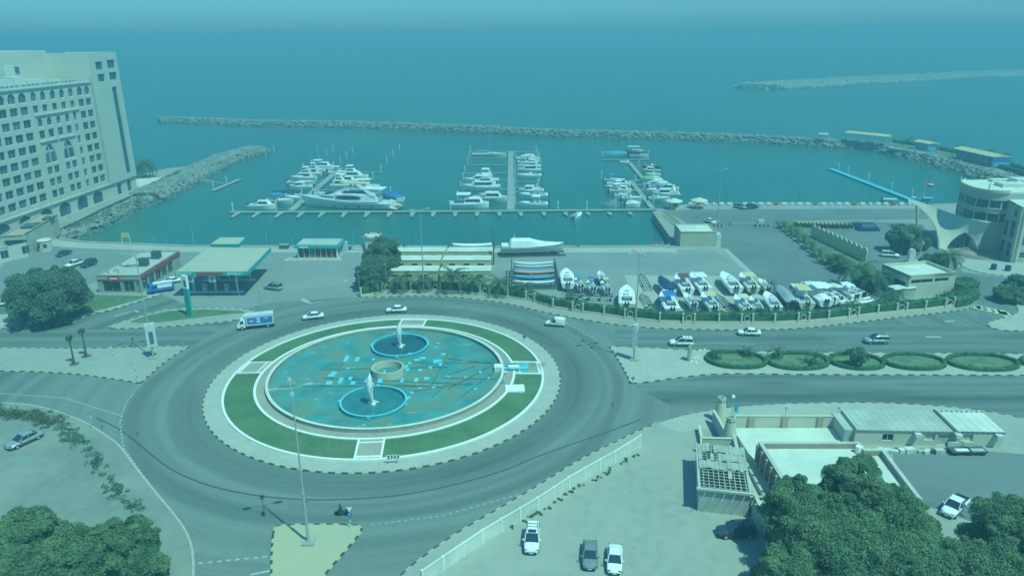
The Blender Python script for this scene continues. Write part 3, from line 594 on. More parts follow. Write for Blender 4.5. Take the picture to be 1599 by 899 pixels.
# ================================================================ BUILDERS: vehicles, boats, plants, lamps
def sgn_(v): return (v > 0)-(v < 0)
def sup(w_, zb, zt, n=14, e=.5):       # superellipse section, y across, z up
    out = []
    for i in range(n):
        a = 2*math.pi*i/n; c, s = math.cos(a), math.sin(a)
        out.append((sgn_(c)*abs(c)**e*w_, (zb+zt)/2+sgn_(s)*abs(s)**e*(zt-zb)/2))
    return out
def car(label, kind, body='car_white', cat='car', group='cars'):
    t = thing({'sedan': 'sedan_car', 'suv': 'estate_car', 'pickup': 'pickup_truck', 'van': 'delivery_van'}[kind], label, cat, group=group)
    L, W = {'sedan': (4.6, .9), 'suv': (4.7, .93), 'pickup': (5.2, .93), 'van': (4.2, .9)}[kind]
    # stations along x (front = +x): (x, half width, belt z)
    if kind == 'sedan': st = [(-L/2, .70, .82), (-L/2+.12, .84, .93), (-1.55, .9, .97), (-.9, .9, .95), (.5, .9, .92), (1.05, .9, .90), (1.9, .86, .78), (L/2-.12, .78, .68), (L/2, .62, .58)]; gh = [(-1.65, .62, .95), (-1.0, .64, 1.38), (-.1, .66, 1.45), (.35, .66, 1.42), (1.15, .68, .92)]
    elif kind == 'suv': st = [(-L/2, .76, .95), (-L/2+.1, .88, 1.05), (-1.4, .93, 1.08), (0, .93, 1.06), (1.0, .93, 1.04), (1.9, .88, .95), (L/2-.12, .82, .84), (L/2, .7, .7)]; gh = [(-2.25, .66, 1.05), (-2.02, .70, 1.66), (-.3, .72, 1.75), (.35, .72, 1.70), (1.15, .74, 1.06)]
    elif kind == 'pickup': st = [(-L/2, .84, 1.02), (-L/2+.05, .9, 1.06), (-.75, .93, 1.08), (0, .93, 1.06), (1.2, .93, 1.04), (2.1, .88, .96), (L/2-.12, .82, .86), (L/2, .7, .72)]; gh = [(-.85, .70, 1.06), (-.72, .72, 1.68), (.2, .72, 1.73), (.6, .72, 1.68), (1.35, .74, 1.05)]
    else: st = [(-L/2, .84, 1.0), (-L/2+.06, .9, 1.05), (-1, .9, 1.05), (.6, .9, 1.02), (1.0, .9, 1.0), (1.7, .86, .86), (L/2-.1, .78, .74), (L/2, .6, .6)]; gh = [(-2.06, .74, 1.05), (-1.98, .76, 1.72), (-.4, .77, 1.8), (.15, .76, 1.74), (1.05, .72, 1.0)]
    mb = MB(); mb.loft([[(x, p[0], p[1]) for p in sup(w_, .28, z)] for x, w_, z in st]); obj('body', mb, M[body], t, smooth=True)
    # glasshouse: dark glass hull, body-coloured roof and pillars over it
    g0, g1, g2, g3, g4 = gh
    def sec(x, w_, z, zb): return [(x, -w_-.13, zb), (x, -w_, z), (x, w_, z), (x, w_+.13, zb)]
    zb = min(g0[2], g4[2])-.06; mb = MB()
    mb.loft([sec(g0[0], g0[1], g0[2]+.02, zb), sec(g1[0], g1[1], g1[2]-.02, zb), sec(g2[0], g2[1], g2[2]-.02, zb), sec(g3[0], g3[1], g3[2]-.02, zb), sec(g4[0], g4[1], g4[2]+.02, zb)])
    gl = obj('windows', mb, M['glass'], t)
    mb = MB(); rf = [g1, g2, g3]; mb.loft([[(x, -w_-.02, z-.05), (x, -w_+.06, z+.02), (x, 0, z+.05), (x, w_-.06, z+.02), (x, w_+.02, z-.05)] for x, w_, z in rf]); obj('roof', mb, M[body], t)
    mb = MB()
    for s in (-1, 1):
        for a, b in ((g0, g1), (g4, g3)): mb.path([(a[0], s*(a[1]+.12), a[2]-.02), (b[0], s*(b[1]+.01), b[2]-.01)], .05, 4)
        xm = (g1[0]+g3[0])/2+.1; mb.path([(xm, s*(g2[1]+.13), zb+.05), (xm, s*(g2[1]+.02), g2[2]-.06)], .045, 4)
        if kind == 'van': mb.add([(g1[0], s*(g1[1]+.14), 1.0), (-.2, s*(g2[1]+.15), 1.0), (-.2, s*(g2[1]+.03), g2[2]-.04), (g1[0], s*(g1[1]+.02), g1[2]-.04)], [(0, 1, 2, 3)])
    if kind == 'van': mb.box(-2.06, 0, .9, .08, 1.66, .84)
    obj('pillars', mb, M[body], t)
    if kind == 'pickup':
        mb = MB(); mb.box(-1.68, 0, .98, 1.6, 1.5, .12); obj('truck_bed', mb, M['black'], t)
    if kind == 'suv' :
        mb = MB()
        for s in (-1, 1): mb.tube((-1.8, s*.62, 1.78), (.1, s*.62, 1.8), .03, None, 4)
        obj('roof_rail', mb, M['metal_dark'], t); mb = MB(); mb.box(.05, 0, 1.775, .55, .95, .03); obj('sunroof', mb, M['glass'], t)
        mb = MB(); mb.box(-.75, 0, 1.80, .07, 1.2, .03); mb.box(-1.35, 0, 1.78, .07, 1.2, .03); obj('cross_rail', mb, M['metal_dark'], t)
    for sx in (-1, 1):
        for s in (-1, 1):
            x = sx*(L/2-.85 if sx > 0 else L/2-.95); wm_ = MB(); wm_.tube((0, -.12, 0), (0, .12, 0), .33, None, 14)
            wo = obj('wheel', wm_, M['rubber'], t, (x, s*(W-.13), .33)) if (sx, s) == (-1, -1) else link('wheel', WH[0], t, (x, s*(W-.13), .33))
            if (sx, s) == (-1, -1):
                WH[0] = wo.data; rm_ = MB(); rm_.tube((0, -.135, 0), (0, .135, 0), .2, None, 10); WH[1] = mesh('rim', rm_, M['metal'])
            link('rim', WH[1], wo)
    for s in (-1, 1):
        mb = MB(); mb.box(L/2-.14, s*W*.66, st[-1][2]-.02, .16, .34, .14); obj('headlight', mb, M['glass_curtain'], t)
        mb = MB(); mb.box(-L/2+.06, s*W*.78, .72, .1, .2, .2); obj('tail_light', mb, M['fabric_red'], t)
        mb = MB(); mb.box(g4[0]-.25, s*(W+.1), g4[2]+.02, .16, .18, .14); obj('mirror', mb, M[body], t)
    mb = MB(); mb.box(L/2+.0, 0, .32, .1, 1.2, .16); obj('grille', mb, M['black'], t); mb = MB(); mb.box(-L/2-.01, 0, .55, .04, .5, .12); mb.box(L/2+.05, 0, .36, .03, .5, .11); obj('number_plate', mb, M['gelcoat'], t)
    mb = MB()
    for s in (-1, 1): mb.box(0, s*(W+.005), .34, 2.3, .03, .09); mb.box(-.15, s*(W+.006), .5, .03, .02, .42)
    obj('side_trim', mb, M['metal_dark'], t)
    return t
WH = [None, None]
def place(o, front, rear, z=.02):
    a, b = Vector(G(*front, z)), Vector(G(*rear, z)); m = (a+b)/2; d = a-b
    o.location = (m.x, m.y, z); o.rotation_euler = (0, 0, math.atan2(d.y, d.x)); return o
# ---- boats: x forward, hull origin at the waterline
def hull_rings(L, B, H, D=.4, n=9, fine=.55):
    rings = []
    for i in range(n):
        f = i/(n-1); x = -L/2+L*f; w_ = B/2*(1-max(0, (f-fine)/(1-fine))**2.0)*(.93+.07*min(1, f*5)); w_ = max(w_, .04); sh = H*(1+.28*f*f)
        rings.append([(x-.02, -w_, sh), (x, -w_*.97, sh*.75), (x-.25*f, -w_*.72, -.05), (x-.6*f, 0, -D*(1-f*.6)), (x-.25*f, w_*.72, -.05), (x, w_*.97, sh*.75), (x-.02, w_, sh)])
    return rings
def deck_at(L, B, H, f, fine=.55): return (-L/2+L*f, B/2*(1-max(0, (f-fine)/(1-fine))**2.0)*.95, H*(1+.28*f*f))
def boat(label, L=8, kind='open', hull='gelcoat', top=None, group=None, cover=None, stern='outboard', name=None):
    B = L*.35 if L < 16 else L*.25; H = .85+L*.04
    nm = name or {'open': 'motor_boat', 'cabin': 'cabin_cruiser', 'yacht': 'motor_yacht', 'sail': 'sailing_boat', 'cover': 'covered_boat', 'rib': 'inflatable_boat', 'flat': 'work_boat'}[kind]
    t = thing(nm, label, 'yacht' if kind == 'yacht' else 'boat', group=group)
    hr = hull_rings(L, B, H); mb = MB(); mb.loft(hr, closed=False, caps=False); o = len(mb.v); mb.add(hr[0], [tuple(range(7))]); obj('hull', mb, M[hull], t)
    mb = MB(); k = 9; L_, R_ = [], []
    for i in range(k):
        x, w_, z = deck_at(L, B, H, i/(k-1)); L_.append((x, w_, z-.06)); R_.append((x, -w_, z-.06))
    for i in range(k-1): mb.add([R_[i], R_[i+1], L_[i+1], L_[i]], [(0, 1, 2, 3)])
    obj('deck', mb, M['gelcoat_b' if kind != 'open' else 'gelcoat'], t)
    if kind in ('open', 'cabin', 'rib', 'flat'):
        mb = MB(); x0, x1 = -L*.42, L*(.12 if kind == 'cabin' else .22); mb.box((x0+x1)/2, 0, H-.03, x1-x0, B*.62, .02); obj('cockpit', mb, M['metal_dark' if kind == 'open' else 'glass_curtain'], t)
        mb = MB()
        for s in (-1, 1): mb.box((x0+x1)/2, s*B*.36, H-.02, (x1-x0), B*.1, .16)
        mb.box(x0+.1, 0, H-.02, .3, B*.62, .2); obj('gunwale', mb, M[hull], t)
    def roofslab(x, z, lx, ly, m, th=.1, post=True):
        r = MB(); vs = []
        for s, q in ((0, 0), (1, .12)): vs += [(x-lx/2+q, -ly/2+q, z+s*th), (x+lx/2-q, -ly/2+q, z+s*th), (x+lx/2-q, ly/2-q, z+s*th), (x-lx/2+q, ly/2-q, z+s*th)]
        r.add(vs, [(3, 2, 1, 0), (4, 5, 6, 7), (0, 1, 5, 4), (1, 2, 6, 5), (2, 3, 7, 6), (3, 0, 4, 7)]); obj('canopy', r, M[m], t)
        if post:
            for a in (-1, 1):
                for b in (-1, 1): r = MB(); r.tube((x+a*lx*.38, b*ly*.36, H), (x+a*lx*.38, b*ly*.38, z+.02), .035, None, 4); obj('canopy_post', r, M['metal'], t)
    def cabin(x0, x1, w_, z0, z1, m='gelcoat', slope=.9):
        c = MB(); c.loft([[(x0, -w_, z0), (x0, -w_*.86, z1), (x0, w_*.86, z1), (x0, w_, z0)], [(x1-slope, -w_, z0), (x1-slope*1.6, -w_*.86, z1), (x1-slope*1.6, w_*.86, z1), (x1-slope, w_, z0)], [(x1, -w_*.6, z0), (x1-.02, -w_*.58, z0+.03), (x1-.02, w_*.58, z0+.03), (x1, w_*.6, z0)]]); obj('cabin', c, M[m], t)
        g = MB(); hz_ = (z1-z0)
        for s in (-1, 1): g.add([(x0+.25, s*(w_*.975+.02), z0+hz_*.35), (x1-slope*1.15, s*(w_*.975+.02), z0+hz_*.35), (x1-slope*1.6, s*(w_*.90+.02), z0+hz_*.82), (x0+.25, s*(w_*.90+.02), z0+hz_*.82)], [(0, 1, 2, 3)])
        g.add([(x1-slope*.85, -w_*.8, z0+.1*hz_+.03), (x1-slope*.85, w_*.8, z0+.1*hz_+.03), (x1-slope*1.5, w_*.76, z1-.04), (x1-slope*1.5, -w_*.76, z1-.04)], [(0, 1, 2, 3)]); obj('cabin_window', g, M['glass'], t)
    if kind == 'open':
        c = MB(); c.box(-L*.05, 0, H, L*.11, B*.28, .75); c.add([(L*.01, -B*.15, H+.7), (L*.01, B*.15, H+.7), (-L*.03, B*.13, H+1.15), (-L*.03, -B*.13, H+1.15)], [(0, 1, 2, 3)]); obj('console', c, M['gelcoat'], t)
        c = MB(); c.box(-L*.2, 0, H, L*.07, B*.4, .45); obj('seat', c, M['gelcoat_b'], t)
        if top: roofslab(-L*.08, H+1.75, L*.3, B*.75, top)
    if kind == 'cabin':
        cabin(-L*.12, L*.36, B*.36, H-.02, H+.12*L if L < 12 else H+1.5)
        if top: roofslab(-L*.15, H+.16*L+.25, L*.36, B*.8, top)
    if kind == 'yacht':
        h1 = 1.5 if L < 20 else 2.0
        cabin(-L*.30, L*.30, B*.40, H-.02, H+h1, slope=L*.10); cabin(-L*.26, L*.10, B*.30, H+h1-.02, H+h1+.9, slope=L*.06)
        roofslab(-L*.13, H+h1+(1.9 if L < 20 else 2.3), L*.22, B*.6, 'gelcoat', .16)
        c = MB()
        for s in (-1, 1): c.path([(-L*.34, s*B*.40, H+.1), (-L*.22, s*B*.30, H+h1+1.9 if L < 20 else H+h1+2.3)], .12 if L < 20 else .2, 4)
        obj('radar_arch', c, M['gelcoat'], t)
        c = MB(); c.box(-L*.47, 0, .25, L*.07, B*.8, .15); obj('swim_platform', c, M['wood'], t)
        c = MB()
        for s in (-1, 1):
            pts = [(deck_at(L, B, H, f)[0], s*deck_at(L, B, H, f)[1]*.95, deck_at(L, B, H, f)[2]+.7) for f in (.55, .7, .85, .97)]; c.path(pts, .03, 4)
            for p in pts: c.tube(p, (p[0], p[1], p[2]-.72), .025, None, 4)
        obj('rail', c, M['metal'], t)
    if kind == 'sail':
        cabin(-L*.05, L*.25, B*.26, H-.02, H+.55)
        c = MB(); c.tube((L*.02, 0, H), (L*.02, 0, H+19), .2, .12, 6); obj('mast', c, M['pole'], t)
        c = MB(); c.tube((L*.02, 0, H+1.6), (-L*.36, 0, H+1.7), .09, None, 6); obj('boom', c, M['gelcoat'], t)
        c = MB()
        for p in ((L*.48, 0, H+.6), (-L*.48, 0, H), (0, B*.42, H), (0, -B*.42, H)): c.tube(p, (L*.02, 0, H+18.5), .02, None, 3)
        obj('rigging', c, M['metal'], t)
    if kind in ('cover',) or cover:
        m = cover or top or 'canvas'; c = MB(); rg = []
        for f, hh in ((.03, .25), (.15, .8), (.4, 1.0), (.6, .75), (.85, .35), (.99, .1)):
            x, w_, z = deck_at(L, B, H, f); rg.append([(x, -w_*1.04, z-.2), (x, -w_*.98, z+.05), (x, -w_*.4, z+hh*.8), (x, 0, z+hh), (x, w_*.4, z+hh*.8), (x, w_*.98, z+.05), (x, w_*1.04, z-.2)])
        c.loft(rg, closed=False, caps=False); c.add(rg[0], [tuple(range(7))]); obj('boat_cover', c, M[m], t, smooth=False)
    if kind == 'rib':
        c = MB(); pts = [(-L/2, B*.42, H*.8), (L*.15, B*.42, H*.8), (L*.4, B*.22, H*.95), (L*.48, 0, H), (L*.4, -B*.22, H*.95), (L*.15, -B*.42, H*.8), (-L/2, -B*.42, H*.8)]; c.path(pts, .25, 7); obj('tube', c, M['white'], t)
    if kind == 'flat': roofslab(-L*.1, H+2.0, L*.55, B*.85, top or 'gelcoat')
    if stern == 'outboard' and kind in ('open', 'cover', 'rib', 'cabin', 'flat') and L < 14:
        for s in (-1, 1): c = MB(); c.box(-L/2-.18, s*.38, H-.35, .4, .36, .75); c.box(-L/2-.22, s*.38, -.5, .22, .14, H+.1); obj('outboard_motor', c, M['black'], t)
    return t
def pboat(o, bow, stn, z=WZ, lift=0):
    a, b = Vector(G(*bow, z)), Vector(G(*stn, z)); m = (a+b)/2; d = a-b
    o.location = (m.x, m.y, z+lift); o.rotation_euler = (0, 0, math.atan2(d.y, d.x)); return d.length
# ---- foliage
def leafmesh(name, centres, radii, per, size, m, up=.3, flat=1.0):
    vs, fs = [], []
    C_ = np.array(centres); Rr = np.array(radii); allv = []
    for c, r, n in zip(C_, Rr, per):
        d = RNG.normal(size=(n, 3)); d /= np.linalg.norm(d, axis=1)[:, None]; d[:, 2] = np.where(d[:, 2] < -.35, -d[:, 2], d[:, 2])
        rad = r*(RNG.uniform(.4, 1.25, (n, 1))**.6); p = c+d*rad*np.array([1, 1, flat])
        nn = d+RNG.normal(size=(n, 3))*.8+np.array([0, 0, up]); nn /= np.linalg.norm(nn, axis=1)[:, None]
        a = np.cross(nn, RNG.normal(size=(n, 3))); a /= np.linalg.norm(a, axis=1)[:, None]; b = np.cross(nn, a)
        s = size*RNG.uniform(.6, 1.4, (n, 1)); q = np.stack([p-a*s-b*s*.7, p+a*s*1.1-b*s*.3, p+b*s*1.1], 1); allv.append(q.reshape(-1, 3))
    V = np.concatenate(allv); n = len(V)//3
    me = bpy.data.meshes.new(name); me.vertices.add(len(V)); me.vertices.foreach_set('co', V.ravel()); me.loops.add(n*3); me.loops.foreach_set('vertex_index', np.arange(n*3, dtype=np.int32))
    me.polygons.add(n); me.polygons.foreach_set('loop_start', np.arange(0, n*3, 3, dtype=np.int32)); me.materials.append(M[m]); me.update(); me.validate(); return me
def tree(x, y, H, W, label, lumps=26, leaves=26000, size=.2, m='leaf', group=None, z0=0, base=.3, name='broadleaf_tree', lr=(.16, .27), depth=None):
    lumps = int(lumps*1.7); lr = (lr[0]*.66, lr[1]*.95); leaves = int(leaves*1.9)
    t = thing(name, label, 'tree', (x, y, z0), 0, group); D = depth or W
    cs, rs = [], []
    for i in range(lumps):
        a = i*2.399+random.uniform(-.4, .4); f = (i+.5)/lumps; zz = base+(1-base)*(1-f)*.86+.02+random.uniform(-.05, .05); rr = math.sqrt(max(.03, 1-((zz-(base+.28))/(1-base-.22))**2)) if zz > base+.28 else (.62+.38*(zz-base)/.28)
        rr *= random.uniform(.6, 1.12); r = W*random.uniform(*lr)/1.15
        cs.append((math.cos(a)*rr*(W/2-r*.55), math.sin(a)*rr*(D/2-r*.55), min(H-r*.9, zz*H))); rs.append(r)
    cs.append((0, 0, H*.62)); rs.append(W*.28)
    for _ in range(lumps*4):      # small sprays that break the outline
        k = random.randrange(lumps); d = Vector((random.gauss(0, 1), random.gauss(0, 1), random.gauss(.3, .8))).normalized(); c = Vector(cs[k])+d*rs[k]*1.0
        cs.append(tuple(c)); rs.append(rs[k]*random.uniform(.18, .5))
    w2 = np.array(rs)**2; per = (leaves*w2/w2.sum()).astype(int)
    link('crown', leafmesh('crown', cs, rs, per, size, m, flat=.85), t)
    mb = MB(); mb.path([(0, 0, 0), (.15, .1, H*.2), (0, 0, H*.42)], [W*.035, W*.028, W*.02], 8)
    for i in range(0, min(lumps, 14)): c = cs[i]; mb.path([(0, 0, H*.22), (c[0]*.45, c[1]*.45, H*.22+(c[2]-H*.22)*.6), c], [W*.018, W*.011, W*.004], 5)
    obj('trunk', mb, M['bark'], t); return t
def palm(x, y, H, W, label, group=None, fr=22, z0=0, m='palm_leaf', name='palm_tree', old=True):
    t = thing(name, label, 'palm', (x, y, z0), 0, group); r0 = max(.16, H*.03)
    mb = MB(); k = 5; mb.path([(.06*math.sin(i), .05*math.cos(i*1.3), H*.62*i/k) for i in range(k+1)], [r0*(1.25 if i == 0 else 1-.06*i) for i in range(k+1)], 8); obj('trunk', mb, M['palm_trunk'], t)
    zc = H*.62
    for f in range(fr):
        a = f*2.399; el = .95-1.35*f/fr+random.uniform(-.12, .12); Lf = W/2*random.uniform(.88, 1.12); mb = MB(); pts = []; n = 7
        x_, z_, e_ = 0, zc, el
        for i in range(n+1): pts.append((x_, z_)); x_ += Lf/n*math.cos(e_)*1.1; z_ += Lf/n*math.sin(e_)*1.1; e_ -= .22
        ca, sa = math.cos(a), math.sin(a); P3 = lambda u, v, z: (u*ca-v*sa, u*sa+v*ca, z)
        for i in range(n):
            (xa, za), (xb, zb_) = pts[i], pts[i+1]; wd = Lf*.24*math.sin(math.pi*(i+.9)/(n+1.3))
            for q in range(3):
                g0_ = xa+(xb-xa)*q/3; g1_ = g0_+(xb-xa)*.3; z0_ = za+(zb_-za)*q/3; z1_ = z0_+(zb_-za)*.3
                for s in (-1, 1): mb.add([P3(g0_, 0, z0_), P3(g1_, 0, z1_), P3(g1_+wd*.6, s*wd, z1_-wd*.25)], [(0, 1, 2)])
            mb.add([P3(xa, -.03, za), P3(xb, -.03, zb_), P3(xb, .03, zb_), P3(xa, .03, za)], [(0, 1, 2, 3)])
        obj('frond', mb, M[m], t)
    return t
def hedge(name, line, wd, h, label, m='hedge', z0=0, cat='hedge', dens=26, size=.14):
    pts = resample(line, .5); V = []; t = thing(name, label, cat, (0, 0, 0))
    mb = MB(); n = len(pts); rg = []
    for i, p in enumerate(pts):
        v = (pts[min(n-1, i+1)]-pts[max(0, i-1)]).normalized(); q = Vector((-v.y, v.x)); hh = h*random.uniform(.9, .98); w2 = wd/2*random.uniform(.86, .96)
        rg.append([(*(p-q*w2), z0), (*(p-q*w2*.95), z0+hh*.85), (*(p-q*w2*.6), z0+hh), (*(p+q*w2*.6), z0+hh), (*(p+q*w2*.95), z0+hh*.85), (*(p+q*w2), z0)])
    mb.loft(rg, closed=False); obj('foliage', mb, M[m], t)
    cs = [(p.x+random.uniform(-.3, .3)*wd, p.y+random.uniform(-.3, .3)*wd, z0+h*random.uniform(.45, .82)) for p in pts]
    link('leaves', leafmesh('leaves', cs, [wd*.42]*len(cs), [int(dens)]*len(cs), size, m, flat=min(1.2, h/wd)), t); return t
# ---- lamps
def lamp(px, py, H, label, heads=4, z=.14, box=None, r=.13, arm=1.6, rot=0):
    t = thing('street_lamp', label, 'street lamp', (*G(px, py, z), z), rot, 'tall street lamps')
    mb = MB(); mb.path([(0, 0, 0), (0, 0, H*.33)], [r*1.45, r*1.25], 10); mb.path([(0, 0, H*.33), (0, 0, H)], [r, r*.55], 10); obj('pole', mb, M['pole'], t, smooth=False)
    mb = MB(); mb.box(0, 0, -.02, 1.5, 1.5, .22); mb.cyl(0, 0, .2, .32, r*2.4, r*2.2, 10); obj('base', mb, M['concrete'], t)
    mb = MB(); mb.cyl(0, 0, H*.33-.1, H*.33+.12, r*1.5, None, 10); obj('collar', mb, M['metal'], t)
    for k in range(heads):
        a = k*2*math.pi/heads+.35; c, s = math.cos(a), math.sin(a); mb = MB(); mb.tube((0, 0, H-.1), (c*arm, s*arm, H+.12), .045, None, 5); ao = obj('arm', mb, M['pole'], t)
        mb = MB(); mb.box(c*(arm+.35), s*(arm+.35), H+.06, .95, .42, .16, a); obj('lamp_head', mb, M['metal'], ao)
    if box:
        w_, h, zz, off, rz = box; mb = MB(); mb.box(off, 0, zz, w_, .7, h, rz); bo = obj('advert_box', mb, M['gelcoat_b'], t)
        mb = MB(); mb.box(off, 0, zz+.5, w_*.45, .74, h*.55, rz); po = obj('poster', mb, M['glass_curtain'], bo)
    return t
def slimlamp(px, py, ptop, label, z=.05, m='pole', r=.05, head=True, group='slim lamp posts'):
    H = HT(px, py, ptop, z); t = thing('lamp_post', label, 'lamp post', (*G(px, py, z), z), 0, group)
    mb = MB(); mb.tube((0, 0, 0), (0, 0, H), r*1.4, r, 6); obj('pole', mb, M[m], t)
    if head: mb = MB(); mb.cyl(0, 0, H-.02, H+.35, .16, .22, 8); obj('lamp_head', mb, M['metal_dark' if m != 'pole' else 'metal'], t)
    return t
# ================================================================ BUILDINGS
def bld(name, label, FL, FR, depth, H, wall='cream', roof='roof_white', cat='building', z=0.0, front=(), right=(), left=(), par=.5, lip=0, world=False, rot=None, wdepth=.25):
    a = Vector(FL if world else G(*FL, z)); b = Vector(FR if world else G(*FR, z)); W = (b-a).length; d = b-a
    t = thing(name, label, cat, (a.x, a.y, z), math.atan2(d.y, d.x))
    mb = MB(); wallholes(mb, W, H, [h[:5] for h in front], wdepth)
    wallholes(mb, depth, H, [h[:5] for h in right], wdepth, origin=(W, 0, 0), ux=(0, 1, 0), nz=(1, 0, 0))
    wallholes(mb, depth, H, [h[:5] for h in left], wdepth, origin=(0, depth, 0), ux=(0, -1, 0), nz=(-1, 0, 0))
    wallholes(mb, W, H, [], wdepth, origin=(W, depth, 0), ux=(-1, 0, 0), nz=(0, 1, 0)); obj('wall', mb, M[wall], t)
    mb = MB(); mb.box(W/2, depth/2, H-par-.15, W-.5, depth-.5, .15); obj('roof', mb, M[roof], t)
    if par:
        for (x, y, sx, sy) in ((W/2, .12, W-.48, .24), (W/2, depth-.12, W-.48, .24), (.12, depth/2, .24, depth), (W-.12, depth/2, .24, depth)):
            mb = MB(); mb.box(x, y, H-par-.14, sx+lip, sy+lip, par+.18); obj('parapet', mb, M[wall], t)
    for side, hs in (('f', front), ('r', right), ('l', left)):
        for h in hs:
            x0, z0, x1, z1 = h[:4]; m = h[5] if len(h) > 5 else 'glass'; nm = h[6] if len(h) > 6 else 'window'
            mb = MB(); wd = x1-x0
            P_ = {'f': lambda x, y, z: (x, y, z), 'r': lambda x, y, z: (W-y, x, z), 'l': lambda x, y, z: (y, depth-x, z)}[side]
            q = wdepth-.02; mb.add([P_(x0-.02, q, z0-.02), P_(x1+.02, q, z0-.02), P_(x1+.02, q, z1+.02), P_(x0-.02, q, z1+.02)], [(0, 1, 2, 3)] if side != 'l' else [(0, 1, 2, 3)]); wo = obj(nm, mb, M[m], t)
            if wd > .8 and nm == 'window':
                mb = MB(); c = (x0+x1)/2
                for (ax, az, bx, bz) in ((c-.04, z0, c+.04, z1), (x0, z0-.08, x1, z0), (x0, z0, x0+.07, z1), (x1-.07, z0, x1, z1)):
                    mb.add([P_(ax, q-.05, az), P_(bx, q-.05, az), P_(bx, q-.05, bz), P_(ax, q-.05, bz)], [(0, 1, 2, 3)])
                obj('frame', mb, M['gelcoat_b'], wo)
    return t, W
def rbox(name, m, x, y, z, sx, sy, sz, parent, rz=0): mb = MB(); mb.box(x, y, z, sx, sy, sz, rz); return obj(name, mb, M[m], parent)
# ---- hotel
hA = Vector(G(88, 344)); hC = Vector(G(208, 298)); hd = hC-hA
ht = thing('hotel_building', 'tall pale hotel with rows of arched and square windows at the left edge', 'hotel', (hA.x, hA.y, 0), math.atan2(hd.y, hd.x))
rows = [8.5, 12.4, 16.3, 20.2, 24.2, 28.2, 32.2, 36.3]; holes = []
for u in (31.3, 26.9)+tuple(-4-5*k for k in range(9)):
    w2 = 1.65 if u > 20 else 1.85
    for z in rows: holes.append((u-w2, z-1.4, u+w2, z+1.4, 0))
    holes.append((u-w2, 38.7, u+w2, 42.0, 1.6))
for u in (21.5, 16.5, 11.5, 6.3, 1.5): holes.append((u-1.3, 35.1, u+1.3, 37.6, 0)); holes.append((u-1.4, 38.7, u+1.4, 42.0, 1.6))
for u in (17, 12, 7, 2.2): holes.append((u-1.25, 30.6, u+1.25, 33.6, 1.5)); holes.append((u-1.45, 26.7, u+1.45, 29.6, 0))
for z in rows[:-1]: holes.append((20.6, z-1.4, 22.4, z+1.4, 0))
for u in (2.4, 6.1, 12.5, 16.2):
    for z in rows[:3]: holes.append((u-1.4, z-1.4, u+1.4, z+1.4, 0))
holes.append((1.2, 18.6, 7.4, 25.2, 6.0)); holes.append((11.2, 18.6, 17.4, 25.2, 6.0))
mb = MB(); off = 50; hh = [(h[0]+off, h[1]-5.6, h[2]+off, h[3]-5.6, h[4]) for h in holes]
wallholes(mb, 34.2+off, 44.6-5.6, hh, .45, origin=(-off, 0, 5.6)); 
mb.add([(-50, 0, 44.6), (34.2, 0, 44.6), (34.2, 1.0, 44.6), (-50, 1.0, 44.6), (34.2, 1, 43), (-50, 1, 43)], [(0, 1, 2, 3), (3, 2, 4, 5)])
obj('facade', mb, M['hotel'], ht)
for h in holes:
    mb = MB(); mb.add([(h[0]-.05, .43, h[1]-.05), (h[2]+.05, .43, h[1]-.05), (h[2]+.05, .43, h[3]+.05), (h[0]-.05, .43, h[3]+.05)], [(0, 1, 2, 3)])
    wo = obj('window', mb, M[random.choice(['glass_blue', 'glass_curtain', 'glass_blue', 'glass'])], ht); mb = MB(); c = (h[0]+h[2])/2
    big = h[3]-h[1] > 5
    for (ax, az, bx, bz) in (((c-.07, h[1], c+.07, h[3]), (h[0], h[1], h[2], h[1]+.35))+(((h[0], h[1]+3.6, h[2], h[1]+4.3), (c-.3, h[1], c+.3, h[3])) if big else ())):
        mb.add([(ax, .38, az), (bx, .38, az), (bx, .38, bz), (ax, .38, bz)], [(0, 1, 2, 3)])
    obj('frame', mb, M['gelcoat_b'], wo)
    if h[4] == 0 and h[2]-h[0] > 2:   # balcony front
        rbox('sill', 'hotel', c, .12, h[1], h[2]-h[0], .2, .16, ht)
for z, x0, x1 in ((34.4, 0, 24), (25.9, 0, 9), (25.9, 10, 19.2), (43.0, -50, 34.2), (5.5, -50, 54)): rbox('cornice', 'hotel', (x0+x1)/2, -.2, z, x1-x0, .45, .35, ht)
for x in (-6.8, 24.2, -1.2, 19.0): rbox('pilaster', 'hotel', x, -.12, 6, .5, .3, 36, ht)
# tower at the sea end
th = [(38.8, 47.2, 43.4, 50.0, 0), (46.6, 47.4, 52.0, 50.4, 0), (39.0, 42.9, 43.6, 45.6, 0), (46.7, 43.1, 52.0, 45.9, 0), (47.0, 7.4, 50.4, 40.6, 0)]
mb = MB(); wallholes(mb, 18.6, 47.6, [(h[0]-35.2, h[1]-5.6, h[2]-35.2, h[3]-5.6, 0) for h in th], .5, origin=(35.2, -.5, 5.6)); wallholes(mb, 20, 47.6, [], origin=(53.8, -.5, 5.6), ux=(0, 1, 0), nz=(1, 0, 0)); wallholes(mb, 20, 47.6, [], origin=(35.2, 19.5, 5.6), ux=(0, -1, 0), nz=(-1, 0, 0))
mb.add([(35.2, -.5, 52.9), (53.8, -.5, 52.9), (53.8, 19.5, 52.9), (35.2, 19.5, 52.9)], [(0, 1, 2, 3)]); obj('tower', mb, M['hotel'], ht)
for h in th:
    mb = MB(); mb.add([(h[0], -.04, h[1]), (h[2], -.04, h[1]), (h[2], -.04, h[3]), (h[0], -.04, h[3])], [(0, 1, 2, 3)]); obj('window', mb, M['glass_blue'], ht)
rbox('groove', 'glass', 34.7, .9, 6, 1.0, .3, 38, ht)
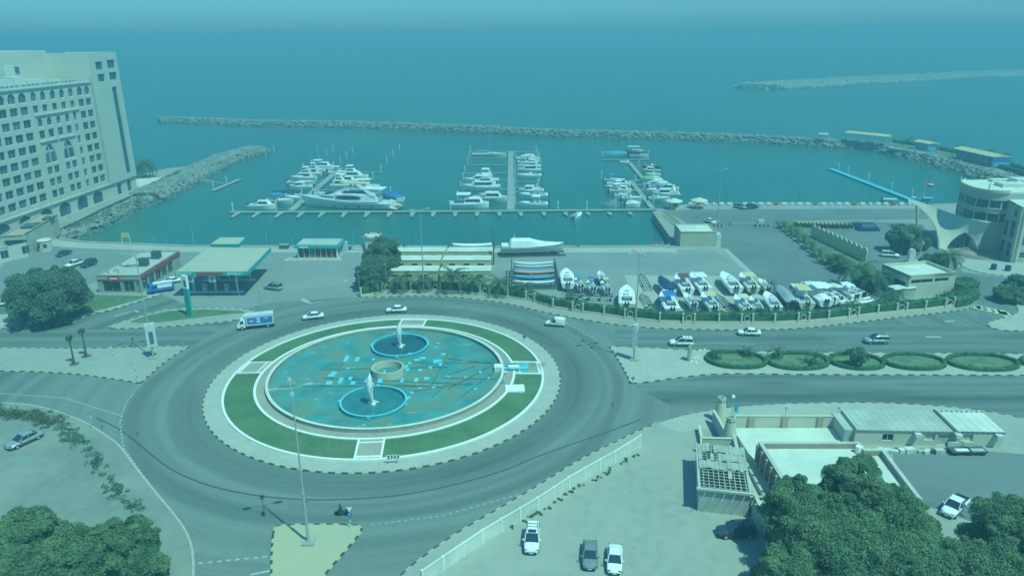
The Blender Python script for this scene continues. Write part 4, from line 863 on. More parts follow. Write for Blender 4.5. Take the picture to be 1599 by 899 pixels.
# ground floor arcade
ah = [(x-3.3, .2, x+3.3, 4.9, 2.0) for x in (-36, -25, -14.5, -4, 6.2, 16.6, 26.3)]+[(39.6, .4, 42.8, 5.0, 1.2), (46.9, .4, 50, 5.0, 1.2)]
mb = MB(); wallholes(mb, 103.8, 5.6, [(h[0]+50, h[1], h[2]+50, h[3], h[4]) for h in ah], .5, origin=(-50, .15, 0)); wallholes(mb, 20, 5.6, [], origin=(53.8, .15, 0), ux=(0, 1, 0), nz=(1, 0, 0)); obj('arcade', mb, M['hotel'], ht)
for h in ah: mb = MB(); mb.add([(h[0], .6, h[1]), (h[2], .6, h[1]), (h[2], .6, h[3]), (h[0], .6, h[3])], [(0, 1, 2, 3)]); obj('window', mb, M['glass_blue'], ht)
rbox('roof', 'roof_grey', -8, 15.5, 43.2, 84, 29, .3, ht); rbox('rear_block', 'hotel', -8, 28.5, 0, 84, 2, 44.4, ht)
rbox('penthouse', 'hotel', 12, 22, 43.5, 47, 14, 10.6, ht); rbox('penthouse', 'hotel', -24, 24, 43.5, 26, 10, 9.6, ht)
rbox('window', 'glass_blue', 5, 14.9, 47.6, 2.2, .3, 1.6, ht); rbox('window', 'glass_blue', 18, 14.9, 47.2, 1.8, .3, 1.9, ht)
for x, y, sx, sy, sz in ((-10, 9, 8, 5, 2.5), (-1, 9, 6, 5, 2.2), (7, 9, 5, 4, 3), (15, 8.5, 9, 3.5, 1.6), (-20, 9, 7, 5, 2.5), (24, 7, 4, 3, 1.2), (30, 9, 3, 2, 1)):
    rbox('plant_unit', random.choice(['roof_grey', 'gelcoat_b', 'roof_white']), x, y, 43.5, sx, sy, sz, ht)
for x in (10.5, 11.6, 12.7, 13.8): rbox('ladder_frame', 'gelcoat', x, 13.5, 44.5, .2, .2, 5.5, ht)
for k in range(5): rbox('ladder_frame', 'gelcoat', 12.2, 13.4, 45+k*1.1, 3.4, .15, .15, ht)
for k in range(16): rbox('parapet_slot', 'glass_curtain', -12+k*2.2+(k//4)*1.2, -.02, 44.05, 1.0, .1, .28, ht)
# porch
pt, pw = bld('hotel_porch', 'boxy beige entrance porch with a dark opening in front of the hotel', (8, 403), (43, 401), 26, 6.4, 'beige', 'pillar_pink', 'porch', front=[(.8, 0, 6.4, 5.0, 0, 'glass_blue', 'opening')])
rbox('skylight', 'glass_blue', 3.5, 12, 6.1, 4, 5, .5, pt); rbox('skylight', 'glass_blue', 5, 21, 6.1, 2.5, 3.4, .5, pt)
bld('hotel_annex', 'low pale annex wall with small dark windows at the left edge below the porch', (-60, 425), (18, 407), 6, 4.2, 'hotel', 'roof_grey', 'annex', front=[(15.5, 1, 17.6, 3.2, 0), (10, 1, 12, 3.2, 0)])
# terrace palms and round gate kiosk
k = thing('gatehouse', 'round beige gate kiosk beside the hotel driveway', 'kiosk', (*G(72, 391), 0))
mb = MB(); mb.cyl(0, 0, 0, 3.1, 1.75, None, 18); obj('wall', mb, M['cream'], k); mb = MB(); mb.cyl(0, 0, 3.1, 3.3, 1.95, 1.7, 18); obj('roof', mb, M['roof_white'], k); rbox('window', 'glass', .9, -1.45, 1.3, .9, .3, 1.0, k, .5); rbox('window', 'glass', -.9, -1.45, 1.3, .9, .3, 1.0, k, -.5)
# ---- fast food restaurant left of the station
FL, FR = (155, 457), (222, 457)
rt, rw = bld('restaurant_building', 'low flat roofed restaurant with a red fascia and rooftop ducts', FL, FR, 21.5, 4.4, 'concrete', 'roof_grey', 'restaurant', par=.35, front=[(1.2, .3, 5.5, 2.9, 0), (6.2, .3, 8.8, 2.9, 0), (9.4, 0, 10.2, 2.6, 0, 'brick_brown', 'door')], right=[(1+3.3*i, .4, 3.6+3.3*i, 3.0, 0) for i in range(5)])
rbox('fascia', 'pillar_pink', rw/2, -.12, 3.4, rw+.4, .25, .55, rt); rbox('fascia', 'red', rw+.12, 11, 3.45, .25, 21, .55, rt); rbox('sign_board', 'red', rw*.42, -.3, 3.0, 2.6, .3, 1.5, rt); rbox('sign_board', 'red', rw+.3, 10, 3.2, .3, 3.2, 1.2, rt)
rbox('sign_lettering', 'gelcoat', rw*.42, -.47, 3.6, 1.8, .04, .3, rt)
for y in (9, 15.5): rbox('air_conditioner', 'metal_dark', rw-3.2, y, 4.1, 1.9, 1.7, 1.9, rt); 
for y in (8.2, 14.7): mb = MB(); mb.path([(rw-4, y, 4.5), (rw-6.5, y-.6, 4.5), (rw-7.6, y-1, 4.4)], .17, 6); obj('duct', mb, M['metal_dark'], rt)
for i in range(7): mb = MB(); mb.cyl(rw-7.8+random.uniform(-1.4, 1.2), 4.5+random.uniform(-1.8, 4), 4.1, 4.5+random.random()*.5, .3, None, 8); obj('roof_vent', mb, M['metal'], rt)
# ---- fuel station
CZ = 6.6
cFL, cFR = Vector(G(273, 424.5, CZ)), Vector(G(386, 424, CZ)); cBR, cBL = Vector(G(423, 386.5, CZ)), Vector(G(325, 385.5, CZ))
cn = (cFL+cFR+cBR+cBL)/4; fs = thing('fuel_station_canopy', 'wide flat fuel station canopy with a teal edge over the pumps', 'canopy', (cn.x, cn.y, 0))
lp = [p-cn for p in (cFL, cFR, cBR, cBL)]; sc = lambda k: [(p.x*k, p.y*k) for p in lp]
mb = MB(); mb.prism(sc(.985), CZ-.9, CZ-.02, bot=True); obj('canopy_slab', mb, M['canopy_tan'], fs); mb = MB()
for i in range(4):
    a, b = sc(1)[i], sc(1)[(i+1) % 4]; a2, b2 = sc(.984)[i], sc(.984)[(i+1) % 4]
    mb = MB(); mb.add([(*a, CZ-1), (*b, CZ-1), (*b, CZ), (*a, CZ), (*a2, CZ-1), (*b2, CZ-1), (*b2, CZ), (*a2, CZ)], [(0, 1, 2, 3), (3, 2, 6, 7), (1, 0, 4, 5)]); obj('fascia', mb, M['teal'], fs)
wf = cFR.x-cFL.x
rbox('fascia_panel', 'red', -wf*.02+lp[0].x/2+lp[1].x/2, lp[0].y-.06, CZ-.85, wf*.36, .12, .7, fs)
def text(body, size, loc, rot, m, parent, name='lettering', ext=.03):
    cu = bpy.data.curves.new(name, 'FONT'); cu.body = body; cu.size = size; cu.extrude = ext; cu.align_x = 'CENTER'; cu.materials.append(M[m])
    o = bpy.data.objects.new(name, cu); COL.objects.link(o); bpy.context.view_layer.update(); me = bpy.data.meshes.new_from_object(o); bpy.data.objects.remove(o); q = link(name, me, parent, loc); q.rotation_euler = rot; return q
text('EMARAT', .95, (lp[0].x+wf*.83, lp[1].y-.1, CZ-.85), (math.pi/2, 0, 0), 'gelcoat', fs); text('EMARAT', .95, (lp[0].x+wf*.12, lp[0].y-.1, CZ-.85), (math.pi/2, 0, 0), 'gelcoat', fs)
for x in (-5.2, 0, 5.2, ):
    for y in (-6, 3): mb = MB(); mb.cyl(x-1, y, 0, CZ-.9, .28, None, 10); obj('column', mb, M['gelcoat_b'], fs)
for i, (x, y) in enumerate([(a, b) for b in (-6, 3) for a in (-3.6, 1.7)]):
    p = thing('fuel_pump', 'fuel pump on the island under the canopy, '+['front left', 'front right', 'back left', 'back right'][i], 'fuel pump', (cn.x+x, cn.y+y, .2), 0, 'fuel pumps'); rbox('cabinet', 'gelcoat_b', 0, 0, 0, 1.0, .6, 1.9, p); rbox('display', 'glass', 0, -.31, 1.2, .7, .04, .4, p); mb = MB(); mb.path([(.45, -.32, 1.2), (.7, -.5, .5), (.5, -.32, .3)], .04, 4); obj('hose', mb, M['rubber'], p)
mb = MB()
for y in (-6, 3): mb.box(cn.x-1, cn.y+y, 0, 13, 1.3, .2)
struct('pump_island', mb, M['kerb_white'])
for i, x in enumerate((-3.9, 1.2)): rb = thing('round_sign', ['left', 'right'][i]+' square sign board hanging from the front edge of the fuel canopy', 'sign', (cn.x+x-1, cn.y+lp[0].y+.3, CZ-2.6)); rbox('board', 'gelcoat_b', 0, 0, 0, 1.5, .12, 1.5, rb); mb = MB(); mb.tube((0, -.09, .75), (0, -.12, .75), .5, None, 14); obj('disc', mb, M['glass_curtain'], rb); rbox('hanger', 'metal', 0, 0, 1.5, .1, .1, .3, rb)
# second canopy behind
c2 = [Vector(G(*p, CZ-.3)) for p in ((328, 381), (373, 381), (383.5, 370.5), (344, 370.5))]; c2n = sum(c2, Vector((0, 0)))/4
f2 = thing('fuel_station_canopy', 'small teal edged canopy behind the main fuel canopy near the quay', 'canopy', (c2n.x, c2n.y, 0)); q2 = [((p-c2n).x, (p-c2n).y) for p in c2]
mb = MB(); mb.prism([(x*.98, y*.98) for x, y in q2], CZ-1.2, CZ-.3, bot=True); obj('canopy_slab', mb, M['canopy_tan'], f2); mb = MB(); mb.prism(q2, CZ-1.15, CZ-.34, top=False); obj('fascia', mb, M['teal'], f2)
for x in (-2, 2): mb = MB(); mb.cyl(x, 0, 0, CZ-1.2, .25, None, 10); obj('column', mb, M['gelcoat_b'], f2)
# station shop
st_, sw = bld('station_shop', 'glass fronted station shop with a teal fascia near the quay', (465.5, 404), (528, 404), 6.5, 4.0, 'gelcoat_b', 'roof_grey', 'shop', par=.3, front=[(.3+1.55*i, .3, 1.7+1.55*i, 2.9, 0, ['glass', 'maroon', 'glass_curtain', 'maroon', 'maroon', 'glass', 'maroon'][i], 'shop_window') for i in range(7)], right=[(.8, .2, 2.8, 2.9, 0), (3.4, .2, 5.6, 2.9, 0)])
rbox('fascia', 'teal', sw/2, -.35, 3.1, sw+1.2, .5, .75, st_); rbox('fascia', 'teal', sw+.45, 3, 3.1, .5, 7, .75, st_); rbox('sign_lettering', 'gelcoat', sw*.18, -.63, 3.3, 2.2, .05, .35, st_)
rbox('door_frame', 'gelcoat', sw-.1, -.1, 0, .35, .3, 3.1, st_)
mb = MB(); mb.prism(GL([(440, 407.5), (532, 407.5), (535, 402), (450, 402)], .15), 0, .15); pvs = struct('pavement', mb, M['paving']); stones(GL([(440, 407.5), (532, 407.5)]), 0, .16, pvs)
gu, gw = bld('tank_shed', 'small white slatted cabinet beside the station shop', (531, 396), (541, 396), 2.5, 3.0, 'gelcoat_b', 'roof_white', 'shed', par=.1)
u2, _ = bld('utility_hut', 'pale utility hut with an overhanging roof half hidden by the bushy tree near the quay', (571, 392), (590, 392), 4, 4.2, 'cream', 'roof_white', 'hut', par=.2, lip=.8)
for i, (x, y, m) in enumerate(((444, 388, 'metal_dark'), (545, 390, 'blue'), (560, 390, 'gelcoat_b'))):
    g = thing('equipment_cage', ['dark low cage', 'blue wheeled bin', 'pale storage rack'][i]+' standing by the quay near the station shop', 'cage', (*G(x, y, .05), .06)); rbox('body', m, 0, 0, .1, 2.6 if i != 1 else 1.4, 1.2, 1.1, g); rbox('lid', 'metal', 0, 0, 1.2, 2.7 if i != 1 else 1.5, 1.3, .08, g)
ts = thing('station_totem', 'tall teal price totem with a white head on the grass island', 'sign', (*G(297, 493, .15), .14), -.5)
rbox('column', 'teal', 0, 0, 0, 1.55, .45, 6.4, ts); rbox('head', 'gelcoat', 0, 0, 6.4, 1.6, .5, 2.9, ts); rbox('display', 'glass_curtain', .2, -.27, 6.9, .7, .04, 1.5, ts)
# ---- boat yard cabins: three rows of long white roofed cabins
for r_, (yb, xl, xr, xm) in enumerate(((441, 601, 766, 686), (423.5, 612, 766, 690), (409.5, 622, 769, 697))):
    for j, (a, b) in enumerate(((xl, xm-2.5), (xm+2.5, xr))):
        W_ = math.dist(G(a, yb), G(b, yb))
        wn = [(x, 1.2, x+1.6, 2.1, 0) for x in np.arange(1.5, W_-2, 3.7)]
        t, w_ = bld('portable_cabin', ['front', 'middle', 'back'][r_]+' row white roofed cabin in the boat yard, '+['left', 'right'][j]+' one of its row', (a, yb), (b, yb), 4.4, 3.0, 'tan', 'roof_white', 'cabin', z=.03, front=wn, par=0)
        rbox('roof_sheet', 'roof_white', w_/2, 1.1, 2.95, w_+.3, 2.4, .14, t); rbox('roof_sheet', 'roof_white', w_/2, 3.4, 2.95, w_+.3, 2.1, .10, t); t['group'] = 'white roofed cabins'
# ---- beige block at the quay corner
qb, qw = bld('pump_house', 'plain beige block with a pale flat roof at the harbour corner', (1061.5, 385), (1117, 385), 9.5, 4.4, 'beige', 'roof_white', 'building', par=.3, right=[(1, .6, 3, 1.6, 0), (1, 2.2, 3, 3.2, 0)])
rbox('shelf', 'gelcoat_b', qw+.8, 1.6, 0, 1.4, 3, 3.6, qb)
# ---- gate office on the right
go, gw = bld('gate_office', 'pale office with a long strip window behind the hedge on the right', (1415, 466.5), (1487, 460.5), 9.5, 5.6, 'cream', 'roof_white', 'building', par=.7, front=[(.5, 3.6, 6.2, 4.5, 0), (6.7, 3.6, 10.4, 4.5, 0)], left=[(1, .8, 3.6, 3.8, 0, 'glass_curtain'), (4.5, 2.2, 8.5, 3.6, 0)])
rbox('wing', 'roof_grey', -1.2, .6, 0, 5.5, 2.6, 2.7, go); rbox('wing_roof', 'roof_white', -1.2, .6, 2.7, 5.8, 2.9, .15, go)
# ---- gazebos
def gazebo(px, py, label, solid):
    t = thing('gazebo', label, 'gazebo', (*G(px, py), .03), .2); n = 8; rr = 2.5
    for k in range(n):
        if k % 2: mb = MB(); mb.cyl(rr*.85*math.cos(k*math.pi/4), rr*.85*math.sin(k*math.pi/4), 0, 2.7, .09, None, 6); obj('post', mb, M['gelcoat'], t)
    mb = MB(); mb.loft([[(rr*1.25*math.cos(k*math.pi/4), rr*1.25*math.sin(k*math.pi/4), 2.65) for k in range(n)], [(rr*1.2*math.cos(k*math.pi/4), rr*1.2*math.sin(k*math.pi/4), 2.85) for k in range(n)], [(.5*math.cos(k*math.pi/4), .5*math.sin(k*math.pi/4), 3.7) for k in range(n)]]); obj('roof', mb, M['canvas' if not solid else 'roof_white'], t)
    if solid: mb = MB(); mb.cyl(0, .3, 0, 2.6, 1.7, None, 8); obj('wall', mb, M['cream'], t); rbox('window', 'glass', 0, -1.4, 1.2, 1.2, .2, 1, t); rbox('counter', 'cream', 1.2, -1.6, 0, 3, 1, .9, t)
gazebo(1052, 326, 'octagonal gazebo with a white roof and cream counter at the head of the pier', True); gazebo(1091, 325, 'open octagonal gazebo with a beige roof right of the white roofed one', False)
# ---- clubhouse with the swooping sail porch
def onsail(px, py):
    d = ray(px, py); lo, hi = 50, 400; cl_ = lambda v: max(0, min(1, v))
    y0 = 199.4-3.2*cl_((px-1467)/60); lean = cl_((1545-px)/125)**1.2
    for _ in range(60):
        t = (lo+hi)/2; z = CH+d[2]*t
        if d[1]*t > y0+27*lean*(max(0, z)/9)**1.1: hi = t
        else: lo = t
    return Vector((d[0]*lo, d[1]*lo, CH+d[2]*lo))
outer_r = [(1420, 312), (1436, 315.5), (1455, 323), (1480, 332), (1505, 340), (1530, 345), (1545, 347.5), (1543, 352), (1538, 362), (1532, 374), (1527.5, 391)]
arch = [(1527.5, 391), (1524, 381), (1517, 370), (1507, 362.5), (1496, 368), (1486, 376), (1480, 384), (1477, 391)]
left_e = [(1467, 391.5), (1467, 378), (1464, 362), (1457, 347), (1446, 333), (1434, 322), (1420, 315)]
cl = thing('clubhouse', 'beige clubhouse with a swooping pointed porch and curved window bands at the right edge', 'building', (0, 0, 0))
prof = outer_r+arch[1:]+left_e; P3 = [onsail(*p) for p in prof]
nrm = Vector((0, 1, .12)).normalized(); n = len(P3); mb = MB()
import bmesh
# fill with columns so the curved sail stays smooth
def fillpoly(pts2, f3, off):
    from mathutils.geometry import delaunay_2d_cdt
    xs = [p[0] for p in pts2]; ys = [p[1] for p in pts2]; V = [Vector(p) for p in pts2]; N0 = len(V)
    E_ = [(i, (i+1) % N0) for i in range(N0)]
    for gx in np.arange(min(xs), max(xs), 6):
        for gy in np.arange(min(ys), max(ys), 6): V.append(Vector((gx+.1, gy+.1)))
    vv, _, ff, _, _, _ = delaunay_2d_cdt(V, E_, [tuple(range(N0))], 1, 1e-4)
    return [f3(v.x, v.y)+off for v in vv], [tuple(f) for f in ff]
v1, f1 = fillpoly(prof, onsail, Vector((0, 0, 0))); mb.add(v1, [f[::-1] for f in f1]); mb.add([v+nrm*.9 for v in v1], f1)
mb.add([p for p in P3]+[p+nrm*.9 for p in P3], [(i, (i+1) % n, (i+1) % n+n, i+n) for i in range(n)]); obj('sail_porch', mb, M['cream'], cl)
tipw = onsail(1428, 316); cb_ = G(1432, 358); mb = MB(); mb.tube((cb_[0], cb_[1], 0), (tipw.x+1, tipw.y+.4, tipw.z-.3), .38, .38, 10); obj('column', mb, M['cream'], cl)
# curved drum with two window bands
def wallpoly(pts, z0, z1, m, nm='wall'):
    mb = MB()
    for a, b in zip(pts, pts[1:]): mb.add([(a[0], a[1], z0), (b[0], b[1], z0), (b[0], b[1], z1), (a[0], a[1], z1)], [(0, 1, 2, 3)])
    return obj(nm, mb, M[m], cl)
drum = [(134, 216), (130.4, 212.5), (129.0, 207), (129.0, 202), (130.8, 199.0), (133.6, 197.7), (135.6, 197.6)]
zb1, zt1, zb2, zt2, zr = 8.6, 10.9, 12.3, 14.5, 17.0
ds_ = smoothline(drum, 2)
wallpoly(ds_, 0, zb1, 'beige'); wallpoly(ds_, zt1, zb2, 'beige'); wallpoly(ds_, zt2, zr, 'beige')
ins = [(p[0]+.35, p[1]+.3) for p in ds_]; wallpoly(ins, zb1-.1, zt1+.1, 'glass_blue', 'window_band'); wallpoly(ins, zb2-.1, zt2+.1, 'glass_blue', 'window_band')
for k in range(2, len(ds_)-2, 4):
    for z0, z1 in ((zb1, zt1), (zb2, zt2)): mb = MB(); mb.box(ds_[k][0]+.2, ds_[k][1]+.15, z0, .3, .3, z1-z0); obj('mullion', mb, M['cream'], cl)
for z0 in (zt1, zt2, zb1-.35, zb2-.35): mb = MB(); mb.prism([(p[0]-.15, p[1]-.12) for p in ds_]+[(p[0]+.9, p[1]+.6) for p in ds_[::-1]], z0, z0+.35, bot=True); obj('ledge', mb, M['beige'], cl)
mb = MB(); mb.prism(ds_+[(163, 197.6), (163, 216)], zr-.5, zr-.05); obj('roof', mb, M['roof_white'], cl)
mb = MB(); mb.prism([(p[0]-.3, p[1]-.25) for p in ds_]+[(p[0]+.5, p[1]+.4) for p in ds_[::-1]], zr-.4, zr+.4, bot=True); obj('parapet', mb, M['cream'], cl)
for x, y in ((130.6, 212.5), (131.8, 201)): mb = MB(); mb.cyl(x, y, zr+.3, zr+2.0, .3, .05, 6); obj('finial', mb, M['cream'], cl)
for x, y, sx, sy, h in ((141, 206, 7, 4, 1.0), (147, 210, 6, 4, 1.5), (153, 203, 7, 5, 1.3), (144, 213, 9, 2, .8)): rbox('roof_block', 'roof_white', x, y, zr-.1, sx, sy, h, cl)
def wing(a, b, H, holes, m='beige'):
    a, b = Vector(a), Vector(b); d = (b-a); W_ = d.length; ux = d.normalized(); nn = Vector((ux.y, -ux.x)); mb = MB()
    wallholes(mb, W_, H, holes, .3, origin=(a.x, a.y, 0), ux=(ux.x, ux.y, 0), nz=(nn.x, nn.y, 0)); obj('wall', mb, M[m], cl)
    for h in holes:
        mb = MB(); q = [(a+ux*x-nn*.28) for x in (h[0], h[2])]; mb.add([(q[0].x, q[0].y, h[1]), (q[1].x, q[1].y, h[1]), (q[1].x, q[1].y, h[3]), (q[0].x, q[0].y, h[3])], [(0, 1, 2, 3)]); wo = obj('window', mb, M['glass_blue'], cl)
        n_ = max(1, int((h[3]-h[1])/1.6)); mb = MB()
        for i in range(n_+1): z = h[1]+(h[3]-h[1])*i/n_; q2_ = [(a+ux*x-nn*.22) for x in (h[0], h[2])]; mb.add([(q2_[0].x, q2_[0].y, z-.05), (q2_[1].x, q2_[1].y, z-.05), (q2_[1].x, q2_[1].y, z+.05), (q2_[0].x, q2_[0].y, z+.05)], [(0, 1, 2, 3)])
        obj('frame', mb, M['cream'], wo)
wing((129.6, 200.2), (135.4, 197.6), 8.5, [(2.6, .9, 5.0, 3.4, 0)])
wing((135.4, 197.6), (133.1, 188.4), 15.0, [(.8, .6, 3.6, 4.2, 0), (.8, 5.6, 3.6, 9.8, 0), (5.0, .8, 8.0, 4.6, 0), (5.0, 6.0, 8.0, 10.6, 0), (5.4, 11.8, 7.8, 13.8, 1.2)])
wing((133.1, 188.4), (158, 189.4), 15.0, [(2.2+4.5*i, z0, 5.6+4.5*i, z1, 0) for i in range(5) for z0, z1 in ((1, 2.6), (4.4, 8.4), (9.6, 12.6))])
mb = MB(); mb.prism([(135.4, 197.6), (133.1, 188.4), (158, 189.4), (158, 197.5)], 14.3, 14.95); obj('roof', mb, M['roof_white'], cl)
mb = MB(); mb.cyl(133.6, 187.4, 0, 16.2, .5, None, 12); obj('column', mb, M['cream'], cl)
rbox('entrance_glass', 'glass_blue', 128.2, 201.6, 0, 5.5, .3, 3.2, cl)
for i in range(6): rbox('glazing_bar', 'metal_dark', 125.6+i*1.0, 201.3, 0, .1, .2, 3.2, cl)
mb = MB()
for i in range(3): mb.cyl(129, 196.5, 0, .5-i*.15, 4.8+i*.6, None, 24)
obj('entrance_step', mb, M['brick_brown'], cl)
# ---- breakwater shelters
def shelter(a, b, dep, H, label, wallm=None, arch=False, gz=1.6):
    A_, B_ = Vector(G(*a, gz)), Vector(G(*b, gz)); d = B_-A_; W_ = d.length; t = thing('shelter', label, 'shelter', (A_.x, A_.y, gz), math.atan2(d.y, d.x))
    mb = MB(); mb.add([(-.4, -.4, H), (W_+.4, -.4, H), (W_+.4, dep/2, H+.9), (-.4, dep/2, H+.9), (W_+.4, dep+.4, H), (-.4, dep+.4, H), (-.4, -.4, H-.2), (W_+.4, -.4, H-.2), (W_+.4, dep+.4, H-.2), (-.4, dep+.4, H-.2)], [(0, 1, 2, 3), (3, 2, 4, 5), (6, 7, 1, 0), (7, 8, 4, 2, 1), (9, 6, 0, 3, 5), (9, 8, 7, 6)]); obj('roof', mb, M['tan'], t)
    for i in range(int(W_/4)+1):
        for y in (0, dep): mb = MB(); x = i*W_/int(W_/4) if W_ > 4 else 0; mb.cyl(x, y, -.5, H, .13, None, 6); obj('post', mb, M['gelcoat_b'], t)
    if wallm: mb = MB(); mb.box(W_/2, dep*.5, 0, W_*.94, dep*.7, H-.3); obj('wall', mb, M[wallm], t)
    return t, W_
shelter((1319, 219), (1384, 226), 5, 4.2, 'long open shelter with a tan roof at the bend of the breakwater'); s2, w2 = shelter((1426, 232), (1449, 236), 6, 3.6, 'small hut with a tan roof and blue front on the breakwater', 'cyan'); s3, w3 = shelter((1487, 246), (1549, 261), 8, 4.4, 'large shed with a tan roof and blue end on the breakwater', 'glass_curtain')
rbox('gable_panel', 'blue', w3+.1, 4, 2.4, .3, 8, 2.2, s3); rbox('end_wall', 'cyan', w3, 4, 0, .3, 7, 2.3, s3)
shelter((1278, 217), (1290, 218), 2.5, 2.6, 'tiny open canopy left of the long breakwater shelter')
# ================================================================ COMPOUND AT BOTTOM RIGHT
def tower(px, py, H, r0, r1, label):
    t = thing('watch_tower', label, 'tower', (*G(px, py, .13), .13)); mb = MB(); mb.cyl(0, 0, 0, H, r0, r1, 24, cap=False); mb.cyl(0, 0, H-.9, H-.85, r1, r1, 24); obj('wall', mb, M['cream'], t, smooth=False)
    mb = MB(); mb.ring(0, 0, r1-.3, r1+.02, H-.3, H+.06, 24); obj('rim', mb, M['cream'], t)
    for k in range(8): a = k*math.pi/4; rbox('merlon', 'cream', (r1-.14)*math.cos(a), (r1-.14)*math.sin(a), H+.04, .28, .5, .45, t, a)
    for k in (4, 5, 6, 7): a = k*math.pi/4+.4; rbox('slot', 'black', (r1-.02)*math.cos(a), (r1-.02)*math.sin(a), H-.35, .1, .3, .3, t, a)
tower(1137, 699, 4.7, 1.35, .62, 'tapering cream watch tower nearer the camera by the compound entrance')
tower(1124, 656, 3.6, 1.2, .6, 'tapering cream watch tower beside the road at the compound gate')
def wallrun(name, label, line, th, h, m='plaster', z=.13, coping='cream', step=None, cat='wall', post=None, posth=.15, pm=None):
    t = thing(name, label, cat, (0, 0, z)); pts = resample(line, step) if step else [Vector(p) for p in line]
    for i, (a, b) in enumerate(zip(pts, pts[1:])):
        d = b-a; c = (a+b)/2; rz = math.atan2(d.y, d.x); g = .06 if post else 0
        mb = MB(); mb.box(c.x, c.y, 0, d.length-g, th, h, rz); po = obj('panel', mb, M[m], t)
        if coping: mb = MB(); mb.box(c.x, c.y, h, d.length-g, th+.12, .09, rz); obj('coping', mb, M[coping], po)
        if post: mb = MB(); mb.box(a.x, a.y, 0, post, post, h+posth, rz); obj('post', mb, M[pm or coping or m], t)
    if post: mb = MB(); mb.box(pts[-1].x, pts[-1].y, 0, post, post, h+posth); obj('post', mb, M[pm or coping or m], t)
    return t
wl = [G(*p, .13) for p in ((660, 912), (700, 884), (760, 843), (806, 816), (849, 790), (891, 761), (929, 739), (965, 719), (1000, 696))]
wallrun('boundary_wall', 'long cream panelled wall between the road and the sandy parking lot', wl, .16, 1.8, 'roof_white', coping='roof_white', step=3.15, post=.28, pm='white')
c1 = lambda *p: [G(*q, .13) for q in p]
wallrun('compound_wall', 'cream wall with brown panels behind the sandy court', c1((1146, 666), (1315, 666.5)), .3, 1.9, 'cream')
cw = thing('wall_panels', 'three brown vertical panels set in the cream rear wall of the sandy court', 'panel', (0, 0, 0))
for px in (1172, 1224, 1279): p = G(px, 667, .13); rbox('panel', 'pillar_pink', p[0], p[1]-.17, .12, .9, .1, 1.95, cw)
mb = MB(); mb.prism(c1((1146, 668), (1315, 668), (1318, 690), (1185, 692), (1180, 722), (1158, 715)), .13, .16); struct('court', mb, M['roof_white'])
sh = wallrun('compound_wall', 'thin grey wall running from the tower down past the ruined shed', c1((1150, 690), (1170, 722), (1182, 735)), .15, 1.2, 'roof_grey', coping=None)
wallrun('compound_wall', 'tall grey side wall of the ruined shed stepping down towards the trees', c1((1143, 703), (1152, 738), (1166, 775), (1183, 815), (1200, 860)), .35, 2.6, 'roof_grey', coping='plaster')
# low enclosure round the tower foot
wallrun('enclosure_wall', 'square cream enclosure below the nearer watch tower', c1((1095, 708), (1143, 709)), .3, 2.6, 'cream')
wallrun('enclosure_wall', 'pale wall from the road tower down to the square enclosure', c1((1113, 660), (1127, 686), (1133, 697)), .3, 2.2, 'roof_grey')
wallrun('enclosure_wall', 'low whitewashed kerb wall left of the watch towers', c1((1091, 672), (1095, 690), (1095, 708)), .3, .9, 'roof_white')
# ruined shed with collapsed tin roof
rs, rsw = bld('ruined_shed', 'grey shed whose collapsed roof shows bare rafters', (1089, 797), (1168, 806), 11.0, 3.3, 'roof_grey', 'metal_dark', 'shed', z=.13, par=0)
for o_ in [c for c in COL.objects if c.parent == rs and c.name.startswith('roof')]: o_.location.z = -2.4
for i in range(9): rbox('rafter', 'tin', .6+i*(rsw-1)/8, 5.5, 3.25, .12, 11, .14, rs)
for i in range(16): rbox('batten', 'tin', rsw/2, .3+i*.69, 3.42, rsw+.2, .1, .08, rs)
rbox('eaves_beam', 'plaster', rsw/2, -.1, 3.2, rsw+.7, .35, .3, rs); rbox('eaves_beam', 'plaster', 0, 5.5, 3.2, .3, 11.2, .28, rs); rbox('eaves_beam', 'plaster', rsw, 5.5, 3.2, .3, 11.2, .28, rs)
for i in range(12):
    for j in range(5):
        x = .1+i*rsw/12; y = 1.4+j*2.1
        keep = .08 if j == 0 else .4 if j == 1 else 1
        if (j == 3 and i in (1, 2, 4)) or (j == 4 and i == 3) or random.random() > keep: continue
        rbox('roof_sheet', 'tin', x+rsw/24, y+random.uniform(-.2, .2), 3.52+random.uniform(0, .1), rsw/12-.02, 2.1*random.uniform(.8, 1.05), .04, rs, random.uniform(-.12, .12) if j < 2 else 0)
for i in range(7): mb = MB(); mb.tube((.8+i*1.2, -.2, 3.1), (.3+i*1.2, -.9, 2.3), .04, None, 4); obj('prop', mb, M['tin'], rs)
# second ruin by the tree
r2t, r2w = bld('ruined_shed', 'small roofless pen with pale broken beams beside the big tree', (1194, 838), (1222, 836), 5, 2.4, 'plaster', 'sand', 'shed', z=.13, par=0)
for o_ in [c for c in COL.objects if c.parent == r2t and c.name.startswith('roof')]: o_.location.z = -2.0
for i in range(4): rbox('beam', 'roof_white', r2w/2, .2+i*1.5, 2.4, r2w+.3, .18, .12, r2t, random.uniform(-.05, .05))
for i in range(4): rbox('broken_board', 'roof_white', random.uniform(.5, r2w-.5), random.uniform(.5, 4.5), 2.52, 1.5, .5, .05, r2t, random.uniform(-.9, .9))
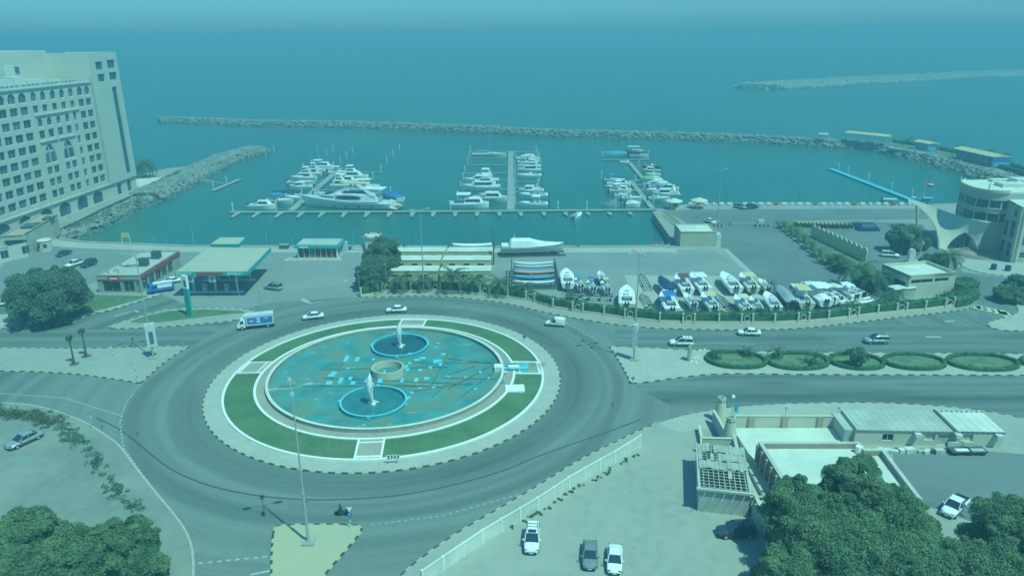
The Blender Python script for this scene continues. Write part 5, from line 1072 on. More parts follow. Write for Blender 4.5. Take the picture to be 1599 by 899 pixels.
# white roofed hall
def polybld(name, label, cat, pts, H, wallm, roofm, par=.6, th=.35, z=.13, copm=None):
    c0 = Vector(pts[0]); q = [Vector(p)-c0 for p in pts]
    if area([tuple(p) for p in q]) < 0: q = q[::-1]
    t = thing(name, label, cat, (c0.x, c0.y, z)); n = len(q)
    for i in range(n):
        a, b = q[i], q[(i+1) % n]; d = (b-a).normalized(); nn = Vector((d.y, -d.x)); mb = MB()
        A_, B_ = a-nn*th-d*0, b-nn*th
        pa, pb, pn = q[(i-1) % n], q[(i+2) % n], None
        def inner(k):
            e1 = (q[k]-q[(k-1) % n]).normalized(); e2 = (q[(k+1) % n]-q[k]).normalized(); n1 = Vector((e1.y, -e1.x)); n2 = Vector((e2.y, -e2.x)); bis = (n1+n2); bis = bis/ max(.3, bis.dot(n1)); return q[k]-bis*th
        ia, ib = inner(i), inner((i+1) % n)
        mb.add([(a.x, a.y, 0), (b.x, b.y, 0), (b.x, b.y, H), (a.x, a.y, H), (ia.x, ia.y, H), (ib.x, ib.y, H), (ia.x, ia.y, H-par-.1), (ib.x, ib.y, H-par-.1)], [(0, 1, 2, 3), (3, 2, 5, 4), (4, 5, 7, 6)]); obj('wall', mb, M[wallm], t)
        if copm: mb = MB(); m1, m2 = a, b; mb.add([(a.x, a.y, H+.002), (b.x, b.y, H+.002), (b.x, b.y, H+.1), (a.x, a.y, H+.1), (ia.x, ia.y, H+.1), (ib.x, ib.y, H+.1), (ia.x, ia.y, H+.002), (ib.x, ib.y, H+.002)], [(0, 1, 2, 3), (3, 2, 5, 4), (4, 5, 7, 6)]); obj('coping', mb, M[copm], t)
    mb = MB(); mb.sheet([tuple(inner(k)) for k in range(n)], H-par); obj('roof', mb, M[roofm], t); return t, q
zt = 3.9
hp = [G(1184, 690, zt), G(1341, 690, zt), G(1352, 701, zt), G(1380, 701, zt), G(1443, 783, zt), G(1240, 781, zt)]
hb, hq = polybld('hall_building', 'flat hall with a bright white roof and brown pilastered side wall beside the big tree', 'building', hp, zt-.13, 'brick_brown', 'roof_white', .75, .5, copm='plaster')
lw0, lw1 = Vector(hp[0]), Vector(hp[5]); dl = (lw1-lw0); nl = Vector((-dl.y, dl.x)).normalized(); nl = -nl if nl.x > 0 else nl
for i in range(7):
    p = lw0+dl*((i+.3)/7.2)+nl*.15-Vector(hp[0]); rbox('pilaster', 'pillar_pink', p.x, p.y, 0, .35, .5, 3.7, hb, math.atan2(dl.y, dl.x))
    p = lw0+dl*((i+.85)/7.2)+nl*.04-Vector(hp[0]); rbox('window', 'glass_curtain', p.x, p.y, .8, 1.1, .1, 1.7, hb, math.atan2(dl.y, dl.x))
mb = MB(); mb.prism([tuple(Vector(p)+Vector((-1.6, 0))) for p in (hp[0], hp[5])]+[hp[5], hp[0]], .13, .75); lb = obj('ledge', mb, M['roof_grey']); tag(lb, 'low raised ledge along the brown side wall of the white roofed hall', 'ledge')
tk = thing('water_tank', 'small white tank on the right end of the white hall roof', 'tank', (*G(1340, 706, zt-.75), zt-.75)); mb = MB(); mb.cyl(0, 0, 0, 1.0, .45, None, 12); obj('drum', mb, M['gelcoat'], tk); rbox('stand', 'metal', 0, 0, -.02, 1.1, 1.1, .1, tk)
# long warehouse
wz = 3.7; F0, F1 = Vector(G(1325, 696, .13)), Vector(G(1564, 699.5, .13))
wt, ww = bld('warehouse', 'long cream warehouse with a ribbed tin roof and wall mounted coolers', (1333, 693), (1563, 697.5), 6.0, 2.5, 'cream', 'roof_grey', 'warehouse', z=.13, par=0, front=[(4.0, .7, 5.6, 1.8, 0), (10.1, .9, 11.6, 2.0, 0, 'cream'), (12.0, .1, 14.0, 1.9, 0, 'plaster', 'door'), (15.4, .9, 17.0, 2.0, 0, 'cream')])
for i in range(26): rbox('roof_panel', 'roof_grey', .35+i*(ww*.66)/26, 3, 2.42+(i % 2)*.02, ww*.66/26-.05, 6.4, .1, wt)
for i in range(10): rbox('roof_panel', 'roof_white', ww*.68+.5+i*(ww*.31)/10, 3, 2.5+(i % 2)*.02, ww*.31/10-.03, 6.3, .1, wt)
rbox('roof_step', 'metal_dark', ww*.665, 3, 2.5, .3, 6.4, .22, wt)
for i in range(9): rbox('roof_slot', 'glass_curtain', ww*.72+i*.75, -.05, 2.25, .35, .08, .14, wt); rbox('roof_slot', 'glass_curtain', ww*.71+i*.75, 5.8, 2.6, .4, .2, .12, wt)
for x in (8.8, 14.6, 20.4): rbox('cooler', 'gelcoat_b', x, -.45, 1.75, .9, .8, .5, wt)
rbox('lean_to', 'roof_grey', -.7, 3.2, 0, 1.4, 5.4, 2.1, wt)
for i in range(22):
    px = 1357+i*7.2+random.uniform(-3, 3); s = random.uniform(.35, .9)
    if 1478 < px < 1535: continue
    o = rbox(random.choice(['crate', 'junk_box']), random.choice(['gelcoat_b', 'roof_grey', 'plaster', 'metal_dark', 'roof_white']), 0, 0, 0, s*1.6, s, s*.8, None, 0); o.location = (*G(px, 705+random.uniform(-2, 3), .15), .15); o.rotation_euler.z = random.uniform(-.6, .6); tag(o, 'scrap box lying among the clutter along the warehouse wall', 'box', 'clutter along the warehouse wall')
for i, px in enumerate((1497, 1521)):
    g = thing('flat_trailer', ['flatbed trailer with a white panel parked before the warehouse', 'cluttered grey flatbed trailer right of the white panelled one'][i], 'trailer', (*G(px, 707, .16), .16), .0); rbox('bed', 'metal_dark', 0, 0, .45, 2.9, 1.6, .25, g); rbox('cargo', 'white' if i == 0 else 'roof_grey', .1, -.4, .7, 1.9, .7, .12, g); rbox('rear_rack', 'plaster', -.6, .7, .7, 1.6, .2, .7, g)
    for s in (-1, 1):
        for u in (-.9, .9): mb = MB(); mb.tube((u, s*.75, .3), (u, s*.55, .3), .3, None, 10); obj('wheel', mb, M['rubber'], g)
# ================================================================ MARINA
PZ = WZ+.55
def pier(name, label, line, wd, cat='pier', m='pontoon', th=.45, plank=None):
    t = thing(name, label, cat, (0, 0, 0)); pts = resample(line, plank or 6)
    for a, b in zip(pts, pts[1:]):
        d = b-a; c = (a+b)/2; rz = math.atan2(d.y, d.x); mb = MB(); mb.box(c.x, c.y, PZ-th, d.length-.08, wd, th, rz); po = obj('deck_section', mb, M[m], t)
    mb = MB()
    for a, b in zip(pts, pts[1:]):
        d = (b-a).normalized(); q = Vector((-d.y, d.x))*wd/2
        for s in (-1, 1): mb.tube((*(a+q*s), PZ-th+.1), (*(b+q*s), PZ-th+.1), .1, None, 4)
    obj('fender_strip', mb, M['metal_dark'], t); return t
W_ = lambda px, py: G(px, py, PZ)
pier('main_pier', 'long concrete floating pier running across the harbour', [W_(359, 330.5), W_(700, 329.5), W_(1048, 326.5)], 1.7)
pier('side_pier', 'left branch pier running out between moored boats', [W_(455, 328), W_(532, 262)], 2.6)
pier('side_pier', 'middle branch pier, the straightest and widest of the three', [W_(797.5, 327), W_(797.5, 236)], 2.7)
pier('side_pier', 'right branch pier, its part nearer the shore', [W_(1019, 325), W_(985, 282)], 1.9)
pier('side_pier', 'right branch pier, its outer part near the covered dhows', [W_(1006, 281), W_(980, 250)], 1.9)
pier('cross_pier', 'cross pier joining the two halves of the right branch', [W_(968, 282), W_(1004, 281.5)], 1.3)
pier('cross_pier', 'outer cross pier under the blue covered dhows', [W_(942, 249), W_(1016, 249)], 1.6)
fi = 0
fe = [(361, 339), (393, 339.5), (429, 339.5), (463, 339.5), (497, 339), (533, 339), (569, 339), (605, 338.5), (642, 338), (675, 338), (710, 337.7), (744.6, 337.5), (780, 337), (814, 337), (850.5, 336.5), (885, 336), (920, 335.5), (954, 335.5), (986, 335)]
for i, (x, y) in enumerate(fe):
    e = Vector(W_(x, y)); b = Vector((e.x-.2, Vector(W_(x, 330.5)).y-.5)); t = thing('mooring_finger', 'stubby mooring finger on the near side of the long pier, number %d from the left end' % (i+1) if 0 else 'stubby mooring finger sticking out towards the quay from the long pier', 'mooring finger', (0, 0, 0), 0, 'mooring fingers of the long pier')
    mb = MB(); mb.add([(b.x-.9, b.y, PZ-.4), (b.x+.9, b.y, PZ-.4), (e.x+.4, e.y, PZ-.4), (e.x-.4, e.y, PZ-.4), (b.x-.9, b.y, PZ-.02), (b.x+.9, b.y, PZ-.02), (e.x+.4, e.y, PZ-.02), (e.x-.4, e.y, PZ-.02)], [(4, 7, 6, 5), (0, 1, 5, 4), (1, 2, 6, 5), (2, 3, 7, 6), (3, 0, 4, 7)]); obj('deck', mb, M['pontoon'], t)
    mb = MB(); mb.box(e.x, e.y, PZ-.02, .25, .25, .18); obj('cleat', mb, M['metal_dark'], t)
PILE = None
def pile(px, py, label='white mooring pile standing in the harbour water', group='white mooring piles', h=3.4):
    global PILE
    if PILE is None:
        PILE = thing('mooring_pile', label, 'mooring pile', (*G(px, py, WZ), WZ), 0, group)
        mb = MB(); mb.cyl(0, 0, -1, 3.2, .26, None, 8); obj('shaft', mb, M['gelcoat_b'], PILE); mb = MB(); mb.cyl(0, 0, 3.2, 3.6, .28, .05, 8); obj('cap', mb, M['gelcoat'], PILE); return PILE
    return dup(PILE, (*G(px, py, WZ), WZ), 0, label, group, (1, 1, h/3.4))
for p in [(428, 238), (415, 242), (474, 267), (487, 260.5), (510, 243), (520, 236), (532, 256), (541.6, 247), (551, 239), (521, 264), (595, 270), (582.5, 281), (604, 254.5), (614, 243.5), (624, 235), (610, 305), (569, 293), (492, 284), (471, 302), (448, 316), (432, 329), (364, 331)]: pile(*p)
L_f = [(734.5, 236.5), (733, 246), (730, 257), (725.5, 270), (723, 281), (719.5, 295.5), (714.5, 311)]
R_f = [(837, 236.5), (839.5, 243), (842, 248), (844, 257), (841.6, 283), (840, 291.5), (838, 299), (841, 316.5)]
for side, fl in ((0, L_f), (1, R_f)):
    for i, (x, y) in enumerate(fl):
        a, b = Vector(W_(x, y)), Vector(W_(791 if side == 0 else 804, y)); t = thing('berth_finger', 'narrow berth finger of the middle pier with a pile at its end', 'mooring finger', (0, 0, 0), 0, 'berth fingers of the middle pier')
        mb = MB(); c = (a+b)/2; mb.box(c.x, c.y, PZ-.4, (b-a).length, .75, .36); obj('deck', mb, M['pontoon'], t)
        pile(x, y+1, 'white mooring pile at the end of a berth finger')
for p in [(792 if 0 else 804, y) for y in (247, 262, 276, 290, 306, 322)]: pile(p[0], p[1], 'white mooring pile beside the middle pier deck', 'white mooring piles')
pile(703, 328); pile(871, 329); pile(916, 329); pile(961, 326); pile(939, 280); pile(991.5, 286); pile(1005, 298); pile(1020, 318); pile(997, 262); pile(941, 246); pile(1012, 246)
for a, b, y in ((530, 596, 268.5), (535, 583, 280.5), (495, 560, 296)): 
    t = thing('berth_finger', {268.5: 'farthest', 280.5: 'middle', 296: 'nearest'}[y]+' berth finger on the right side of the left pier', 'mooring finger', (0, 0, 0), 0, 'berth fingers of the left pier'); A_, B_ = Vector(W_(a, y)), Vector(W_(b, y)); c = (A_+B_)/2; mb = MB(); mb.box(c.x, c.y, PZ-.4, (B_-A_).length, .75, .36); obj('deck', mb, M['pontoon'], t)
for a, b, y in ((963, 1003, 296), (985, 1030, 297), (980, 1010, 288), (970, 1005, 316), (1010, 1045, 311), (990, 1022, 258), (985, 1015, 253), (1000, 1028, 262)):
    t = thing('berth_finger', 'narrow berth finger of the right pier among the small boats', 'mooring finger', (0, 0, 0), 0, 'berth fingers of the right pier'); A_, B_ = Vector(W_(a, y)), Vector(W_(b, y)); c = (A_+B_)/2; mb = MB(); mb.box(c.x, c.y, PZ-.4, (B_-A_).length, .6, .36); obj('deck', mb, M['pontoon'], t)
# moored boats: (bow px, stern px, waterline y, kind, options, label)
BT = [
 (431, 389, 326, 'cabin', dict(), 'white speedboat lying along the long pier nearest its left end'),
 (459, 414, 318.5, 'open', dict(hull='gelcoat_b', top='blue_tarp'), 'grey centre console with a small blue top just beyond the leftmost speedboat'),
 (424, 470, 308, 'cover', dict(cover='navy', stern=None), 'boat under a big navy cover on the left side of the left pier'),
 (452, 490, 296, 'cabin', dict(), 'slim white boat just beyond the navy covered boat'),
 (492, 449, 289.5, 'open', dict(hull='gelcoat_b', top='gelcoat_b'), 'grey white open boat between the slim boats on the left pier'),
 (454, 494, 282, 'yacht', dict(hull='gelcoat'), 'sleek white cruiser with its bow far out on the left pier'),
 (470, 502, 275, 'yacht', dict(), 'white cruiser with hardtop below the mast on the left pier'),
 (514, 476, 269.5, 'open', dict(hull='gelcoat_b'), 'low pale boat tied next to the short masted boat'),
 (522, 484, 264.5, 'cabin', dict(top='gelcoat'), 'farthest white boat on the left side of the left pier'),
 (545, 513, 273, 'open', dict(top='gelcoat'), 'small hardtop boat right of the head of the left pier'),
 (576, 531, 280, 'yacht', dict(), 'white sports cruiser pointing right from the left pier'),
 (553, 517, 294, 'yacht', dict(), 'white sport fisher with a raised bridge on the left pier'),
 (594, 549, 296, 'flat', dict(top='gelcoat', hull='gelcoat'), 'flat decked white boat moored end on beyond the big yacht'),
 (508, 490, 306, 'open', dict(top='blue'), 'small blue topped boat hidden beside the big yacht bow'),
 (791, 737, 244.5, 'sail', dict(hull='gelcoat_b', stern=None), 'sailing boat with a very tall mast at the far end of the middle pier'),
 (724, 779, 286.5, 'yacht', dict(), 'flybridge yacht on the left side of the middle pier, the farther of two'),
 (721, 781, 297, 'yacht', dict(), 'flybridge yacht on the left side of the middle pier, the nearer of two'),
 (792, 738, 314.5, 'cabin', dict(hull='gelcoat_b'), 'slim grey white cruiser with a tiny tender on the middle pier'),
 (764, 703, 324, 'cabin', dict(top='gelcoat'), 'white cabin cruiser lying along the long pier left of the middle pier'),
 (842, 806, 251.5, 'cabin', dict(), 'farthest white cruiser on the right side of the middle pier'),
 (807, 845, 264, 'yacht', dict(), 'stubby white flybridge boat on the right side of the middle pier, the farther'),
 (807, 845, 269.5, 'yacht', dict(), 'stubby white flybridge boat on the right side of the middle pier, the nearer'),
 (807, 846, 278.5, 'open', dict(top=None), 'long white open boat right of the middle pier with outboards outward'),
 (811, 856, 309.5, 'open', dict(top='canvas'), 'open boat with a cream T top right of the middle pier'),
 (811, 856, 324, 'open', dict(top='gelcoat'), 'open boat with a white T top, right of the middle pier, nearest the long pier'),
 (968, 943, 285, 'open', dict(top='blue_tarp', hull='gelcoat_b'), 'small boat with a blue top at the left end of the right pier cross berth'),
 (985, 947, 291.5, 'cabin', dict(), 'slim white boat second on the left of the right pier'),
 (986, 951, 301.5, 'cabin', dict(top='gelcoat'), 'white hardtop boat third on the left of the right pier'),
 (980, 958, 308.5, 'open', dict(top='tan'), 'open boat with a tan top fourth on the left of the right pier'),
 (1003, 970, 314, 'open', dict(hull='gelcoat_b'), 'pale open boat fifth on the left of the right pier'),
 (939, 966, 321.5, 'cover', dict(cover='metal_dark', stern=None), 'grey pointed covered hull moored by the long pier near the right pier'),
 (1000, 976, 323, 'cover', dict(cover='gelcoat_b'), 'small boat under a pale cover moored near the foot of the right pier'),
 (1002, 1032, 270.5, 'cabin', dict(hull='canvas'), 'cream hulled boat beyond the green boat on the right pier'),
 (1007, 1032, 276.5, 'open', dict(top=None), 'low white open boat beside the cream hulled one'),
 (1000, 1033, 284, 'cover', dict(cover='green_boat', stern=None), 'boat with a faded green cover in the middle of the right pier'),
 (1010, 1034, 290, 'open', dict(top='gelcoat'), 'white hardtop open boat next to the green covered boat'),
 (1054, 1012, 297.5, 'cabin', dict(top='gelcoat'), 'white cruiser pointing right past the end of the right berths'),
 (1008, 1056, 303, 'open', dict(top='cyan', hull='gelcoat'), 'open boat with a light blue top at the outside right of the right pier'),
 (1018, 1062, 307.5, 'cabin', dict(), 'long slim white boat just beyond the white roofed gazebo'),
 (1046, 1012, 314.5, 'open', dict(hull='gelcoat_b'), 'pale open boat between the gazebo and the right pier'),
 (967, 983, 256.5, 'rib', dict(), 'white inflatable boat tied to the outer part of the right pier'),
 (1003, 1030, 264, 'open', dict(hull='metal_dark'), 'dark low boat on the outer berths of the right pier'),
 (938, 978, 244, 'cover', dict(cover='blue_tarp', stern=None, name='covered_dhow'), 'wooden dhow under a bright blue tarpaulin at the outer cross pier'),
 (1010, 975, 241.5, 'flat', dict(top='gelcoat_b', hull='wood', name='dhow_boat'), 'dhow with a white awning beside the blue covered one'),
 (1012, 982, 246.5, 'flat', dict(top='metal', hull='gelcoat_b'), 'grey work boat with an awning at the outer cross pier'),
 (478, 510, 271.5, 'cabin', dict(hull='gelcoat_b'), 'narrow pale cruiser squeezed in just beyond the hardtop cruiser'),
 (560, 520, 287, 'cabin', dict(top='gelcoat'), 'white cruiser between the sports cruiser and the sport fisher'),
 (598, 552, 301, 'open', dict(top='gelcoat'), 'white open boat beyond the raked arch yacht'),
 (446, 478, 313, 'open', dict(hull='gelcoat'), 'small white open boat nearer than the navy covered boat'),
 (735, 775, 291, 'open', dict(hull='gelcoat', top='gelcoat'), 'small boat squeezed between the two flybridge yachts'),
 (842, 808, 257.5, 'cabin', dict(top='gelcoat'), 'white hardtop cruiser second farthest on the right of the middle pier'),
 (809, 850, 302.5, 'cabin', dict(), 'low white cruiser beyond the cream T top boat'),
 (1006, 1038, 293.5, 'cabin', dict(), 'white cruiser just nearer than the green covered boat'),
 (1060, 1020, 300.5, 'cabin', dict(top='gelcoat'), 'white hardtop cruiser at the outer end of the right berths'),
 (944, 980, 297, 'open', dict(hull='gelcoat_b', top='gelcoat'), 'open boat with a white top between two slim boats on the right pier'),
]
PROTO = {}
for bx, sx, y, kind, o, lab in BT:
    L = math.dist(G(bx, y, WZ), G(sx, y, WZ)); key = (kind, tuple(sorted(o.items())), round(L/2))
    if key in PROTO:
        t, L0 = PROTO[key]; t = dup(t, (0, 0, 0), 0, lab, scale=(L/L0,)*3)
    else: t = boat(lab, L=L, kind=kind, **o); PROTO[key] = (t, L)
    pboat(t, (bx, y), (sx, y)); t['group'] = 'boats moored in the marina'
    if kind != 'sail': t.scale = (t.scale[0], t.scale[1]*1.12, t.scale[2]*1.3)
tn = boat('tiny white tender floating beside the slim grey cruiser', L=4, kind='open'); pboat(tn, (749, 306.5), (761, 306.5))
wb = boat('white centre console moored alone on the quay side of the long pier', L=7.2, kind='open', stern='outboard'); pboat(wb, (910, 335.5), (893, 344.5))
sm = thing('short_mast_boat', 'boat with a leaning thin mast at the head of the left pier', 'boat', (*G(503, 267, WZ), WZ)); mb = MB(); mb.loft(hull_rings(8, 2.4, 1), closed=False); obj('hull', mb, M['gelcoat'], sm); mb = MB(); mb.tube((-.5, 0, .5), (-1.6, 0, 13.5), .11, .05, 6); obj('mast', mb, M['gelcoat_b'], sm)
# the big yacht: three decks, dark oval windows, raked arch
def bigyacht():
    bow, stn = G(466, 321, WZ), G(622, 326.5, WZ); L = math.dist(bow, stn); L0 = L*.93
    t = thing('motor_yacht', 'huge white three deck motor yacht moored along the long pier', 'yacht'); B = 7.6; H = 3.1
    hr = []
    for i in range(13):
        f = i/12; x = -L0/2+L0*f; w2 = max(.05, B/2*(1-max(0, (f-.5)/.5)**2.2)); sh = H*(.82+.55*f**1.6); k = f*f*2.6
        hr.append([(x, -w2, sh), (x-k*.3, -w2*.94, sh*.62), (x-k, -w2*.7, .1), (x-k*1.6, 0, -1.0), (x-k, w2*.7, .1), (x-k*.3, w2*.94, sh*.62), (x, w2, sh)])
    mb = MB(); mb.loft(hr, closed=False, caps=False); mb.add(hr[0], [tuple(range(7))]); obj('hull', mb, M['gelcoat'], t, smooth=True)
    mb = MB()
    for i in range(12): a, b = hr[i], hr[i+1]; mb.add([(a[0][0], a[0][1]*.97, a[0][2]-.08), (b[0][0], b[0][1]*.97, b[0][2]-.08), (b[6][0], b[6][1]*.97, b[6][2]-.08), (a[6][0], a[6][1]*.97, a[6][2]-.08)], [(0, 1, 2, 3)])
    obj('deck', mb, M['gelcoat_b'], t)
    def deck(x0, x1, w0, z0, z1, rake0, rake1, nm='superstructure', m='gelcoat'):
        mb = MB(); n = 9; rg = []
        for i in range(n):
            f = i/(n-1); x = x0+(x1-x0)*f; w2 = w0*(1-max(0, (f-.55)/.45)**2*.75); zt_ = z0+(z1-z0)*min(1, f*rake0+.55)*min(1, (1-f)*rake1+.02); rg.append([(x, -w2, z0), (x, -w2*.93, zt_), (x, -w2*.5, zt_+.12), (x, w2*.5, zt_+.12), (x, w2*.93, zt_), (x, w2, z0)])
        mb.loft(rg); return obj(nm, mb, M[m], t)
    deck(-L0*.36, L0*.33, 3.3, H*.95, H+2.5, 3, 2.6); deck(-L0*.34, L0*.12, 2.7, H+2.4, H+4.4, 4, 3.2)
    mb = MB(); mb.loft([[(x, s*w2, H+4.45+q) for s, q in ((-1, 0), (-1, .2), (1, .2), (1, 0))] for x, w2 in ((-L0*.42, 2.4), (-L0*.40, 2.9), (-L0*.1, 2.8), (L0*.0, 1.8))]); obj('upper_roof', mb, M['gelcoat'], t)
    mb = MB(); mb.loft([[(x, s*w2, H+6.2+q) for s, q in ((-1, 0), (-1, .25), (1, .25), (1, 0))] for x, w2 in ((-L0*.22, 1.6), (-L0*.18, 2.3), (-L0*.02, 2.1), (L0*.05, .8))]); obj('hardtop', mb, M['tan'], t)
    for s in (-1, 1):
        mb = MB(); pts = [(-L0*.20+L0*.28*(.5-.5*math.cos(a*math.pi/8)), s*3.38, H+1.35+.75*math.sin(a*math.pi/8)) for a in range(9)]+[(-L0*.20+L0*.28*(.5+.5*math.cos(a*math.pi/8)), s*3.42, H+1.35-.65*math.sin(a*math.pi/8)) for a in range(1, 8)]; mb.add(pts, [tuple(range(len(pts)))]); obj('oval_window', mb, M['glass'], t)
        mb = MB(); mb.add([(L0*.10, s*3.36, H+1.5), (L0*.10, s*3.3, H+1.0), (L0*.30, s*2.2, H+1.2), (L0*.22, s*2.7, H+1.65)], [(0, 1, 2, 3)]); obj('bow_window', mb, M['glass'], t)
        mb = MB(); mb.add([(-L0*.3, s*2.76, H+2.9), (L0*.02, s*2.7, H+2.9), (-L0*.02, s*2.6, H+3.7), (-L0*.3, s*2.62, H+3.9)], [(0, 1, 2, 3)]); obj('upper_window', mb, M['glass'], t)
        mb = MB(); mb.add([(-L0*.36, s*3.3, H+2.2), (-L0*.30, s*3.3, H+2.2), (-L0*.13, s*2.3, H+6.2), (-L0*.18, s*2.3, H+6.2), (-L0*.36, s*3.05, H+2.2), (-L0*.30, s*3.05, H+2.2), (-L0*.13, s*2.05, H+6.2), (-L0*.18, s*2.05, H+6.2)], [(0, 1, 2, 3), (4, 7, 6, 5), (0, 3, 7, 4), (1, 5, 6, 2)]); obj('arch', mb, M['gelcoat'], t)
        mb = MB(); mb.add([(-L0*.42, s*3.75, 1.75), (L0*.05, s*3.76, 1.9), (L0*.05, s*3.72, 1.78), (-L0*.42, s*3.71, 1.65)], [(0, 1, 2, 3)]); obj('hull_stripe', mb, M['metal_dark'], t)
        for k in range(4): mb = MB(); x = -L0*.3+k*L0*.13; mb.box(x, s*3.68, 1.0, .9, .18, .4); obj('porthole', mb, M['glass'], t)
    mb = MB(); mb.box(-L0*.53, 0, .3, L0*.08, 6, .3); obj('swim_platform', mb, M['wood'], t)
    mb = MB()
    for s in (-1, 1): mb.path([(-L0*.44, s*3.5, H*.9), (-L0*.5, s*3.3, 1.2), (-L0*.56, s*3.0, .7)], .3, 6)
    obj('stern_stair', mb, M['gelcoat'], t)
    pboat(t, (468, 321), (617, 326.5)); return t
bigyacht()
cv = boat('bright blue covered hull behind the stern of the huge yacht', L=17, kind='cover', cover='blue', stern=None, hull='gelcoat_b'); pboat(cv, (588, 301), (634, 317))
wy = boat('white motor yacht with a raked arch moored just beyond the huge yacht', L=15, kind='yacht'); pboat(wy, (528, 311), (600, 312))
# timber slip beside the corner block
sp = thing('timber_slip', 'slatted timber slip beside the beige block at the harbour corner', 'slip', (0, 0, 0)); a0_, a1_ = Vector(G(1034, 336)), Vector(G(1057, 356)); b0_, b1_ = Vector(G(1046, 334)), Vector(G(1070, 354))
for i in range(14):
    f = i/14; p, q = a0_.lerp(a1_, f), b0_.lerp(b1_, f); c = (p+q)/2; d = q-p; mb = MB(); mb.box(c.x, c.y, .1, d.length, .85, .12, math.atan2(d.y, d.x)); obj('plank', mb, M['sand_warm'], sp)
for f in (.25, .55, .8):
    p, q = a0_.lerp(b0_, f), a1_.lerp(b1_, f); mb = MB(); mb.tube((*p, .3), (*q, .3), .1, None, 4); obj('rail', mb, M['metal_dark'], sp)
# left small pontoon by the rocks
t = pier('small_pontoon', 'small pontoon with a pile and lamp near the left rock jetty', [W_(332, 297), W_(374, 279.5)], 1.9); pile(354, 288, 'thick white pile on the small pontoon by the rock jetty', 'white mooring piles'); pile(333, 292, 'white pile at the near end of the small pontoon', 'white mooring piles', 2.2)
gp = thing('gangway', 'sloping gangway from the rock jetty to the small pontoon', 'gangway', (0, 0, 0)); p, q = G(303, 280, 0), W_(350, 287.5); mb = MB(); mb.tube((*p, .2), (*q, PZ+.05), .5, None, 4); obj('walkway', mb, M['pontoon'], gp)
# blue floating jetty
bj = pier('blue_jetty', 'long bright blue floating jetty with white piles on the right of the harbour', [W_(1297, 263), W_(1425, 312)], 2.6, m='cyan', plank=2.2)
for x, y in ((1309, 266), (1324, 272), (1355.5, 283), (1391.5, 298), (1423, 310)): pile(x, y, 'white mooring pile along the blue floating jetty', 'white mooring piles', 3.4)
wb2 = boat('white jet boat under a blue canopy between the blue jetty and the flagpole', L=6, kind='open', top='blue'); pboat(wb2, (1428, 313), (1440, 315)); sk = boat('small white dinghy afloat by the quay left of the blue jetty', L=5, kind='rib'); pboat(sk, (1398, 315), (1380, 314))
bc = thing('blue_canopy', 'light blue canopy standing on the quay right of the flagpole', 'canopy', (*G(1447, 318.5), 0)); rbox('canopy_top', 'cyan', 0, 0, 2.2, 3.6, 2.2, .12, bc)
for x in (-1.6, 1.6):
    for y in (-1, 1): rbox('post', 'metal', x, y, 0, .08, .08, 2.2, bc)
rbox('side_sheet', 'blue_tarp', 0, .9, .6, 3.4, .08, 1.6, bc)
# flag
def flag(px, py, ptop, label, w_, h_, stripes, hoist=None, z=0.1, pm='gelcoat'):
    H = HT(px, py, ptop, z); t = thing('flagpole', label, 'flagpole', (*G(px, py, z), z)); mb = MB(); mb.tube((0, 0, 0), (0, 0, H), .07, .04, 6); obj('pole', mb, M[pm], t)
    x0 = .06
    if hoist: mb = MB(); mb.add([(x0, 0, H-h_), (x0+w_*.27, .08, H-h_-.12), (x0+w_*.27, .08, H-.12), (x0, 0, H)], [(0, 1, 2, 3)]); fo = obj('flag', mb, M[hoist], t); x0 += w_*.27
    else: fo = t
    for k, m in enumerate(stripes):
        zt_ = H-h_*k/len(stripes)-.12; zb_ = H-h_*(k+1)/len(stripes)-.12; mb = MB(); mb.add([(x0, .08, zb_), (x0+w_*.35, -.1, zb_-.15), (x0+w_*.7, .1, zb_-.35), (x0+w_*.7, .1, zt_-.35), (x0+w_*.35, -.1, zt_-.15), (x0, .08, zt_)], [(0, 1, 4, 5), (1, 2, 3, 4)]); obj('flag_stripe' if hoist else 'flag', mb, M[m], fo)
    return t
flag(1440, 318.5, 283, 'flagpole flying a red green white black flag at the quay edge', 3.0, 1.7, ['leaf', 'white', 'black'], 'fabric_red')
for i, (x, y, pt_) in enumerate(((1407, 397, 368), (1417, 396, 369), (1427, 398, 371), (1434, 412, 375))): f_ = flag(x, y, pt_, ['first', 'second', 'third', 'fourth'][i]+' from the left of the four pale flagpoles beside the white monument', .9, .8, ['gelcoat_b'])
flag(1143, 672, 632, 'thin pole with a light blue pennant behind the nearer watch tower', 1.0, 1.0, ['cyan'], z=.13, pm='metal')
mt = thing('lamp_post', 'thin pole with a round white lamp behind the roadside watch tower', 'lamp post', (*G(1141, 660, .13), .13)); mb = MB(); mb.tube((0, 0, 0), (0, 0, 4.5), .05, None, 5); obj('pole', mb, M['metal'], mt); mb = MB(); mb.cyl(0, 0, 4.5, 4.8, .3, .25, 10); obj('lamp_head', mb, M['gelcoat'], mt)
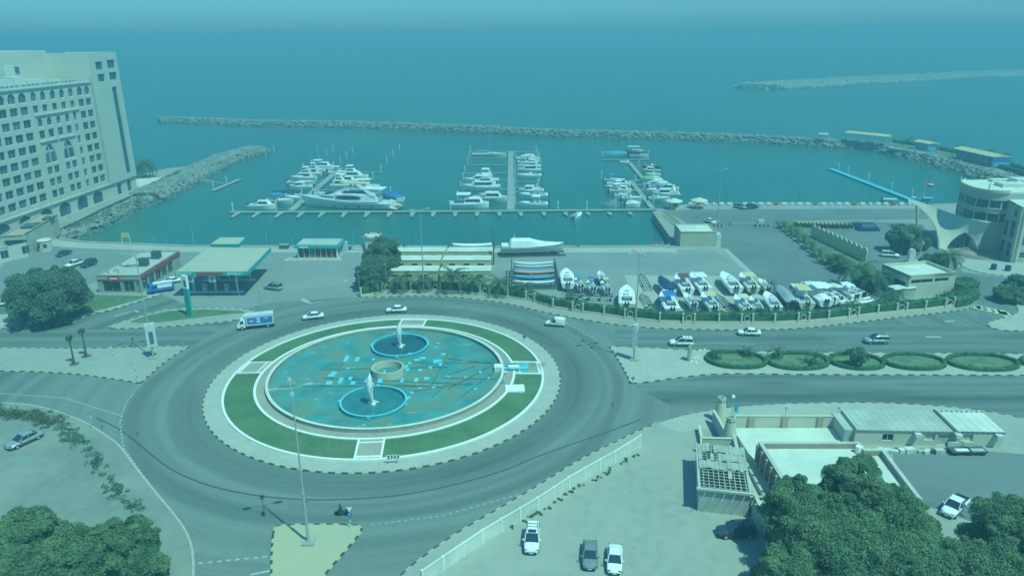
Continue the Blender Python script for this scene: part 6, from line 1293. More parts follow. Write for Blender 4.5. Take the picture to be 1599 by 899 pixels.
# monument
mn = thing('monument', 'white rounded slab monument on a raised plinth by the flagpoles', 'monument', (*G(1421, 412, .05), .05), .3)
mb = MB(); mb.loft([[(x, -.35, z) for x, z in pr]+[(x, .35, z) for x, z in pr[::-1]] for pr in [[(-1.05, 0.4), (-1.0, 3.2), (-.6, 4.0), (0, 4.3), (.6, 4.0), (1.0, 3.2), (1.05, .4)]]*1], caps=False); pr = [(-1.05, .4), (-1.0, 3.2), (-.6, 4.0), (0, 4.3), (.6, 4.0), (1.0, 3.2), (1.05, .4)]
mb = MB(); mb.add([(x, -.4, z) for x, z in pr]+[(x, .4, z) for x, z in pr], [tuple(range(7)), tuple(range(13, 6, -1))]+[(i, i+7, (i+1) % 7+7, (i+1) % 7) for i in range(7)]); obj('slab', mb, M['gelcoat_b'], mn)
mb = MB(); mb.prism([(-5.5, -.3), (-1, -2.2), (5, -1.6), (6.5, 1.5), (2, 2.5), (-2, 1)], -.05, .4); obj('plinth', mb, M['concrete'], mn)
# ================================================================ YARD
def rack(): 
    t = thing('boat_rack', 'dark steel rack holding stacked long hulls, an orange one among them', 'rack', (*G(835, 452, .03), .03))
    wr = math.dist(G(799, 452), G(871, 452)); dp = 14
    for x in (-wr/2, wr/2):
        for y in np.linspace(0, dp, 5): mb = MB(); mb.box(x, y, 0, .3, .3, 3.6); obj('post', mb, M['metal_dark'], t)
        mb = MB(); mb.box(x, dp/2, 3.3, .25, dp, .25); mb.box(x, dp/2, 1.5, .25, dp, .2); obj('beam', mb, M['metal_dark'], t)
    for y in np.linspace(0, dp, 5)[::1]: mb = MB(); mb.box(0, y, .6, wr, .2, .2); obj('beam', mb, M['metal_dark'], t)
    rbox('front_panel', 'metal_dark', 0, -.1, .3, wr*.9, .15, 1.0, t)
    return wr
wr = rack()
def longhull(x, y, z, L, B, m, label, rz=0, deck=None):
    t = thing('racing_hull', label, 'boat', (x, y, z), rz, 'long hulls in the boat yard'); mb = MB(); rg = []
    for i in range(13):
        f = i/12; xx = -L/2+L*f; w2 = max(.05, B/2*math.sin(math.pi*min(1, max(0, .06+f*.9)))**.55); k = abs(f-.5)**2*1.4; rg.append([(xx, -w2, .6+k), (xx, -w2*.7, .15+k*.8), (xx, 0, k*.6), (xx, w2*.7, .15+k*.8), (xx, w2, .6+k), (xx, w2*.4, .72+k), (xx, -w2*.4, .72+k)])
    mb.loft(rg); obj('hull', mb, M[m], t, smooth=True)
    if deck: mb = MB(); mb.loft([[(x_, -w_, .70+k_), (x_, 0, .86+k_), (x_, w_, .70+k_)] for x_, w_, k_ in ((-L*.3, .1, .05), (-L*.15, B*.25, 0), (L*.15, B*.25, 0), (L*.3, .1, .05))], closed=False, caps=False); obj('deck_cover', mb, M[deck], t)
    return t
rx, ry = G(835, 452)
for k, (dy, z, m, lab) in enumerate(((1.5, .9, 'gelcoat_b', 'pale grey long hull at the near side of the dark rack'), (4.3, 1.3, 'blue_tarp', 'blue long hull between the grey and the orange one on the dark rack'), (6.6, 1.9, 'orange', 'salmon orange long hull in the middle of the dark rack'), (9.4, 1.6, 'blue_tarp', 'blue long hull just beyond the orange one on the dark rack'), (11.6, 1.8, 'metal', 'grey long hull near the back of the dark rack'), (13.6, 2.0, 'gelcoat_b', 'pale white long hull at the back of the dark rack'))): longhull(rx, ry+dy, z, wr*.92, 2.0, m, lab)
for k in range(4): pass
longhull(*G(668, 399.5), 1.0, 10.5, 2.2, 'gelcoat', 'white long boat lying behind the left cabins')
longhull(*G(737, 400.5), 1.0, 11.0, 2.4, 'blue_tarp', 'blue and white long boat lying behind the right cabins', deck='gelcoat')
longhull(*G(737, 393.5), 1.6, 11.4, 2.4, 'gelcoat', 'white upturned long boat beyond the blue one by the quay')
for i, (x, y, h) in enumerate(((632, 401, 3.4), (701, 402, 3.8), (706, 401, 3.6), (771, 412, 6.5))): c = thing('rack_post', ['left', 'middle', 'second middle', 'tall right'][i]+' dark upright rack beside the long boats', 'rack', (*G(x, y, .03), .03)); rbox('post', 'metal_dark', 0, -.6, 0, .35, .35, h, c); rbox('post', 'metal_dark', 0, .6, 0, .35, .35, h, c); rbox('brace', 'metal_dark', 0, 0, h*.6, .25, 1.4, .2, c)
# big shrink wrapped boat on a cradle
bw = thing('wrapped_yacht', 'large yacht under white shrink wrap standing on a dark cradle by the quay', 'boat'); L = 17.5; mb = MB(); mb.loft(hull_rings(L, 4.6, 2.2, 1.0), closed=False, caps=False); obj('hull', mb, M['metal'], bw)
rg = [[(x, -w_, z0), (x, -w_*.75, z1*.75+z0*.25), (x, 0, z1), (x, w_*.75, z1*.75+z0*.25), (x, w_, z0)] for x, w_, z0, z1 in ((-L*.36, 2.2, 2.0, 4.2), (-L*.33, 2.3, 1.9, 5.0), (-L*.05, 2.35, 2.0, 4.9), (L*.05, 2.3, 2.1, 4.2), (L*.2, 2.0, 2.3, 3.3), (L*.4, 1.2, 2.6, 3.0), (L*.5, .2, 2.9, 3.0))]
mb = MB(); mb.loft(rg); obj('shrink_wrap', mb, M['white'], bw); rbox('cockpit', 'gelcoat', -L*.43, 0, 1.8, L*.12, 3.6, .9, bw); mb = MB(); mb.tube((-L*.28, 0, 4.9), (-L*.29, 0, 6.2), .08, None, 5); obj('mast', mb, M['gelcoat'], bw)
for x in np.linspace(-L*.42, L*.4, 6): rbox('cradle_beam', 'metal_dark', x, 0, -.9, .4, 4.2, .5, bw)
for s in (-1, 1): rbox('cradle_rail', 'metal_dark', 0, s*1.9, -1.2, L*1.05, .4, .4, bw)
pboat(bw, (880, 396.5), (782, 399), 0, 1.1); bw.scale = (1, .95, .78)
# boats on hardstanding (bow px, stern px, kind, L, options, label)
YB = [
 ((886, 425), (885, 449), 'open', dict(), 'white open boat with outboards right of the dark hull rack'),
 ((936, 428), (941, 440), 'open', dict(), 'small white runabout alone in the middle of the yard'),
 ((978, 449), (979, 484), 'open', dict(hull='white'), 'long white boat with blue deck and red floor behind the hedge'),
 ((1031, 437), (1046, 459), 'cover', dict(cover='navy'), 'navy covered boat with a white hardtop in the yard'),
 ((1033, 459), (1053, 489), 'open', dict(top='blue'), 'white boat with a bright blue canopy nearest the hedge'),
 ((1056, 433), (1075, 458), 'open', dict(top='maroon'), 'white boat with a maroon canopy'),
 ((1080, 431), (1101, 456), 'open', dict(top='gelcoat'), 'white boat with a white hardtop right of the maroon canopy'),
 ((1095, 462), (1118, 486), 'open', dict(top='tan', hull='gelcoat_b'), 'boat with a sandy canopy near the hedge, left of the trailers'),
 ((1125, 430), (1152, 456), 'open', dict(top=None, hull='white'), 'large white open boat at the back right of the apron'),
 ((1157, 431), (1177, 455), 'open', dict(top='tan', hull='canvas'), 'cream boat with a tan hood beside the large white open boat'),
 ((1146, 466), (1170, 489), 'open', dict(top='canvas'), 'boat with a cream hardtop in the second row near the hedge'),
 ((1170, 468), (1188, 488), 'open', dict(top='beige', hull='gelcoat_b'), 'boat with a brownish canopy right of the cream hardtop'),
 ((1194, 461), (1213, 486), 'open', dict(top=None, hull='gelcoat_b'), 'grey runabout on a trailer right of the brownish canopy'),
 ((1233, 451), (1262, 481), 'cabin', dict(top='tan', hull='canvas'), 'tall cabin boat with a boxy beige wheelhouse'),
 ((1249, 445), (1292, 480), 'cabin', dict(top='gelcoat', cover='white'), 'white wrapped cruiser right of the beige wheelhouse boat'),
 ((1277, 450), (1313, 471), 'open', dict(top='canvas', hull='white'), 'white twin engine boat with a cream hardtop'),
 ((1298, 448), (1338, 468), 'open', dict(top='gelcoat', hull='white'), 'white twin engine boat rightmost in the yard'),
]
YB += [
 ((1069, 462), (1083, 480), 'open', dict(hull='gelcoat_b'), 'small grey open boat right of the bright blue canopy boat'),
 ((1185, 440), (1200, 455), 'open', dict(hull='canvas'), 'small cream dinghy at the back right edge of the apron'),
 ((1216, 452), (1236, 478), 'cover', dict(cover='metal', hull='metal_dark'), 'dark hull under a grey sheet just left of the beige wheelhouse'),
 ((1262, 446), (1300, 474), 'open', dict(top='gelcoat'), 'white boat with a hardtop squeezed beside the wrapped cruiser'),
 ((1310, 447), (1350, 464), 'open', dict(hull='gelcoat_b'), 'low grey white boat half hidden beside the rightmost twin engine boat'),
]
for b_, s_, kind, o, lab in YB:
    a, b = G(*b_, 1.2), G(*s_, 1.2); L = math.dist(a, b); L = min(max(L, 4.5), 13); t = boat(lab, L=L, kind=kind, **o); m_ = ((a[0]+b[0])/2, (a[1]+b[1])/2); t.location = (*m_, .95); t.rotation_euler = (0, 0, math.atan2(a[1]-b[1], a[0]-b[0])+random.uniform(-.09, .09)); t['group'] = 'boats laid up in the yard'; t.scale = (.95, .84, .95)
    q = obj('trailer', MB().box(0, 0, -.75, L*.8, .35, .12).box(-L*.1, .75, -.8, L*.5, .1, .12).box(-L*.1, -.75, -.8, L*.5, .1, .12).box(-L*.2, 0, -.75, .2, 1.8, .2), M['metal_dark'], t)
    for s in (-1, 1): mb = MB(); mb.tube((-L*.2, s*.95, -.62), (-L*.2, s*.75, -.62), .33, None, 10); obj('wheel', mb, M['rubber'], q)
    if 'long white' in lab:
        rbox('deck_cover', 'blue_tarp', L*.12, 0, 1.05, L*.36, 1.5, .1, t); rbox('floor_cover', 'maroon', -L*.12, 0, 1.05, L*.2, 1.5, .08, t); rbox('stern_seat', 'orange', -L*.36, 0, 1.1, L*.12, 1.5, .2, t)
for i, (f, r_, lab) in enumerate((((1000, 430), (1013, 456), 'empty boat trailer standing beside the tall lamp post'), ((1001, 461), (1020, 488), 'empty boat trailer nearer the hedge by the lamp post'), ((1118, 462), (1145, 490), 'empty trailer between the sandy and cream canopies'), ((1078, 478), (1090, 488), 'coil of hoses and a small trailer by the hedge'), ((1208, 462), (1235, 489), 'empty dark trailer left of the beige wheelhouse boat'), ((1200, 450), (1222, 470), 'long dark trailer at the back edge of the apron'))):
    a, b = G(*f), G(*r_); L = math.dist(a, b); t = thing('boat_trailer', lab, 'trailer', ((a[0]+b[0])/2, (a[1]+b[1])/2, .03), math.atan2(a[1]-b[1], a[0]-b[0]), 'empty trailers')
    for s in (-1, 1): mb = MB(); mb.path([(-L/2, s*.9, .5), (L*.25, s*.9, .5), (L/2, 0, .45)], .11, 4); mb.path([(-L/2, s*.35, .8), (L*.3, s*.3, .6)], .08, 4); obj('rail', mb, M['metal_dark'], t)
    for k in range(5): rbox('crossbar', 'metal', -L/2+.3+k*L*.17, 0, .45, .1, 1.8, .1, t)
    for s in (-1, 1): mb = MB(); mb.tube((-L*.2, s*1.05, .33), (-L*.2, s*.85, .33), .33, None, 10); obj('wheel', mb, M['rubber'], t)
for i, (x, y, m, lab) in enumerate(((903, 452, 'blue_tarp', 'left blue canvas hood over a small boat behind the hedge'), (922, 456, 'blue', 'right blue canvas hood over a small boat behind the hedge'), (944, 457, 'tan', 'tan canvas hood beside the blue ones'))):
    t = boat(lab, L=5.5, kind='open', top=m, name='hooded_boat'); t.location = (*G(x, y), .9); t.rotation_euler = (0, 0, 1.7); t['group'] = 'boats laid up in the yard'
gf = thing('steel_frame', 'long low dark steel frame stored behind the hedge', 'frame', (*G(920, 470, .03), .03), -.12)
for s in (0, 1.6):
    rbox('rail', 'metal_dark', 0, s, 1.2, 11, .18, .2, gf)
for k in range(5): rbox('leg', 'metal_dark', -5+k*2.5, .8, 0, .15, 1.7, 1.3, gf)
for i, (a, b) in enumerate((((1303, 472), (1350, 466)), ((1303, 476), (1358, 470)), ((1312, 480), (1372, 473)))): p, q = G(*a, .6), G(*b, .6); longhull((p[0]+q[0])/2, (p[1]+q[1])/2, .6+.1*i, math.dist(p, q), .9, 'gelcoat', ['farthest', 'middle', 'nearest'][i]+' of the three slender white hulls lying behind the hedge', math.atan2(q[1]-p[1], q[0]-p[0]))
for i in range(46):
    px = random.choice([random.uniform(880, 960), random.uniform(985, 1060), random.uniform(1060, 1230), random.uniform(1090, 1230)]); py = random.uniform(468, 488) if px > 980 else random.uniform(462, 472); sz_ = random.uniform(.35, .8)
    o = rbox(['crate', 'drum_box', 'tool_box'][i % 3], ['gelcoat_b', 'roof_grey', 'metal_dark', 'blue_tarp', 'plaster', 'tan'][i % 6], 0, 0, 0, sz_*1.5, sz_, sz_*.8, None); o.location = (*G(px, py), .035); o.rotation_euler.z = random.uniform(-1, 1); tag(o, 'small crate among the clutter between the laid up boats and the hedge', 'crate', 'clutter between the laid up boats')
# ---- fence with pillars, circle motifs and hedge
fp = [(564, 463, 0), (605, 456, 1), (642, 455.5, 0), (680, 455, 1), (719, 457, 0), (757, 461, 1), (793, 465, 0), (828, 470, 1), (863, 480.5, 0), (902, 487, 1), (943, 492.5, 0), (984, 498, 1), (1030, 503, 0), (1075, 504.5, 1), (1122, 505, 0), (1166, 505, 1), (1209, 505, 0), (1254, 503, 1), (1293, 500, 0), (1332, 495.5, 1), (1370, 491, 0), (1407, 487.5, 1), (1444, 484.5, 0), (1482, 479.5, 1)]
fn = thing('garden_fence', 'long pillared fence with round openings along the north pavement', 'fence', (0, 0, .14)); FP = [Vector(G(x, y, .14)) for x, y, c in fp]
for i, (x, y, c) in enumerate(fp):
    p = FP[i]; d = (FP[min(i+1, len(FP)-1)]-FP[max(0, i-1)]).normalized(); rz = math.atan2(d.y, d.x)
    for s in ((-1.2, 1.2) if c else (0,)):
        q = p+d*s; mb = MB(); mb.box(q.x, q.y, 0, .34, .42, 2.1, rz); mb.box(q.x, q.y, 2.1, .44, .5, .12, rz); obj('pillar', mb, M['cream'], fn)
    if c:
        mb = MB(); mb.box(p.x, p.y, 0, 2.0, .22, .55, rz); obj('panel', mb, M['cream'], fn)
        mb = MB(); pts = [(p.x+d.x*.62*math.cos(a), p.y+d.y*.62*math.cos(a), 1.15+.62*math.sin(a)) for a in [k*math.pi/7 for k in range(15)]]; mb.path(pts, .09, 5); obj('ring', mb, M['cream'], fn)
    if i+1 < len(fp):
        a = p+d*(1.4 if c else .2); b = FP[i+1]-d*(.2 if c else 1.4); e = b-a; mb = MB(); cc = (a+b)/2; mb.box(cc.x, cc.y, 0, e.length, .25, .5, math.atan2(e.y, e.x)); obj('low_wall', mb, M['cream'], fn)
        mb = MB()
        for k in range(3): mb.tube((*a, .8+k*.35), (*b, .8+k*.35), .02, None, 4)
        obj('railing', mb, M['leaf_grey'], fn)
hl_ = [(p.x+(-.0), p.y+1.1) for p in FP[:]]; 
hedge('hedge', hl_[:12], 1.5, 2.2, 'clipped hedge behind the left half of the pillared fence', z0=.1, dens=34); hedge('hedge', hl_[11:], 1.6, 2.3, 'clipped hedge behind the right half of the pillared fence', z0=.1, dens=34)
hedge('hedge', [G(1480, 476), G(1500, 472), G(1512, 462)], 5, 2.2, 'wide dark hedge mass at the corner by the gate office', dens=120)
hedge('hedge', [G(1492, 458), G(1512, 448)], 5, 2.4, 'dark hedge block right of the gate office', dens=100)
# ---- hedged oval beds
for i, (x, y, hw2, hh2) in enumerate(((1149, 563, 49, 13.5), (1246, 565, 51, 13.5), (1337, 565.5, 44, 13), (1427, 566, 50, 13), (1534, 567, 57, 13.5), (1645, 568, 52, 13))):
    c = Vector(G(x, y, .15)); rx_ = abs(G(x+hw2, y, .15)[0]-c.x)-.5; ry_ = abs(G(x, y-hh2, .15)[1]-c.y)-.5; tw = [.22, -.2, .1, 0, 0, 0][i]
    el = [(c.x+rx_*(abs(math.cos(a))**.85)*sgn_(math.cos(a)), c.y+ry_*math.sin(a)-math.cos(a)*tw*rx_*.3) for a in [2*math.pi*k/36 for k in range(37)]]
    mb = MB(); mb.prism(el[:-1], .12, .28); o = obj('flower_bed', mb, M['grass_dry']); o['kind'] = 'structure'
    hedge('bed_hedge', el, .8, .75, 'low clipped hedge ring round the median bed, '+['first', 'second', 'third', 'fourth', 'fifth', 'sixth'][i]+' from the left', z0=.14, dens=14, size=.1)
# ---- planter islands, palm strip and scalloped wall
for i, (x0, x1, y) in enumerate(((1107, 1131, 354), (1178, 1204, 354))):
    a, b = Vector(G(x0, y)), Vector(G(x1, y)); t = thing('planter_wall', ['left', 'right'][i]+' low yellow chequered planter at the yard entrance', 'planter', (a.x, a.y, 0)); Wp = (b-a).length
    mb = MB(); mb.prism([(0, 0), (Wp, 0), (Wp-1, 3.5), (1.5, 3.5)], 0, .5); obj('bed', mb, M['grass_dry'], t)
    for k in range(8): rbox('block', 'kerb_yellow' if k % 2 else 'kerb_black', (k+.5)*Wp/8, -.12, 0, Wp/8-.05, .22, .7, t)
bt = thing('guard_booth', 'small white booth top on the right planter', 'booth', (*G(1188, 350), .4)); rbox('body', 'gelcoat_b', 0, 0, 0, 1.9, 1.2, 1.1, bt)
sw_ = thing('scalloped_wall', 'cream wall of rounded arch panels beside the palm strip', 'wall', (0, 0, 0)); wp = resample([G(1266, 369), G(1352, 410)], 2.35)
for a, b in zip(wp, wp[1:]):
    d = b-a; L = d.length-.06; rz = math.atan2(d.y, d.x); pr = [(0, 0), (L, 0), (L, 3.2), (L*.85, 3.7), (L*.5, 4.0), (L*.15, 3.7), (0, 3.2)]; mb = MB(); u = d.normalized(); nn = Vector((-u.y, u.x))*.15
    mb.add([(a.x+u.x*x-nn.x, a.y+u.y*x-nn.y, z) for x, z in pr]+[(a.x+u.x*x+nn.x, a.y+u.y*x+nn.y, z) for x, z in pr], [tuple(range(7)), tuple(range(13, 6, -1))]+[(i, i+7, (i+1) % 7+7, (i+1) % 7) for i in range(7)]); obj('panel', mb, M['tan'], sw_)
ps = smoothline(GL([(1213, 345), (1225, 343), (1262, 350), (1370, 418), (1385, 432), (1345, 432), (1310, 428), (1262, 395), (1225, 365)]), 1, True)
pso = slab('planting_strip', ps, 'grass_dry', z=.1, world=True)
stones(GL([(1213, 346), (1225, 362), (1262, 393), (1308, 427), (1322, 430)]), 0, .45, pso, step=1.5, wid=.9, mats=('kerb_black', 'concrete'), gap=.4)
# display dhow
dh = thing('display_dhow', 'long dark wooden rowing dhow displayed on the ground behind the palm strip', 'boat'); p, q = Vector(G(1342, 357)), Vector(G(1238, 354)); L = (p-q).length; mb = MB(); rg = []
for i in range(13):
    f = i/12; w2 = max(.06, 1.3*math.sin(math.pi*(.03+f*.94))**.6); k = 1.6*max(0, f-.75)**1.2*4*.6; rg.append([(-L/2+L*f, -w2, 1.3+k), (-L/2+L*f, -w2*.6, .35+k*.6), (-L/2+L*f, 0, .05+k*.8), (-L/2+L*f, w2*.6, .35+k*.6), (-L/2+L*f, w2, 1.3+k)])
mb.loft(rg, closed=False, caps=False); obj('hull', mb, M['wood'], dh); 
for i in range(14): rbox('thwart', 'tan', -L*.42+i*L*.06, 0, 1.25, .3, 2.1, .1, dh)
for i in range(5): rbox('support', 'concrete', -L*.4+i*L*.2, 0, 0, .4, 1.8, .3, dh)
dh.location = (*((p+q)/2), .1); dh.rotation_euler = (0, 0, math.atan2((p-q).y, (p-q).x))
# quay edge blocks
for i in range(30):
    px = 1078+i*12.2
    if 1425 < px: break
    k = (i*7) % 5; o = rbox(['barrier_block', 'barrier_block', 'life_float'][k % 3], 'fabric_red' if k == 2 else 'gelcoat', 0, 0, 0, 1.5 if k != 1 else .8, .7, .75, None); o.location = (*G(px, 319.3, .25), .25); tag(o, 'red plastic barrier block at the quay edge' if k == 2 else 'white plastic barrier block at the quay edge', 'barrier', 'red barrier blocks' if k == 2 else 'white barrier blocks')
for i, (x, y) in enumerate(((772, 388), (903, 386), (995, 381.5), (1022, 382))): o = rbox('warning_board', 'fabric_red', 0, 0, 0, .8, .15, .6, None); o.location = (*G(x, y, .2), .5); tag(o, ['red board on the quay beside the white upturned boat', 'red board behind the wrapped yacht', 'red board on the open quay right of the yard', 'red board at the foot of the dark pole near the corner'][i], 'sign')
tc_ = thing('traffic_cone', 'red cone standing at the yard entrance between the planters', 'cone', (*G(1140, 352), .02)); mb = MB(); mb.cyl(0, 0, 0, 1.6, .4, .05, 10); obj('cone', mb, M['fabric_red'], tc_)
# yellow frame sign at the left quay
ys = thing('frame_sign', 'yellow board on a white frame at the left quay edge', 'sign', (*G(198, 379), 0)); rbox('board', 'yellow', 0, 0, 1.6, 2.2, .12, 1.5, ys)
for s in (-1, 1): mb = MB(); mb.tube((s*1.3, -.2, 0), (s*.95, 0, 3.0), .08, None, 5); obj('leg', mb, M['gelcoat'], ys)
# ================================================================ VEHICLES
VEH = [
 ('sedan', 'car_white', (472, 499), (506, 495), 'white sedan on the roundabout just right of the box truck'),
 ('sedan', 'car_white', (603, 487), (635, 486), 'white sedan at the top of the roundabout'),
 ('van', 'car_white', (853, 507), (881, 509), 'small white panel van entering the roundabout from the right'),
 ('suv', 'car_white', (1045, 538), (1082, 539), 'white estate car beside the right median tip'),
 ('sedan', 'car_white', (1152, 522), (1187, 523), 'white sedan on the right road behind the silver estate'),
 ('suv', 'silver', (1347, 535), (1388, 535), 'silver estate car farthest right on the road'),
 ('suv', 'silver', (416, 450), (438, 453), 'silver hatchback crossing the station forecourt'),
 ('suv', 'car_white', (829, 874), (833, 822), 'white estate car with roof rails on the sandy lot'),
 ('sedan', 'car_grey', (921, 896), (921, 848), 'dark grey car parked between the two white ones on the sandy lot'),
 ('sedan', 'car_white', (959, 904), (960, 854), 'white sedan rightmost of the three cars on the sandy lot'),
 ('suv', 'car_dark', (1119, 835), (1179, 834), 'dark blue estate car behind the ruined shed'),
 ('pickup', 'car_white', (1474, 811), (1505, 781), 'white pickup with an open door among the trees on the right'),
 ('sedan', 'silver', (6, 706), (71, 676), 'old silver sedan on the sand at the left edge'),
 ('sedan', 'car_white', (-14, 479), (18, 475), 'white sedan half out of the left edge below the hotel'),
 ('sedan', 'car_dark', (89, 402), (111, 395), 'dark blue sedan by the hotel gate kiosk'),
 ('pickup', 'car_white', (104, 419), (130, 411), 'white pickup in the car park left of the restaurant'),
 ('suv', 'car_dark', (128, 419), (150, 411), 'dark estate car beside the white pickup left of the restaurant'),
 ('sedan', 'car_white', (42, 430), (65, 425), 'white sedan by the big grey green tree on the left'),
 ('sedan', 'car_white', (257, 443), (278, 440), 'white sedan under the edge of the fuel canopy'),
 ('suv', 'car_white', (1405, 402), (1374, 400), 'white estate car near the white monument'),
 ('suv', 'silver', (1164, 327), (1147, 324), 'silver estate car parked on the quay'),
 ('suv', 'car_dark', (1181, 325), (1168, 326), 'dark car parked right of the silver one on the quay'),
 ('sedan', 'car_white', (1116, 350), (1102, 346), 'white hatchback behind the left planter'),
]
CP = {}
for kind, body, f, r_, lab in VEH:
    if (kind, body) in CP: o = dup(CP[kind, body], (0, 0, 0), 0, lab)
    else: o = CP[kind, body] = car(lab, kind, body); kids(o); [kids(c) for c in kids(o)]
    z = .145 if (f[1] > 660 and f[0] < 1450) or f[0] > 1470 and f[1] > 700 else .03
    place(o, f, r_, z+.01)
    if 'old silver' in lab: o.scale = (1.12, 1.08, 1.05)
pk = CP['pickup', 'car_white']; 
mb = MB(); mb.box(0, 0, .45, 1.05, .07, .65); mb.box(-.1, 0, 1.1, .8, .05, .5); dr = obj('open_door', mb, M['car_white'], pk, (.35, 1.35, .0), 1.15); 
# box truck
bt_ = thing('box_truck', 'white box truck with a blue advert panel on the roundabout', 'truck'); mb = MB(); mb.box(-1.0, 0, .85, 5.6, 2.1, 2.25); obj('cargo_box', mb, M['gelcoat_b'], bt_)
mb = MB(); mb.loft([[(x, y_*w2, z) for y_, z in ((-1, .5), (-1, 1.35), (-.88, zt_), (.88, zt_), (1, 1.35), (1, .5))] for x, w2, zt_ in ((1.95, .98, 2.3), (2.6, .98, 2.3), (2.95, .97, 2.1), (3.55, .95, 1.35), (3.6, .93, 1.25))]); obj('cab', mb, M['car_white'], bt_)
mb = MB(); mb.add([(3.56, -.8, 1.38), (3.56, .8, 1.38), (2.99, .76, 2.08), (2.99, -.76, 2.08)], [(0, 1, 2, 3)]); obj('windscreen', mb, M['glass'], bt_)
for s in (-1, 1): mb = MB(); mb.add([(2.3, s*1.0, 1.4), (3.1, s*1.0, 1.4), (2.85, s*.93, 2.0), (2.3, s*.93, 2.05)], [(0, 1, 2, 3)]); obj('side_window', mb, M['glass'], bt_); mb = MB(); mb.box(-1.0, s*1.06, 1.2, 5.0, .03, 1.4); pn = obj('advert_panel', mb, M['blue'], bt_); mb = MB(); mb.box(-.7, s*1.085, 1.35, .9, .02, 1.1); obj('advert_print', mb, M['cyan'], pn); 
for s in (-1, 1):
    for x, z, w2 in ((-.75, 2.15, .5), (-.75, 1.5, .5), (.6, 1.9, 1.0), (-2.3, 2.2, .8), (.7, 1.65, .8)): mb = MB(); mb.box(x, s*1.11, z, w2, .02, .14 if w2 > .5 else .3); obj('advert_print', mb, M['white'], pn)
rbox('reefer_unit', 'gelcoat_b', 2.0, 0, 2.35, .5, 1.4, .6, bt_); rbox('chassis', 'metal_dark', -.3, 0, .45, 7.2, .9, .35, bt_)
for x in (-2.5, 2.7):
    for s in (-1, 1): mb = MB(); mb.tube((x, s*1.02, .42), (x, s*.75, .42), .42, None, 12); wo = obj('wheel', mb, M['rubber'], bt_); mb = MB(); mb.tube((x, s*1.035, .42), (x, s*.9, .42), .24, None, 10); obj('rim', mb, M['metal'], wo)
place(bt_, (371, 514), (428, 508), .03)
# blue minibus
bs = thing('minibus', 'blue minibus with a white lettered side parked before the restaurant', 'van'); mb = MB(); mb.loft([[(x, p[0], p[1]) for p in sup(w2, .35, z, 14, .35)] for x, w2, z in ((-3.0, .9, 2.2), (-2.9, .98, 2.35), (1.6, .98, 2.35), (2.2, .96, 2.2), (2.8, .94, 1.4), (3.0, .85, 1.1))]); obj('body', mb, M['blue'], bs)
for s in (-1, 1): mb = MB(); mb.box(-.9, s*.99, 1.25, 3.2, .04, .85); obj('side_print', mb, M['gelcoat'], bs); mb = MB(); mb.box(1.4, s*.99, 1.35, 1.1, .04, .6); obj('side_window', mb, M['glass'], bs)
rbox('roof', 'gelcoat', -.7, 0, 2.33, 4.4, 1.6, .06, bs); rbox('rear_window', 'glass', -3.02, 0, 1.4, .05, 1.5, .7, bs); mb = MB(); mb.add([(2.83, -.8, 1.45), (2.83, .8, 1.45), (2.27, .8, 2.15), (2.27, -.8, 2.15)], [(0, 1, 2, 3)]); obj('windscreen', mb, M['glass'], bs)
for x in (-1.9, 1.9):
    for s in (-1, 1): mb = MB(); mb.tube((x, s*.98, .37), (x, s*.7, .37), .37, None, 12); obj('wheel', mb, M['rubber'], bs)
place(bs, (234, 458), (269, 452.5), .03)
# motorcyclist
mc = thing('motorcycle', 'dark motorcycle on the roundabout beside the lamp island', 'motorcycle', (*G(534, 804, .03), .03), 3.1)
for x in (-.65, .65): mb = MB(); mb.tube((x, -.06, .31), (x, .06, .31), .31, None, 14); obj('wheel', mb, M['rubber'], mc)
mb = MB(); mb.path([(-.6, 0, .55), (-.2, 0, .75), (.25, 0, .8), (.45, 0, .7)], [.1, .16, .17, .08], 8); mb.path([(.65, 0, .31), (.5, 0, .75), (.4, 0, 1.05)], .04, 6); mb.box(0, 0, .25, .5, .28, .35); obj('frame', mb, M['metal_dark'], mc); mb = MB(); mb.tube((.42, -.35, 1.02), (.42, .35, 1.02), .03, None, 5); obj('handlebar', mb, M['metal'], mc); rbox('top_box', 'metal_dark', -.75, 0, .8, .4, .4, .35, mc)
def person(loc, rz, joints, label, m='navy', group=None):
    t = thing('person', label, 'person', loc, rz, group); J, E_, R_ = joints
    me = bpy.data.meshes.new('body'); me.from_pydata(J, E_, []); o = link('body', me, t); me.materials.append(M[m]); sk = o.modifiers.new('skin', 'SKIN')
    for v, r_ in zip(me.skin_vertices[0].data, R_): v.radius = (r_, r_)
    me.skin_vertices[0].data[0].use_root = True; ss = o.modifiers.new('sub', 'SUBSURF'); ss.levels = 1; ss.render_levels = 1; return t
sit = ([(0, 0, .80), (.02, 0, 1.05), (.1, 0, 1.32), (.14, 0, 1.45), (.1, .19, 1.34), (.25, .27, 1.12), (.42, .26, 1.05), (.1, -.19, 1.34), (.25, -.27, 1.12), (.42, -.26, 1.05), (.05, .14, .78), (.38, .2, .72), (.28, .2, .38), (.40, .2, .32), (.05, -.14, .78), (.38, -.2, .72), (.28, -.2, .38), (.40, -.2, .32)],
       [(0, 1), (1, 2), (2, 3), (2, 4), (4, 5), (5, 6), (2, 7), (7, 8), (8, 9), (0, 10), (10, 11), (11, 12), (12, 13), (0, 14), (14, 15), (15, 16), (16, 17)],
       [.15, .15, .15, .06, .07, .05, .035, .07, .05, .035, .11, .085, .06, .04, .11, .085, .06, .04])
rp = person((*G(534, 804, .03), .03), 3.1, sit, 'person in dark clothes and helmet riding the motorcycle'); mb = MB(); mb.loft([[(.17+r_*math.cos(a*.785), r_*math.sin(a*.785), z) for a in range(8)] for r_, z in ((.07, 1.46), (.13, 1.52), (.15, 1.62), (.12, 1.73), (.04, 1.78))]); obj('helmet', mb, M['metal_dark'], rp)
